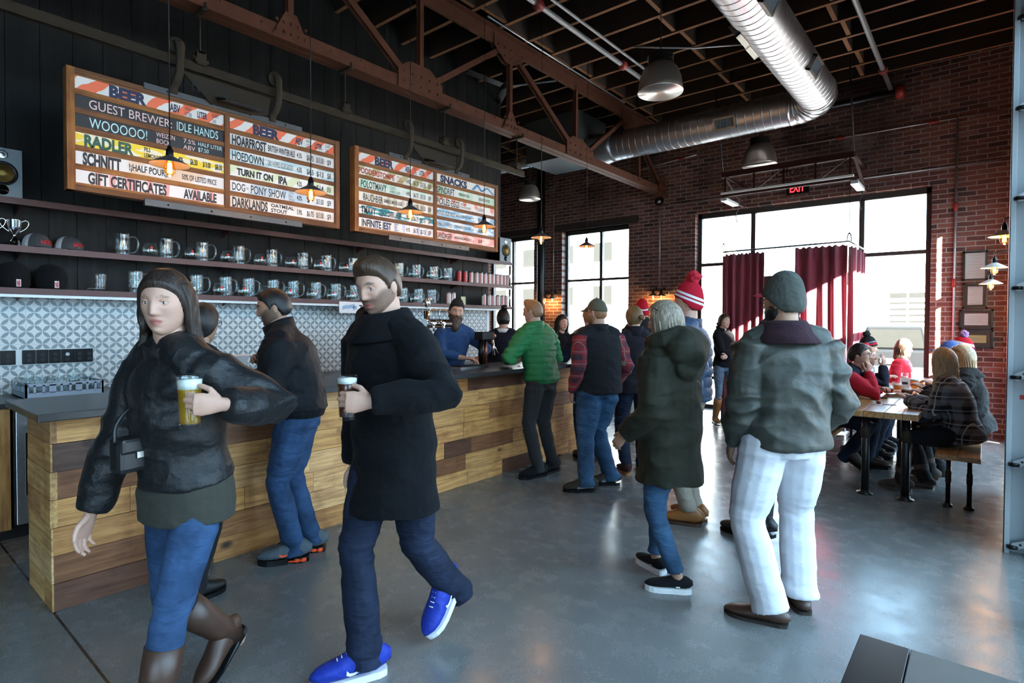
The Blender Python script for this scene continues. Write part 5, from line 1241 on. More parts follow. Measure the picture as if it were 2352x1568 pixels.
TOR_F=[(-.12,.166,.124),(0,.168,.124),(.14,.128,.100),(.28,.142,.118),(.38,.150,.102),(.44,.140,.088),(.485,.098,.068),(.525,.060,.058)]
SHOE_ST=[(-.086,.014,.040),(-.080,.028,.074),(-.050,.040,.104),(0,.042,.110),(.035,.043,.100),(.07,.046,.080),(.11,.049,.063),(.15,.046,.053),(.18,.034,.043),(.198,.018,.030),(.207,.005,.014)]
def make_shoe(parent,M,spec,s,side,shin=None):
    up=spec['mat'];so=spec.get('sole',M_BLKP);st=spec.get('t',.022);toe=spec.get('toe',1.0);low=spec.get('low',1.0)
    b=MB();b.tube([(0,y*s*(toe if y>.1 else 1),st+h*low*s/2) for y,w,h in SHOE_ST],[(w*s,h*low*s/2) for y,w,h in SHOE_ST],16,ref=(0,0,1))
    Y_=[q[0]*s*(toe if q[0]>.1 else 1) for q in SHOE_ST];W_=[q[1]*s for q in SHOE_ST];H_=[q[2]*low*s for q in SHOE_ST];vv=[]
    for x,y,z in b.v:
        w=np.interp(y,Y_,W_);zc=st+np.interp(y,Y_,H_)*.5
        if z<zc and w>1e-4:x=math.copysign(w*min(1,abs(x)/w)**.3,x)
        vv.append((x,y,max(z,st*.9)))
    b.v=vv
    b.v=[tuple(M@Vector(v)) for v in b.v]
    if spec.get('shaft'):
        an,kn=shin;hh=spec['shaft'];dn=(kn-an).normalized();A0=M@Vector((0,-.012*s,.045))
        b.tube([A0,an+Vector((0,-.004,0))+dn*.01,an+dn*(hh*.3),an+dn*(hh*.6),an+dn*(hh*.82)],[(.040*s,.046*s),(.044*s,.050*s),(.054*s,.058*s),(.064*s,.068*s),(.066*s,.070*s)],16,ref=(0,1,0))
    u=b.build('shoe' if not spec.get('shaft') else 'boot',up,parent,local=True)
    o=[(w*s+.0035,y*s*(toe if y>.1 else 1)) for y,w,h in SHOE_ST];pl=[(x,y) for x,y in o]+[(-x,y) for x,y in o[::-1]]
    b=MB()
    if spec.get('springs'):
        b.prism([(x,y) for x,y in pl if y>.02],Matrix.Identity(4),st);b.prism([(x,y) for x,y in pl if y<.036],Matrix.Identity(4),.006);b.prism([(x,y) for x,y in pl if y<.036],Matrix.Translation((0,0,st-.006)),.008)
    else:b.prism(pl,Matrix.Identity(4),st)
    if spec.get('heel'):b.v=[(x,y,z if y<-.01*s else (z*.35)) for x,y,z in b.v]
    b.v=[tuple(M@Vector(v)) for v in b.v];sl=b.build('sole',so,u,local=True)
    def deco(nm,mats,fn):
        b=MB();fn(b);b.v=[tuple(M@Vector(v)) for v in b.v];b.build(nm,mats,u,local=True)
    if spec.get('laces'):
        def lf(b):
            for k in range(5):
                y=.035*s+k*.018*s;h=np.interp(y/s,[p[0] for p in SHOE_ST],[p[2] for p in SHOE_ST])*low*s+st
                b.tube([(-.022*s,y-.004,h-.012),(-.008*s,y,h+.001),(.008*s,y,h+.001),(.022*s,y-.004,h-.012)],.0028,6)
        deco('laces',spec['laces'],lf)
    def on_side(pts,e=.0025):
        out=[]
        for (y,z) in pts:
            z=st+(z-.024)*1.25*low
            w=np.interp(y/s,[p[0] for p in SHOE_ST],[p[1] for p in SHOE_ST])*s;h=np.interp(y/s,[p[0] for p in SHOE_ST],[p[2] for p in SHOE_ST])*low*s
            k=(z-st-h/2)/(h/2);x=w*math.sqrt(max(.02,1-k*k)) if k>-.0 else w
            out.append((x+e,y,z))
        return out
    for sg in(-1,1):
        if spec.get('swoosh'):
            lo=[(.085,.042),(.07,.036),(.05,.037),(.02,.046),(-.015,.060),(-.04,.070)];hi=[(.083,.058),(.072,.047),(.055,.045),(.025,.051),(-.012,.063),(-.04,.071)]
            A=on_side(lo);B=on_side(hi);vs=[(sg*x,y,z) for x,y,z in A+B];n=len(A)
            deco('side_mark',spec['swoosh'],lambda b:b.add(vs,[(i,i+1,n+i+1,n+i) for i in range(n-1)]))
        if spec.get('springs'):
            def sf(b):
                for y in(-.055,-.018):b.lathe([(.016,.005),(.019,.012),(.015,.017),(.019,.022),(.016,.03)],12,(sg*.028*s,y*s,0))
                b.box(sg*.040*s-.008,sg*.040*s+.008,-.07*s,.03*s,.014,.019)
            deco('spring_column',spec['springs'],sf)
        if spec.get('panel'):
            A=on_side([(-.06,.035),(-.02,.04),(.03,.034),(.09,.03)]);B=on_side([(-.055,.06),(-.02,.066),(.03,.06),(.09,.045)]);vs2=[(sg*x,y,z) for x,y,z in A+B];n2=len(A)
            deco('side_panel',spec['panel'],lambda b:b.add(vs2,[(i,i+1,n2+i+1,n2+i) for i in range(n2-1)]))
        if spec.get('tag'):
            vs3=[(sg*x,y,z) for x,y,z in on_side([(-.01,.034),(.012,.034),(.012,.042),(-.01,.042)],.003)]
            deco('side_tag',spec['tag'],lambda b:b.add(vs3,[(0,1,2,3)]))
    return u
GAR=flat('dark_lining',(.01,.01,.01),.9)
def person(label,pos,face,H=1.75,g=1.0,fem=False,lean=0,side=0,hunch=0,hip=None,twist=0,feet=None,hands=None,head=(0,0,0),sk=None,lips=None,hair=None,hat=None,beard=None,top=None,under=None,bottom=None,shoes=None,glasses=None,stubble=None,vox=.0095,fat=0,group=None,socks=None,hipy=0,sh_yaw=0):
    f=Vector((*face,0)).normalized();rz=math.atan2(-f.x,f.y)
    if isinstance(label,str):root=thing('person',(pos[0],pos[1],0),label,'person',group,rz)
    s=H/1.75;R=Vector((1,0,0));Fw=Vector((0,1,0))
    rw=Matrix.Rotation(-rz,3,'Z')
    def W2L(p):return rw@(Vector(p)-Vector((pos[0],pos[1],0)))
    B=Body();B.root=root
    P=Vector((0,hipy,(hip if hip else .925*s)))
    u=Vector((math.sin(math.radians(side)),math.sin(math.radians(lean)),1)).normalized()
    def spine(t):
        if t<0:
            return P+Vector((0,0,t*s)) if not hip or hip>.7 else P+u*(t*s*.6)
        return P+u*(t*s)+Vector((0,hunch*max(0,t-.2)**2*s,0))
    B.spine=spine
    tor=TOR_F if fem else TOR_M
    SR=Matrix.Rotation(math.radians(sh_yaw),3,'Z')@R
    sw=(.138 if fem else .162)*s*(.55+.45*g)
    Sj={'L':spine(.45)-SR*sw,'R':spine(.45)+SR*sw}
    ua,fa=.295*s,.262*s
    hd=dict(L=dict(p=(-.24,.05,.80*s)),R=dict(p=(.24,.05,.80*s)))
    for k in(hands or {}):hd[k].update(hands[k])
    J={}
    for k in'LR':
        h=hd[k];T=W2L(h['w']) if 'w' in h else Vector(h['p'])
        sg=-1 if k=='L' else 1
        el,wr=ik(Sj[k],T,ua,fa,h.get('pole',(sg*.5,-1,-.3)));J[k]=(Sj[k],el,wr)
    fd=dict(L=dict(x=-.10,y=0,yaw=8),R=dict(x=.10,y=0,yaw=-8))
    for k in(feet or {}):fd[k].update(feet[k])
    tl,sl=.43*s,.425*s;Lg={}
    for k in'LR':
        q=fd[k];sg=-1 if k=='L' else 1
        if 'w' in q:
            p=W2L((*tuple(q['w'])[:2],0));q['x'],q['y']=p.x,p.y
        if 'tw' in q:
            p=W2L((*tuple(q['tw'])[:2],0))-Vector((q['x'],q['y'],0));q['yaw']=math.degrees(math.atan2(-p.x,p.y))
        fx=Vector((q['x'],q['y'],.088*s+q.get('lift',0)))
        hj=P+R*(sg*.088*s)+Vector((0,0,-.01))
        yw=math.radians(q['yaw']);fdir=Vector((-math.sin(yw),math.cos(yw),0))
        kn,ank=ik(hj,fx,tl,sl,q.get('pole',tuple(fdir*1.0+Vector((sg*.1,0,0)))))
        Lg[k]=(hj,kn,ank,yw,math.radians(q.get('pitch',0)))
    # --- body (one skin mesh)
    mb=MB();ts=[(-.06,.10*g,.08*g)]+[(t,rx*.9*g,ry*.9*g) for t,rx,ry in tor if t>-.05]+[(.56,.055 if fem else .066,.057 if fem else .067),(.64,.05 if fem else .062,.054 if fem else .064)]
    mb.tube([spine(t) for t,_,_ in ts],[(a*s,b*s) for _,a,b in ts],18,ref=Fw)
    for k in'LR':
        a,e,w=J[k];mb.tube([a,a.lerp(e,.5),e,e.lerp(w,.35),w],[.048*s*g,.044*s*g,.037*s,.038*s,.026*s],12);mb.ball(a,.050*s);mb.tube([spine(.53),a],[.045*s,.045*s],10)
        h,kn,an,_,_=Lg[k];mb.tube([h,h.lerp(kn,.5),kn,kn.lerp(an,.35),an,an+(an-kn).normalized()*(.03*s)],[.078*s*g,.066*s*g,.05*s,.052*s,.034*s,.036*s],12)
    V,N,Fs=remesh(mb,.014,4)
    nb=spine(.56);hp,hy,hr=head[1],head[0],head[2]
    HR=Matrix.Rotation(math.radians(hy),3,'Z')@Matrix.Rotation(math.radians(hp),3,'X')@Matrix.Rotation(math.radians(hr),3,'Y')
    ht=(u*.6+Vector((0,.10+hunch*.1,1))).normalized()
    hs=s**.5*(.955 if fem else 1.0);Hc=nb+ht*(.022*s)+HR@Vector((0,.012,.098))*hs
    B.Hc=Hc;B.HR=HR;B.hs=hs
    hv,hn,hf=hg(fem,fat);HRn=np.array(HR)
    def HW(A):return (A*hs)@HRn.T+np.array(Hc)
    hm_=(hair or {}).get('m',H_BRN);br_=(.012,.008,.005) if hm_ in(H_BLK,H_BRN) else (.10,.06,.03)
    mats=[skin(sk or SK_P,lips or LIP,br_,stubble),EYEW,IRIS]
    mi=[0]*len(Fs);n0=len(V);VV=[V,HW(hv)];FF=list(Fs)
    cen=np.array([hv[list(q)].mean(0) for q in hf])
    ax=np.abs(cen[:,0]);cz=cen[:,2];cyv=cen[:,1]
    hm=np.zeros(len(hf),int)
    FF+=[tuple(i+n0 for i in q) for q in hf];mi+=hm.tolist()
    eb=MB()
    for sg in(-1,1):
        eb.ball((sg*.0315,.0705,.0085),.0125,(1.1,.9,.62),12,8,1);eb.ball((sg*.0315,.0768,.0085),.0056,(1,.95,1),8,6,2)
        eb.tube([(sg*.0155,.0795,.008),(sg*.024,.0835,.0165),(sg*.034,.0825,.0175),(sg*.046,.0735,.009)],[.002,.0042,.0045,.002],6);eb.tube([(sg*.0165,.0790,.005),(sg*.026,.0815,.0005),(sg*.036,.080,.001),(sg*.046,.073,.007)],[.0015,.0028,.003,.0015],6)
        eb.ball((sg*.0755,-.008,-.004),.03,(.3,.62,1.05),10,8,0,Matrix.Rotation(.25*sg,3,'Z'))
    n1=sum(len(x) for x in VV);VV.append(HW(np.array(eb.v)));FF+=[tuple(i+n1 for i in q) for q in eb.f];mi+=eb.m
    B.hand={}
    for k in'LR':
        h=hd[k]
        if h.get('skip'):continue
        a,e,w=J[k];d=(w-e).normalized()
        if 'd' in h:d=Vector(h['d']) if not h.get('wd') else rw@Vector(h['d'])
        bk=Vector(h.get('b',(1 if k=='R' else -1,0,.2)));bk=rw@bk if h.get('wd') else bk
        hb=MB();hand(hb,w,d,bk,k,h.get('curl',(22,28,20)),h.get('thumb',.5),s*(.92 if fem else 1.0))
        v2,_,f2=remesh(hb,.0036 if vox<.0099 else .0045,1);n2=sum(len(x) for x in VV);VV.append(v2);FF+=[tuple(i+n2 for i in q) for q in f2];mi+=[0]*len(f2)
        dd=d.normalized();bb=(bk-dd*bk.dot(dd)).normalized();B.hand[k]=(w,dd,bb)
    bo=arr_build('body',np.concatenate(VV),FF,mats,root,mi)
    axv=np.abs(hv[:,0]);zv=hv[:,2];fy=smoothstep(.03,.05,hv[:,1])
    def put(nm,w):
        full=np.zeros(sum(len(x) for x in VV));full[n0:n0+len(w)]=w
        bo.data.attributes.new(nm,'FLOAT','POINT').data.foreach_set('value',full)
    if stubble:
        w=smoothstep(-.022,-.042,zv-.030*smoothstep(.035,.07,axv))*smoothstep(-.035,-.005,hv[:,1])*smoothstep(-.118,-.105,zv);put('stubble',w*(1-.8*np.exp(-(axv/.02)**2-((zv+.061)/.008)**2)))
    put('lip',fy*smoothstep(1.15,.75,np.sqrt((axv/.024)**2+((zv+.0605)/(.0115-.20*axv*0))**2)))
    put('brow',.85*fy*smoothstep(1.2,.6,np.sqrt(((axv-.031)/.019)**2+((zv-.032+10*(axv-.028)**2)/(.0042 if not fem else .0032))**2)))
    # --- trousers
    if bottom:
        e=bottom.get('e',.012);mb=MB();cut=bottom.get('cut',.0);rise=bottom.get('rise',.10)
        tt=[(t,rx*g+e,ry*g+e) for t,rx,ry in tor if t<rise]+[(rise,np.interp(rise,[q[0] for q in tor],[q[1] for q in tor])*g+e,np.interp(rise,[q[0] for q in tor],[q[2] for q in tor])*g+e)]
        tt=[(-.10,.12*g+e,.098*g+e)]+[q for q in tt if q[0]>-.05]
        mb.tube([spine(t) for t,_,_ in tt],[(a*s,b*s) for _,a,b in tt],20,ref=Fw)
        kr=bottom.get('knee',.062);ar=bottom.get('ankle',.058);end=bottom.get('end',.045)
        for k in'LR':
            h,kn,an,_,_=Lg[k];hq=h+Vector((0,0,.02))
            dn=(an-kn).normalized();bt=an+dn*(.088*s-end)
            thr=bottom.get('thigh',.088)
            mb.tube([hq,h.lerp(kn,.3),h.lerp(kn,.7),kn,kn.lerp(an,.4),kn.lerp(an,.85),bt][:(5 if shoes and shoes.get('shaft',0)>.3 else 9)],[(thr+e)*s*g,(thr+e*.6)*s*g,(kr+.012+e*.5)*s*g,(kr+e*.4)*s,(ar+.5*(kr-ar)+.004+e*.4)*s,(ar+e*.4)*s,(ar+.006+e*.4)*s][:(5 if shoes and shoes.get('shaft',0)>.3 else 9)],14,ref=Fw)
        V,N,Fs=remesh(mb,vox,3)
        am=bottom.get('fold',.006);zk=V[:,2]
        # bunching at ankle and knee
        kk=np.minimum(abs(zk-Lg['L'][1].z),abs(zk-Lg['R'][1].z));w_=.35+1.1*np.exp(-(kk/.10)**2)+1.3*np.exp(-((zk-.10)/.09)**2)+.9*np.exp(-((zk-(P.z-.08))/.08)**2)
        dsp=am*(w_*(.7*(1-2.4*np.abs(wav(V,(6,6,20),1)))+.5*wav(V,(12,12,38),2))+.8*wav(V,(9,9,3.5),7))
        V=V+N*dsp[:,None];arr_build('trousers',V,Fs,bottom['m'],root)
    # --- upper garments
    def garment(name,sp,e0=0):
        e=sp.get('e',.02)+e0;hem=sp.get('hem',-.05);mb=MB();gg=g*sp.get('g',1.0)
        ks=[q[0] for q in tor];lv=sorted(set([hem]+[t for t in ks if t>hem]+([-.06] if hem<-.1 else [])));fl=sp.get('flare',.0)
        def rr(t):
            if t<-.12:k=-(t+.12);return (.165*gg+e+fl*k,.135*gg+e+fl*k)
            a=np.interp(t,ks,[q[1] for q in tor]);b=np.interp(t,ks,[q[2] for q in tor]);tk=e*(1.0 if t<.46 else .55)
            if t<.2 and sp.get('box',.0):a=max(a,.165*(1-sp['box'])+.165*sp['box']);b=max(b,.12)
            return (a*gg+tk,b*gg+tk)
        top_t=sp.get('neck',.525);lv=[t for t in lv if t<top_t]+[top_t]
        pts=[spine(t) for t in lv];rad=[(rr(t)[0]*s,rr(t)[1]*s) for t in lv]
        if sp.get('cinch'):rad[0]=(rad[0][0]-.018,rad[0][1]-.018)
        mb.tube(pts,rad,24,ref=Fw)
        sl=sp.get('sleeve',1.0)
        for k in'LR' if not sp.get('skirt') else '':
            a,el,w=J[k];sg=-1 if k=='L' else 1
            mb.ball(a-SR*sg*.012,(.052+e)*s,(1,1,.95));mb.tube([spine(.515),spine(.505).lerp(a,.5)+Vector((0,0,.012)),a],[(.05+e*.6)*s,(.056+e*.9)*s,(.052+e)*s],14)
            if sl:
                wr_=a.lerp(el,min(1,sl*2)) if sl<=.5 else el.lerp(w,min(1,(sl-.5)*2))
                c=sp.get('cuff',.0)
                if sl<=.5:mb.tube([a,a.lerp(wr_,.5),wr_],[(.056+e)*s,(.052+e)*s,(.05+e)*s],14)
                else:mb.tube([a,a.lerp(el,.5),el,el.lerp(wr_,.5),el.lerp(wr_,.93),wr_],[(.057+e)*s*gg,(.052+e)*s*gg,(.047+e*.9)*s,(.044+e*.8)*s,(.037+e*.6+c)*s,(.034+e*.5)*s],14)
        if sp.get('hood'):
            hb_=spine(.50)+Vector((0,-.07-.045*max(0,sp['hood']-.9),.02));hw=sp['hood']
            mb.ball(hb_+Vector((0,-.02,-.01)),1,(.135*hw,.085*hw,.10*hw),18,10);mb.ball(hb_+Vector((0,-.045,-.075*hw)),1,(.115*hw,.055,.06*hw))
            cp=[spine(.545)+Vector((math.sin(a)*.105*hw,-.02+math.cos(a)*-.085,.02-.03*math.cos(a)*-1)) for a in np.linspace(-2.6,2.6,13)]
            mb.tube(cp,[.03]+[.042*hw]*11+[.03],10)
        V,N,Fs=remesh(mb,vox*sp.get('vk',1.0),sp.get('sm',4))
        am=sp.get('fold',.007)
        rd=lambda sc,sd:1-2.4*np.abs(wav(V,sc,sd))
        d=am*(.7*wav(V,(7,7,9),3)+.55*rd((10,10,15),4)+.35*wav(V,(26,26,30),6))
        arm=np.zeros(len(V))
        for k in'LR':
            el=np.array(J[k][1]);arm=np.maximum(arm,np.exp(-(np.linalg.norm(V-el,axis=1)/.12)**2))
            arm=np.maximum(arm,.7*np.exp(-(np.linalg.norm(V-(np.array(J[k][0])+np.array([0,0,-.12])),axis=1)/.12)**2))
        d=d+am*1.5*arm*rd((11,11,26),5)*.8
        if sp.get('quilt'):
            q=sp['quilt'];d=d+.013*(np.abs(np.sin(PI*(V[:,2]+.25*np.abs(V[:,0])*0+.012*wav(V,(6,6,2),6))/q))**.45-.8)
        if sp.get('band'):
            hz=spine(hem).z;inb=(V[:,2]<hz+sp['band'])&(np.abs(V[:,0])<.25*g);d=np.where(inb,-.008+.0015*np.cos(np.arctan2(V[:,0],V[:,1])*90),d)
        V=V+N*d[:,None];o=arr_build(name,V,Fs,sp['m'],root)
        if sp.get('m2'):
            o.data.materials.append(sp['m2']);C=np.array([V[list(q)].mean(0) for q in Fs]);sel=sp['sel'](C,B);o.data.polygons.foreach_set('material_index',sel.astype(int).tolist())
        if sp.get('collar'):
            kind=sp['collar'];ax_=(spine(.56)-spine(.48)).normalized();x,y=frame_from(ax_,Fw);M=Matrix((x,y,ax_)).transposed()
            r0=(.062 if fem else .07)*s+e*.4;hh=sp.get('ch',.075)
            b=MB();pr=[(r0+.012,-.02),(r0+.012,hh*.4),(r0+.014,hh),(r0+.008,hh+.003),(r0+.003,hh),(r0+.0,hh*.3),(r0-.004,-.015)]
            if kind=='fold':pr=[(r0+.080,-.062),(r0+.086,-.056),(r0+.052,-.01),(r0+.026,.040),(r0+.014,.056),(r0+.003,.050),(r0-.004,-.01)]
            zc_=.530 if kind=='fold' else .512
            b.lathe(pr,30,spine(zc_),M=M);
            for i in range(len(b.v)):
                p=Vector(b.v[i]);a_=p-spine(zc_);fr_=max(0,a_.normalized().y) if a_.length>0 else 0
                b.v[i]=(p.x*1.04,p.y+.0,p.z-.02*fr_)
            b.build('collar',sp.get('cm',sp['m']),o,local=True)
        return o
    if under:garment(under.get('name','shirt'),under)
    if top:B.top=garment(top.get('name','jacket'),top)
    # --- shoes
    if shoes:
        for k in'LR':
            h,kn,an,yw,pt=Lg[k];M=Matrix.Translation((an.x,an.y,an.z-.088*s))@Matrix.Rotation(yw,4,'Z')@Matrix.Translation((0,.12*s,0))@Matrix.Rotation(pt,4,'X')@Matrix.Translation((0,-.12*s,0)) if pt else Matrix.Translation((an.x,an.y,an.z-.088*s))@Matrix.Rotation(yw,4,'Z')
            make_shoe(root,M,shoes,s*(.92 if fem else 1.03),k,(an,kn))
            if socks:
                b=MB();b.tube([an+Vector((0,0,-.02)),an+Vector((0,0,.09))],.043*s,16);b.build('sock',socks,root,local=True)
    # --- hair and hats
    def hmesh(name,V,Fs,m,mi=None,parent=None):return arr_build(name,HW(V),Fs,m,parent or root,mi)
    B.hmesh=hmesh
    if hair and hair.get('style') and hair['style']!='none':
        st=hair['style'];m=hair['m'];th=hair.get('th',.012)
        if hat:th=min(th,.004)
        V,Fs=shell(fem,'long' if st in('long','bun','bob') else 'short',th,hair.get('rough',.0035),hair.get('seed',7),hair.get('crown',.0),0,fat)
        if hair.get('quiff'):
            k=smoothstep(.05,.11,V[:,2])*smoothstep(.0,.07,V[:,1]);V[:,2]+=k*hair['quiff'];V[:,1]+=k*.012
        VV=[V];FF=list(Fs)
        if st in('long','bob'):
            mb=MB();L=hair.get('len',.30);n=22
            for i in range(n):
                a=math.radians(-1*hair.get('arc',112)+2*hair.get('arc',112)*i/(n-1));bx=math.sin(a);by=-math.cos(a);r=random.Random(i*7+hair.get('seed',1))
                sp_=.16*hair.get('spread',1.0);lk=L*(.9+.2*r.random())*(1 if abs(a)<1.9 else .9)
                pts=[(bx*.060,by*.075,.075),(bx*.080,by*.100,.02),(bx*.083,by*.104-.004,-.06),(bx*(.085+.02*sp_*4*.2),by*.10-.012,-.06-lk*.35),(bx*(.088+.02*hair.get('spread',1)),by*.095-.018+.006*r.uniform(-1,1),-.06-lk*.7),(bx*.08+.012*r.uniform(-1,1),by*.085-.02,-.06-lk)]
                pts=catmull(pts,3);mb.tube(pts,[.017*(1-.55*(q/(len(pts)-1))**2) for q in range(len(pts))],8,ref=(1,0,0))
            v2,n2,f2=remesh(mb,.0075,2)
            am=np.arctan2(v2[:,0],-v2[:,1]);v2=v2+n2*(.0045*(np.sin(am*34+4*np.sin(v2[:,2]*9))))[:,None]*smoothstep(.12,.0,v2[:,2])[:,None]
            n0=len(V);VV.append(v2);FF+=[tuple(i+n0 for i in q) for q in f2]
        if st=='bun':
            b=MB();c=hair.get('bun',(0,-.125,.01));b.ball(c,hair.get('bunr',.036),(1,1,.9),20,14);v2=np.array(b.v);dv=v2-np.array(c);v2=v2+dv*(.14*wav(v2,(60,60,60),8))[:,None];n0=len(V);VV.append(v2);FF+=[tuple(i+n0 for i in q) for q in b.f]
        hmesh('hair',np.concatenate(VV),FF,m)
    if hat:
        kd=hat['kind']
        if kd=='beanie':
            V,Fs=shell(fem,hat.get('line','hat'),hat.get('th',.013),.0012,3,hat.get('crown',.018),hat.get('rib',30),fat,hat.get('back',0))
            zz=V[:,2]-.30*V[:,1]*hat.get('tilt',1.0)
            ho=hmesh('beanie',V,Fs,hat['m']);ho.data.attributes.new('hz','FLOAT','POINT').data.foreach_set('value',zz)
            if hat.get('pom'):
                b=MB();c=np.array(hat.get('pc',(0,-.02,.185+hat.get('crown',.018)-.03)));b.ball(tuple(c),hat['pom'],(1,1,1),26,18);v2=np.array(b.v);dv=v2-c;v2=c+dv*(1+.22*wav(v2,(190,190,190),9)[:,None])
                hmesh('pompom',v2,b.f,hat.get('pm',hat['m'] if not isinstance(hat['m'],list) else hat['m'][0]),None,ho)
        if kd=='cap':
            V,Fs=shell(fem,'cap',.012,0,0,.012,0,fat);ho=hmesh('cap',V,Fs,hat['m'])
            b=MB();n=16;v=[];bw=-1 if hat.get('back') else 1
            for i in range(n+1):
                a=-1.15+2.3*i/n;x=.083*math.sin(a);y=.108*math.cos(a);x2=.086*math.sin(a)*1.0;y2=y+.075*math.cos(a*.72);zz=.046-.020*abs(math.sin(a))**2
                v+=[(x,bw*y,zz+.004),(x2,bw*y2,zz-.012),(x2,bw*y2,zz-.015),(x,bw*y,zz)]
            fsx=[]
            for i in range(n):
                for k in range(4):fsx.append((i*4+k,i*4+(k+1)%4,i*4+4+(k+1)%4,i*4+4+k))
            hmesh('cap_peak',np.array(v),fsx,hat.get('pm',hat['m']),None,ho)
            b=MB();b.ball((0,-.004,.145),.008,seg=8,rings=6);hmesh('cap_button',np.array(b.v),b.f,hat['m'],None,ho)
    if beard:
        V,n,Fs=hg(fem,fat);k=smoothstep(-.025,-.055,V[:,2]-.014*smoothstep(.035,.07,np.abs(V[:,0])))*smoothstep(-.03,.01,V[:,1])
        mouth=np.exp(-((V[:,0])/.020)**2-((V[:,2]+.061)/.009)**2)
        k=k*(1-mouth);W=V+n*(-.003+(beard['th']+.003)*k*(1+.25*wav(V,(90,90,50),3)))[:,None]
        lg=beard.get('len',0);t=smoothstep(-.06,-.12,V[:,2])*smoothstep(-.01,.05,V[:,1]);W[:,2]-=lg*t;W[:,1]+=.02*t*(lg>0)
        keep=k>.004;F2=[q for q in Fs if keep[list(q)].all()];hmesh('beard',W,F2,beard['m'])
    if glasses:
        b=MB()
        z0,y0=(.010,.098) if glasses!='up' else (.085,.085)
        for sg in(-1,1):
            if glasses!='up':
                c=[(sg*.033+.024*math.cos(a)*1.0,y0-.004*abs(math.cos(a)),z0+.018*math.sin(a)) for a in np.linspace(0,2*PI,14,endpoint=False)];b.tube(c,.0018,6,closed=True)
                b.tube([(sg*.057,y0-.006,z0+.004),(sg*.078,.04,z0+.006),(sg*.08,-.01,z0+.004)],.0018,6)
            else:
                c=[(sg*.033+.026*math.cos(a),.088-.02*math.sin(a)-.02,.098+.02*math.sin(a)) for a in np.linspace(0,2*PI,14,endpoint=False)];b.tube(c,.002,6,closed=True)
                b.tube([(sg*.059,.068,.1),(sg*.083,.02,.075),(sg*.088,-.03,.045)],.0025,6)
        b.tube([(-.01,y0 if glasses!='up' else .07,z0+.004),(.01,y0 if glasses!='up' else .07,z0+.004)],.0018,6)
        hmesh('glasses' if glasses!='up' else 'sunglasses',np.array(b.v),b.f,M_BLKP)
    B.M=Matrix.Translation((pos[0],pos[1],0))@Matrix.Rotation(rz,4,'Z')
    return B
# ================================================================= THE PEOPLE
def fl(px,py):p=at(px,py,Z=0);return (p.x,p.y)
def dpt(px,py,d):return CAM+(fw+rt*((px-CX)/F)-up*((py-CY)/F))*d
JEAN=denim('denim_blue',(.025,.065,.15));JEAND=denim('denim_dark',(.006,.013,.036));JEANM=denim('denim_mid',(.03,.085,.17));JEANL=denim('denim_light',(.12,.17,.24))
NYL=fabric('black_nylon',(.0055,.0065,.009),.6,700,.2,.2,spec=.15);WOOLB=fabric('black_wool',(.0035,.0036,.005),.95,500,.2,.2,.01);NAVYF=fabric('navy_cloth',(.009,.012,.026),.85);DKGRY=fabric('charcoal_cloth',(.018,.018,.021),.9);GRYF=fabric('grey_fleece',(.20,.21,.23),.95,400);GRYH=fabric('pale_grey_softshell',(.27,.28,.29),.85);KHAKI=fabric('khaki_cotton',(.34,.30,.24),.85);CHINO=fabric('white_chino',(.66,.66,.70),.85,900,.05,.13);OLIVE=fabric('parka_olive',(.018,.018,.010),.7,700,.2,.14);WAX=fabric('waxed_olive_cotton',(.050,.052,.042),.42,800,.22,.16);GREEN=fabric('green_nylon',(.018,.19,.055),.45,900,.12,.25);BLUES=fabric('blue_sweatshirt',(.018,.065,.19),.92,500,.25);REDF=fabric('red_knit',(.48,.012,.03),.9,400,.1);WHTF=fabric('white_knit',(.68,.68,.72),.9,400,.05);GRYK=fabric('grey_green_knit',(.075,.082,.07),.95,350,.2,.4);CHARK=fabric('charcoal_knit',(.022,.024,.024),.95,350,.2,.4);BLUEP=fabric('blue_puffer',(.015,.05,.11),.5,900,.15);CORD=fabric('plum_corduroy',(.030,.012,.018),.9,300);OLCAP=fabric('olive_cap_cotton',(.13,.12,.08),.85);REDCAP=fabric('red_cap_cotton',(.50,.025,.05),.8);BLUEC=fabric('blue_cap_cotton',(.06,.13,.40),.8);FUZZ=fabric('dark_boucle',(.03,.03,.03),.98,160,.6,.9);DKTOP=fabric('black_knit_top',(.0045,.0045,.0055),.9);TEALT=fabric('teal_shirt',(.01,.05,.07),.85);BURG=fabric('burgundy_lettering',(.25,.02,.05),.8)
PLR=plaid('red_plaid_flannel',(.30,.018,.03),(.035,.02,.03),(.22,.16,.13));PLB=plaid('black_white_plaid_wool',(.012,.012,.014),(.20,.20,.22),(.40,.40,.42),.12);TAN=flat('tan_leather',(.28,.11,.03),.4);BRL=flat('brown_leather',(.055,.026,.016),.42,0,.25,20,.2);BLKL=flat('black_leather',(.010,.010,.011),.4);SHOEG=fabric('shoe_grey_mesh',(.075,.092,.11),.7,300);ORG=flat('orange_rubber',(.85,.09,.02),.4);BLUESH=fabric('royal_blue_mesh',(.008,.03,.32),.6,300,.1);WHRUB=flat('white_rubber',(.72,.72,.72),.5);CANV=fabric('black_canvas',(.007,.007,.009),.9);LIME=flat('lime_rubber',(.28,.55,.05),.45);TRAIL=fabric('trail_shoe_brown',(.045,.036,.028),.8,300)
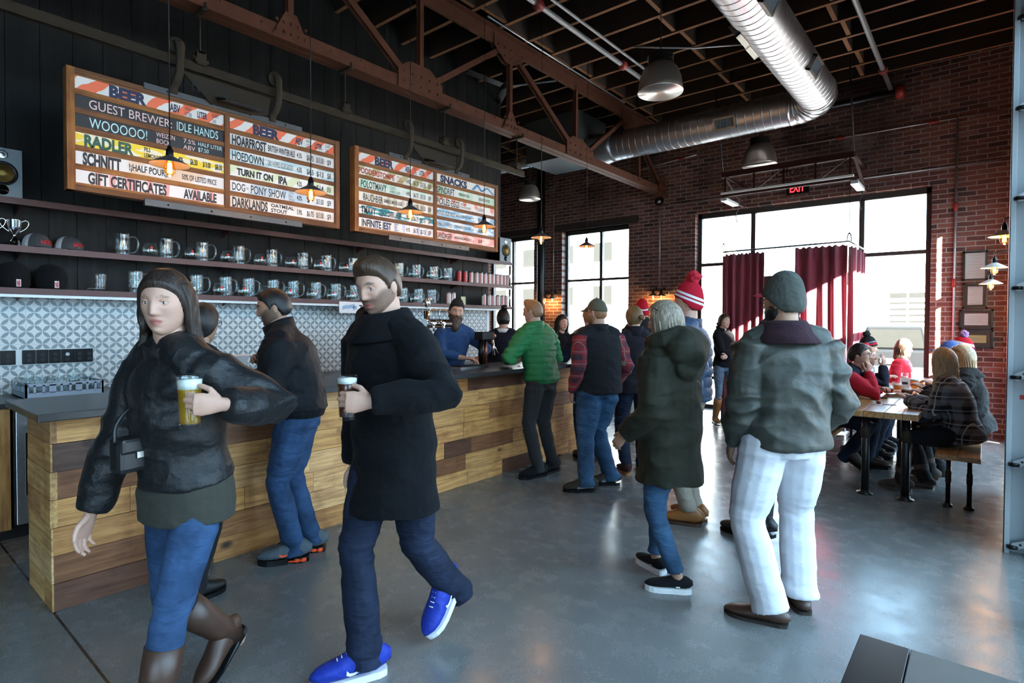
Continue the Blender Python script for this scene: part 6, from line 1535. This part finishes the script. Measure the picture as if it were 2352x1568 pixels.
SOCK=NT('striped_sock');_sp=SOCK.n('SeparateXYZ',{0:SOCK.obj()});_f=SOCK.ma('FRACT',SOCK.ma('MULTIPLY',SOCK.ma('ADD',_sp.outputs[2],SOCK.ma('MULTIPLY',_sp.outputs[0],.5)),26));SOCK.p(col=SOCK.ramp(_f,[(0,(.45,.03,.02)),(.3,(.45,.03,.02)),(.32,(.5,.35,.03)),(.45,(.5,.35,.03)),(.47,(.02,.02,.05)),(1,(.02,.02,.05))],'CONSTANT'),rough=.9);SOCK=SOCK.m
RIBS=3
def hw(*p):return dict(w=p)
BOOTSH=dict(mat=BRL,sole=M_BLKP,t=.02,shaft=.42,heel=True)
def sneak(m,**k):return dict(dict(mat=m,sole=M_BLKP,t=.024),**k)
# 1 walking woman with a beer
pw=dpt(428,1100,2.1);gw=dpt(462,918,1.84)
person('woman in black top and blue jeans striding past the bar with a full pint',(pw.x,pw.y),(.30,-.95),1.745,.98,True,lean=6,sk=SK_P,hair=dict(style='long',m=hairmat('hair_dark_brown',(.016,.009,.006)),len=.16,th=.014,seed=3,spread=.6,arc=98),head=(26,-6,0),
 feet=dict(L=dict(x=-.08,y=.22,yaw=4),R=dict(x=.09,y=-.30,yaw=0,lift=.09,pitch=-38)),
 hands=dict(R=dict(w=tuple(dpt(205,1190,2.02)),pole=(.6,-.6,-.2),curl=(24,30,20),b=(.9,.2,.2)),L=dict(w=(gw.x+.083,gw.y+.03,gw.z-.01),pole=(-.7,-.5,-.5),wd=True,d=(-.42,-.85,.05),b=(.86,-.45,0),curl=(42,48,34),thumb=.9)),
 top=dict(name='black_jacket',m=fabric('soft_black_leather',(.006,.006,.007),.5,300,.2,.22,spec=.4),e=.030,hem=.03,collar='stand',ch=.03,fold=.010,sleeve=.98),under=dict(name='olive_shirt',m=fabric('olive_grey_cotton',(.045,.043,.034),.9),e=.022,hem=-.11,neck=.12,skirt=True,fold=.005),bottom=dict(m=JEAN,e=.004,knee=.056,ankle=.048,fold=.004,thigh=.082),shoes=BOOTSH,vox=.0085)
def heldpint(c,kind,bm,fill,label,foam=.012):
    return glass_of(kind,(c[0],c[1],c[2]),bm,fill,label,foam)
heldpint((gw.x-.010,gw.y-.03,gw.z-.085),'tall',GOLD,.72,'tall glass of pale beer with foam in the walking woman\'s hand',.03)
c=dpt(306,1038,1.965);bag=thing('shoulder_bag',(c.x,c.y,c.z),'small black shoulder bag on the walking woman\'s hip','bag',None,.25)
b=MB();b.box(-.035,.035,-.065,.065,-.065,.05);b.build('pouch',BLKL,bag,bevel=.018,local=True)
b=MB();b.box(-.04,.04,-.06,.06,.0,.056);b.build('flap',BLKL,bag,bevel=.012,local=True)
b=MB();b.box(.036,.043,-.012,.012,-.015,.008);b.build('buckle',M_STEEL,bag,bevel=.002,local=True)
b=MB();b.tube(catmull([(0,-.06,.04),(-.01,-.05,.10),(-.01,0,.15),(-.01,.05,.10),(0,.06,.04)],4),.006,8);b.build('strap',BLKL,bag,local=True)
# 2 walking man with a dark beer
pm=fl(905,1490);gm=dpt(812,912,2.2)
person('man in a long black coat and blue shoes striding past the bar',(-2.03,1.62),(.02,-1),1.845,1.03,False,lean=5,sk=SK_P,stubble=(.13,.075,.05),hair=dict(style='short',m=H_BRN,th=.016,quiff=.015),head=(12,-16,3),
 feet=dict(R=dict(w=fl(838,1552),tw=fl(735,1578)),L=dict(w=fl(1046,1440),yaw=6,lift=.10,pitch=-42)),
 hands=dict(L=dict(w=(gm.x+.097,gm.y+.011,gm.z-.01),pole=(-.9,-.3,-.5),wd=True,d=(-.65,-.72,.0),b=(.72,-.66,.1),curl=(40,46,34),thumb=.9),R=dict(p=(.25,.03,.80),pole=(.5,-1,0))),
 top=dict(name='long_coat',m=WOOLB,e=.030,hem=-.27,flare=.10,collar='fold',fold=.008,cm=WOOLB),under=dict(name='teal_shirt',m=TEALT,e=.010,hem=.0,neck=.55,sleeve=0),bottom=dict(m=JEAND,e=.012,knee=.064,ankle=.066,fold=.006),shoes=sneak(BLUESH,sole=WHRUB,t=.03,swoosh=WHRUB,laces=M_WHITE,panel=None),vox=.0085)
heldpint((gm.x-.012,gm.y-.02,gm.z-.085),'tall',BRWN,.82,'glass of dark beer with pale foam in the long coat man\'s hand',.02)
# 3 man at the bar in the black jacket
person('man in a black bomber jacket and orange-soled sneakers leaning to the bar',(-3.47,1.985),(-.62,-.78),1.775,1.12,False,lean=9,hunch=.25,sk=SK_M,stubble=(.08,.05,.035),hair=dict(style='short',m=H_BLK,th=.014,rough=.003),head=(8,-12,0),
 feet=dict(L=dict(w=fl(676,1288),tw=fl(600,1296)),R=dict(w=fl(716,1264),tw=fl(650,1268))),
 hands=dict(L=dict(p=(-.16,.36,1.14),pole=(-.6,-.7,-.6),curl=(30,45,30),b=(-.9,0,.4)),R=dict(w=tuple(dpt(607,835,3.75)),pole=(.6,-.5,-.8),curl=(45,55,40),b=(.6,.3,.5))),
 top=dict(name='bomber_jacket',m=NYL,e=.036,hem=-.035,collar='stand',ch=.085,fold=.011,band=.06,cinch=True,cuff=.004,box=.5),bottom=dict(m=JEAN,e=.012,knee=.066,ankle=.060,fold=.007,thigh=.092),shoes=sneak(SHOEG,sole=M_BLKP,t=.034,swoosh=ORG,springs=ORG,laces=M_BLKP),vox=.0085,fat=.05)
# 4 hidden customer behind the walking woman
person('person in dark clothes and glasses at the bar, mostly hidden behind the walking woman',(-3.40,1.28),(-.35,.93),1.66,1.0,True,lean=8,sk=SK_M,hair=dict(style='bun',m=H_BLK,th=.014,bun=(0,-.12,.05)),glasses=True,head=(0,-5,0),
 feet=dict(L=dict(x=-.08,y=0),R=dict(x=.1,y=-.05)),hands=dict(R=dict(p=(.02,.28,1.145),pole=(.8,-.4,-.5),b=(.3,0,1)),L=dict(p=(-.20,.24,1.145),b=(-.2,0,1))),
 top=dict(m=DKGRY,e=.02,hem=-.08,fold=.008),bottom=dict(m=DKGRY,e=.006,ankle=.05),shoes=sneak(BLKL))
# 5 bartender
person('bearded bartender in a blue sweatshirt and dark beanie leaning on the bar',(-4.72,4.55),(.93,-.30),1.80,1.02,False,lean=10,side=-3,sk=SK_P,hair=dict(style='short',m=H_BRN,th=.012),beard=dict(m=H_BRN,th=.016,len=.10),hat=dict(kind='beanie',m=CHARK,crown=.030,line='hatback'),head=(-18,-2,-7),
 hands=dict(R=dict(w=(-4.32,4.42,1.14),pole=(.9,-.3,-.2),b=(0,0,1),curl=(20,25,15)),L=dict(w=(-4.34,4.66,1.14),pole=(-.9,-.3,-.2),b=(-.2,0,1),curl=(30,40,25))),
 top=dict(name='sweatshirt',m=BLUES,e=.016,hem=-.06,fold=.009,sleeve=.86,collar='stand',ch=.012),under=None,bottom=dict(m=JEAND,e=.012),shoes=sneak(BLKL))
# 6 second bartender with a top knot
person('staff member in a dark jacket with a black top knot behind the green jacket',(-4.85,5.66),(-.55,.83),1.72,1.0,False,lean=4,sk=SK_P,hair=dict(style='bun',m=H_BLK,th=.016,bun=(0,-.05,.145),bunr=.045),head=(25,0,0),
 top=dict(m=NAVYF,e=.024,hem=-.08,collar='stand',ch=.03,cm=M_WHITE),bottom=dict(m=DKGRY,e=.01),shoes=sneak(BLKL))
# 7 staff behind the long coat man
person('staff member in a black t-shirt behind the bar, half hidden by the long coat man',(-4.83,3.42),(.85,.5),1.70,1.1,False,lean=6,sk=SK_M,hair=dict(style='short',m=H_BLK,th=.013),hands=dict(R=dict(p=(.22,.32,1.0)),L=dict(p=(-.2,.32,1.0))),
 top=dict(name='t_shirt',m=DKTOP,e=.016,hem=-.08,sleeve=.4),bottom=dict(m=DKGRY,e=.01),shoes=sneak(BLKL))
# 8 dark haired woman at the far end
person('dark haired woman with red lips facing the room past the green jacket',(-4.46,6.42),(.92,-.38),1.66,.98,True,sk=SK_P,lips=LIPR,hair=dict(style='long',m=H_BLK,len=.16,th=.016,seed=5),head=(4,0,-4),hands=dict(R=dict(p=(.12,.30,1.14),b=(0,0,1)),L=dict(p=(-.14,.30,1.14),b=(0,0,1))),
 top=dict(m=DKTOP,e=.014,hem=-.06),bottom=dict(m=DKGRY,e=.006),shoes=sneak(BLKL))
# 9 green jacket
person('man in a green quilted jacket leaning on the bar',(-3.47,4.66),(-.985,.10),1.80,1.0,False,lean=11,sk=SK_P,hair=dict(style='short',m=H_GIN,th=.009,quiff=.028,rough=.002),head=(22,-4,0),
 feet=dict(L=dict(w=fl(1236,1094),tw=fl(1195,1100)),R=dict(w=fl(1270,1082),tw=fl(1240,1090))),hands=dict(L=dict(w=(-3.80,4.50,1.155),pole=(-.8,-.6,-.3),b=(0,0,1)),R=dict(w=(-3.76,4.86,1.155),pole=(.8,-.6,-.3),b=(0,0,1))),
 top=dict(name='quilted_jacket',m=GREEN,e=.034,hem=-.03,collar='stand',ch=.06,quilt=.062,fold=.009,cinch=True),bottom=dict(m=fabric('grey_trousers',(.035,.034,.036),.85),e=.012,knee=.06,ankle=.057,fold=.007),shoes=sneak(CANV,sole=M_BLKP))
# 10 grey vest
person('man in a grey vest with dark sleeves at the bar beyond the green jacket',(-3.38,5.48),(-.8,.6),1.74,1.05,False,lean=6,sk=SK_P,hair=dict(style='short',m=H_GIN,th=.012),head=(-4,0,0),hands=dict(L=dict(w=(-3.74,5.42,1.15),b=(0,0,1)),R=dict(w=(-3.62,5.74,1.15),b=(0,0,1))),
 under=dict(name='dark_sweater',m=NAVYF,e=.020,hem=-.05),top=dict(name='vest',m=GRYF,e=.034,hem=-.06,sleeve=0,collar='stand',ch=.06),bottom=dict(m=JEAN,e=.012),shoes=sneak(BRL))
# 11 cap and plaid
person('man in an olive cap, charcoal vest and red plaid sleeves seen from behind',(-2.80,4.66),(-.86,.50),1.765,1.14,False,lean=2,sk=SK_P,beard=dict(m=H_GIN,th=.010),hair=dict(style='short',m=H_GIN,th=.007),hat=dict(kind='cap',m=OLCAP),head=(26,-2,0),
 feet=dict(L=dict(w=fl(1347,1128),tw=fl(1296,1128)),R=dict(w=fl(1402,1112),tw=fl(1360,1112))),hands=dict(L=dict(p=(-.25,.05,.885),pole=(-.35,-1,.1),curl=(30,30,20)),R=dict(p=(.235,.12,.93),pole=(.4,-1,.1))),
 under=dict(name='plaid_shirt',m=PLR,e=.022,hem=.0,fold=.007),top=dict(name='vest',m=DKGRY,e=.036,hem=-.065,sleeve=0,collar='stand',ch=.065,box=.6),bottom=dict(m=JEANM,e=.016,knee=.070,ankle=.070,fold=.009,thigh=.095),shoes=sneak(TRAIL,sole=M_BLKP,panel=GRYF,laces=M_BLKP))
# 12 bun
person('woman with a low hair bun in a dark jacket beside the plaid sleeves',(-2.72,5.22),(-.72,.69),1.73,1.0,True,sk=SK_P,hair=dict(style='bun',m=H_LBR,th=.012,bun=(.01,-.135,-.005),bunr=.034),head=(15,-3,0),feet=dict(L=dict(x=-.08,y=0),R=dict(x=.1,y=.03)),
 top=dict(m=fabric('dark_plum_fleece',(.020,.017,.024),.9),e=.024,hem=-.09,collar='stand'),bottom=dict(m=JEAND,e=.010),shoes=sneak(fabric('maroon_suede',(.06,.02,.018),.9),sole=flat('gum_rubber',(.30,.14,.06),.6)))
# 13 red beanie khaki
person('man in a red beanie, grey jacket and khaki trousers farther along the bar',(-3.50,6.92),(-.45,.89),1.83,1.03,False,sk=SK_P,hair=dict(style='short',m=H_BRN,th=.006),hat=dict(kind='beanie',m=knit('red_one_band_knit',(.48,.012,.03),[(.045,.062,(.68,.68,.72))]),crown=.04,line='hat'),head=(8,0,0),
 feet=dict(L=dict(x=-.14,y=-.02,yaw=15),R=dict(x=.14,y=.10,yaw=-20)),hands=dict(R=dict(p=(.20,.2,.95)),L=dict(p=(-.2,.2,.95))),
 top=dict(m=GRYH,e=.030,hem=-.07,hood=.75,m2=DKGRY,sel=lambda C,B:(C[:,2]>B.spine(.40).z+.25*np.abs(C[:,0])*0)),bottom=dict(m=KHAKI,e=.016,ankle=.062,fold=.007),shoes=sneak(CANV,sole=LIME))
# 14 pompom beanie
person('tall man in a red pompom beanie and blue puffer jacket behind the parka woman',(-1.74,4.20),(-.93,-.22),1.84,1.05,False,sk=SK_P,hair=dict(style='short',m=H_BRN,th=.006),hat=dict(kind='beanie',m=knit('red_two_band_knit',(.48,.012,.03),[(.020,.036,(.68,.68,.72)),(.048,.066,(.68,.68,.72))]),crown=.035,pom=.05,pm=REDF,line='hat'),head=(0,6,0),
 feet=dict(L=dict(w=fl(1583,1204),yaw=0),R=dict(w=fl(1597,1192),yaw=-25)),hands=dict(L=dict(p=(-.26,-.02,.94),pole=(-.8,-.8,.1)),R=dict(p=(.2,.15,.95))),
 top=dict(name='puffer_jacket',m=BLUEP,e=.040,hem=-.02,quilt=.075,collar='stand',ch=.05),bottom=dict(m=KHAKI,e=.012,ankle=.055,end=.10),shoes=sneak(TAN,sole=BRL))
# 15 parka
person('ash blonde woman in an olive hooded parka and cropped jeans',(-1.40,3.13),(-.975,.05),1.68,1.06,True,lean=2,sk=SK_M,hair=dict(style='bob',m=H_GRB,len=.07,th=.020,seed=4,spread=.7),glasses='up',head=(10,-4,0),
 feet=dict(L=dict(w=fl(1556,1358),tw=fl(1492,1352)),R=dict(w=fl(1506,1310),tw=fl(1450,1276))),hands=dict(L=dict(p=(-.215,.17,.88),pole=(-.3,-1,0),b=(-1,0,.2)),R=dict(p=(.2,.2,.9))),
 top=dict(name='parka',m=OLIVE,e=.046,hem=-.285,flare=.06,hood=1.4,fold=.012,box=.9,cinch=False),bottom=dict(m=JEANM,e=.004,knee=.058,ankle=.048,end=.115,fold=.004),shoes=dict(mat=CANV,sole=WHRUB,t=.030,low=.66,tag=M_WHITE),vox=.0085)
# 16 barbour
person('man in a grey beanie, olive jacket and white chinos seen from behind',(-.80,3.20),(-.62,.785),1.79,1.08,False,lean=1,sk=SK_M,hair=dict(style='short',m=H_BLK,th=.006),beard=dict(m=H_BLK,th=.010),hat=dict(kind='beanie',m=GRYK,crown=.030,back=.012,rib=36,th=.016),head=(34,0,0),glasses=True,
 feet=dict(L=dict(w=fl(1766,1428),tw=fl(1668,1404)),R=dict(w=fl(1836,1394),tw=fl(1818,1370))),hands=dict(L=dict(p=(-.235,.09,.885),pole=(-.25,-1,0),b=(-1,0,.1),curl=(15,20,15)),R=dict(p=(.22,.18,.95),pole=(.75,-1,-.1),b=(1,0,.2),curl=(15,20,15))),
 top=dict(name='waxed_jacket',m=WAX,e=.034,hem=-.05,collar='fold',cm=CORD,fold=.019,box=.7,flare=.0),bottom=dict(m=CHINO,e=.020,knee=.076,ankle=.080,fold=.0045,thigh=.096,end=.065),shoes=dict(mat=BRL,sole=flat('dark_sole',(.02,.012,.008),.6),t=.016,low=.66),socks=SOCK,vox=.0085)
# 17 red cap man hidden behind
person('man in a red cap and navy coat half hidden behind the waxed jacket',(-1.14,4.42),(-.93,.2),1.86,1.05,False,sk=SK_P,hair=dict(style='short',m=H_BRN,th=.008),hat=dict(kind='cap',m=REDCAP),head=(5,0,0),feet=dict(L=dict(w=fl(1724,1232),yaw=5),R=dict(w=fl(1742,1262),yaw=-5)),
 top=dict(m=NAVYF,e=.034,hem=-.06,collar='stand',hood=.7),bottom=dict(m=DKGRY,e=.010),shoes=sneak(BLKL))
# 18 woman by the curtain
B=person('woman in a dark hoodie and brown boots by the curtain with folded arms',(-3.06,8.72),(.90,-.42),1.70,.94,True,sk=SK_P,hair=dict(style='bun',m=H_BRN,th=.011,bun=(0,-.12,-.04)),head=(-2,0,-3),
 feet=dict(L=dict(x=-.12,y=.10,yaw=22),R=dict(x=.08,y=-.06,yaw=-25)),hands=dict(R=dict(p=(-.10,.22,1.08),pole=(1,-.2,-.6),b=(.2,1,.2),curl=(15,20,15)),L=dict(p=(.12,.19,1.04),pole=(-1,-.2,-.6),b=(-.2,1,.2),curl=(20,30,20))),
 top=dict(name='hoodie',m=DKTOP,e=.016,hem=-.04,hood=.6),bottom=dict(m=JEANL,e=.002,knee=.052,ankle=.044,fold=.003),shoes=dict(mat=TAN,sole=BRL,t=.022,shaft=.40,heel=True))
t=MB();o_=B.spine(.36);letters(t,'NOTCH',(o_.x-.10,o_.y+.132,o_.z+.03),(0,0,-1),(1,0,0),.03,.13,0,.02);t.build('lettering',BURG,B.top,local=True)
# ---- the table
def sit(label,pos,face,**k):
    k.setdefault('hip',.555);k.setdefault('feet',dict(L=dict(x=-.10,y=.33,yaw=5),R=dict(x=.10,y=.27,yaw=-5)))
    k.setdefault('bottom',dict(m=JEAND,e=.010,fold=.005));k.setdefault('shoes',sneak(BLKL));k.setdefault('sk',SK_P)
    k.setdefault('vox',.0105)
    return person(label,pos,face,group=None,**k)
sit('seated man in a dark vest and red sleeves, hand on chin',(-1.30,6.98),(1,.02),H=1.78,g=1.1,lean=27,hunch=.3,hair=dict(style='short',m=H_BLK,th=.016),glasses=True,head=(-4,2,0),hands=dict(L=dict(p=(-.16,.46,.835),pole=(-.6,.2,-.6),b=(0,0,1)),R=dict(p=(.05,.37,1.02),pole=(.6,.3,-1),d=(-.1,.15,1),b=(.5,.8,0),curl=(45,55,35))),
 under=dict(name='red_sweater',m=REDF,e=.020,hem=-.02),top=dict(name='vest',m=NAVYF,e=.032,hem=-.04,sleeve=0,collar='stand',ch=.05),shoes=sneak(BRL),feet=dict(L=dict(x=-.12,y=.36,yaw=4),R=dict(x=.13,y=.18,yaw=-8,lift=.05,pitch=-30)))
sit('seated woman with sandy hair and a navy sleeve next to the red sleeved man',(-1.28,7.53),(1,-.02),H=1.68,fem=True,lean=26,hunch=.2,hair=dict(style='bob',m=H_GIN,len=.08,th=.016,seed=6),hands=dict(R=dict(p=(.02,.42,1.06),pole=(.6,.2,-1),d=(0,.1,1),b=(.5,.8,0)),L=dict(p=(-.14,.30,.835),b=(0,0,1))),top=dict(m=NAVYF,e=.022,hem=-.03))
sit('seated child in a red and white striped pompom beanie and white coat',(-1.30,8.06),(1,-.05),H=1.50,g=.88,fem=True,lean=26,hair=dict(style='short',m=H_LBR,th=.006),hat=dict(kind='beanie',m=knit('red_striped_knit',(.48,.012,.03),[(.03,.045,(.68,.68,.72)),(.07,.085,(.68,.68,.72))]),crown=.03,pom=.045,pm=REDF),hands=dict(R=dict(p=(.09,.32,.835),b=(0,0,1)),L=dict(p=(-.09,.32,.835),b=(0,0,1))),top=dict(m=WHTF,e=.022,hem=-.03,collar='stand'))
sit('seated person in a dark pompom beanie farthest along the curtain side bench',(-1.29,8.52),(1,0),H=1.74,lean=14,hair=dict(style='short',m=H_BRN,th=.006),hat=dict(kind='beanie',m=knit('dark_banded_knit',(.022,.024,.024),[(.03,.05,(.48,.012,.03)),(.06,.08,(.2,.21,.23))]),crown=.03,pom=.042,pm=CHARK),hands=dict(R=dict(p=(.10,.34,.835),b=(0,0,1)),L=dict(p=(-.10,.34,.835),b=(0,0,1))),top=dict(m=GRYH,e=.024,hem=-.03))
st_=thing('stool',(-.90,9.12,0),'small wooden stool under the woman at the window end','stool')
b=MB();b.lathe([(0,.41),(.16,.41),(.165,.425),(.16,.44),(0,.44)],24,(-.90,9.12,0));b.build('seat',M_TABLE if False else WDH,st_)
for k in range(4):
    a=k*PI/2+.4;b=MB();b.tube([(-.90+.12*math.cos(a),9.12+.12*math.sin(a),.41),(-.90+.15*math.cos(a),9.12+.15*math.sin(a),0)],.014,8);b.build('leg',M_BLACK,st_)
sit('seated woman in an olive hat and red top at the window end',(-.90,9.12),(.96,-.28),H=1.68,fem=True,lean=8,hair=dict(style='long',m=H_BRN,len=.1,th=.012,seed=8),hat=dict(kind='beanie',m=OLCAP,crown=.02),head=(0,0,0),hands=dict(R=dict(p=(.10,.30,.70),b=(0,0,1)),L=dict(p=(-.10,.30,.70),b=(0,0,1))),top=dict(m=REDF,e=.018,hem=-.03,collar='stand',ch=.03))
BT=dict(mat=fabric('taupe_suede',(.10,.075,.06),.9),sole=BRL,t=.02,shaft=.16,heel=True)
sit('long haired blonde woman in a plaid coat, nearest on the wall side bench',(-.12,6.42),(-1,.06),H=1.70,fem=True,g=1.02,lean=14,hunch=.15,hair=dict(style='long',m=H_BLD,len=.40,th=.016,seed=11,spread=1.9),head=(-28,-2,0),hands=dict(L=dict(p=(-.06,.42,.835),b=(0,0,1)),R=dict(p=(.12,.40,.835),b=(0,0,1))),top=dict(name='plaid_coat',m=PLB,e=.032,hem=-.12),bottom=dict(m=DKGRY,e=.006),shoes=BT,feet=dict(L=dict(x=-.10,y=.44,yaw=5),R=dict(x=.12,y=.30,yaw=-5)))
sit('blonde woman in a dark fuzzy coat, second along the wall side bench',(-.06,7.05),(-1,.05),H=1.70,fem=True,g=1.05,lean=10,hair=dict(style='bob',m=H_BLD,len=.12,th=.022,seed=13),glasses='up',head=(-10,0,0),hands=dict(L=dict(p=(-.1,.40,.835),b=(0,0,1)),R=dict(p=(.1,.40,.835),b=(0,0,1))),top=dict(name='fuzzy_coat',m=FUZZ,e=.042,hem=-.10,fold=.012,collar='fold'),bottom=dict(m=DKGRY,e=.006),shoes=BT)
sit('person in a blue cap, third along the wall side bench',(-.13,7.62),(-1,0),g=.92,H=1.74,lean=14,hair=dict(style='short',m=H_BLK,th=.008),hat=dict(kind='cap',m=BLUEC),hands=dict(L=dict(p=(-.10,.36,.835),b=(0,0,1)),R=dict(p=(.10,.36,.835),b=(0,0,1))),top=dict(m=DKTOP,e=.026,hem=-.05))
sit('person in a striped beanie with a purple pompom, farthest along the wall side bench',(-.10,8.17),(-1,0),g=.92,H=1.76,lean=8,hair=dict(style='short',m=H_BRN,th=.006),hat=dict(kind='beanie',m=knit('tricolour_knit',(.48,.012,.03),[(.02,.036,(.68,.68,.72)),(.075,.1,(.68,.68,.72)),(.045,.062,(.01,.02,.08))]),crown=.03,pom=.042,pm=fabric('lilac_yarn',(.35,.20,.45),.9)),hands=dict(L=dict(p=(-.10,.34,.835),b=(0,0,1)),R=dict(p=(.10,.34,.835),b=(0,0,1))),top=dict(m=DKGRY,e=.026,hem=-.05))
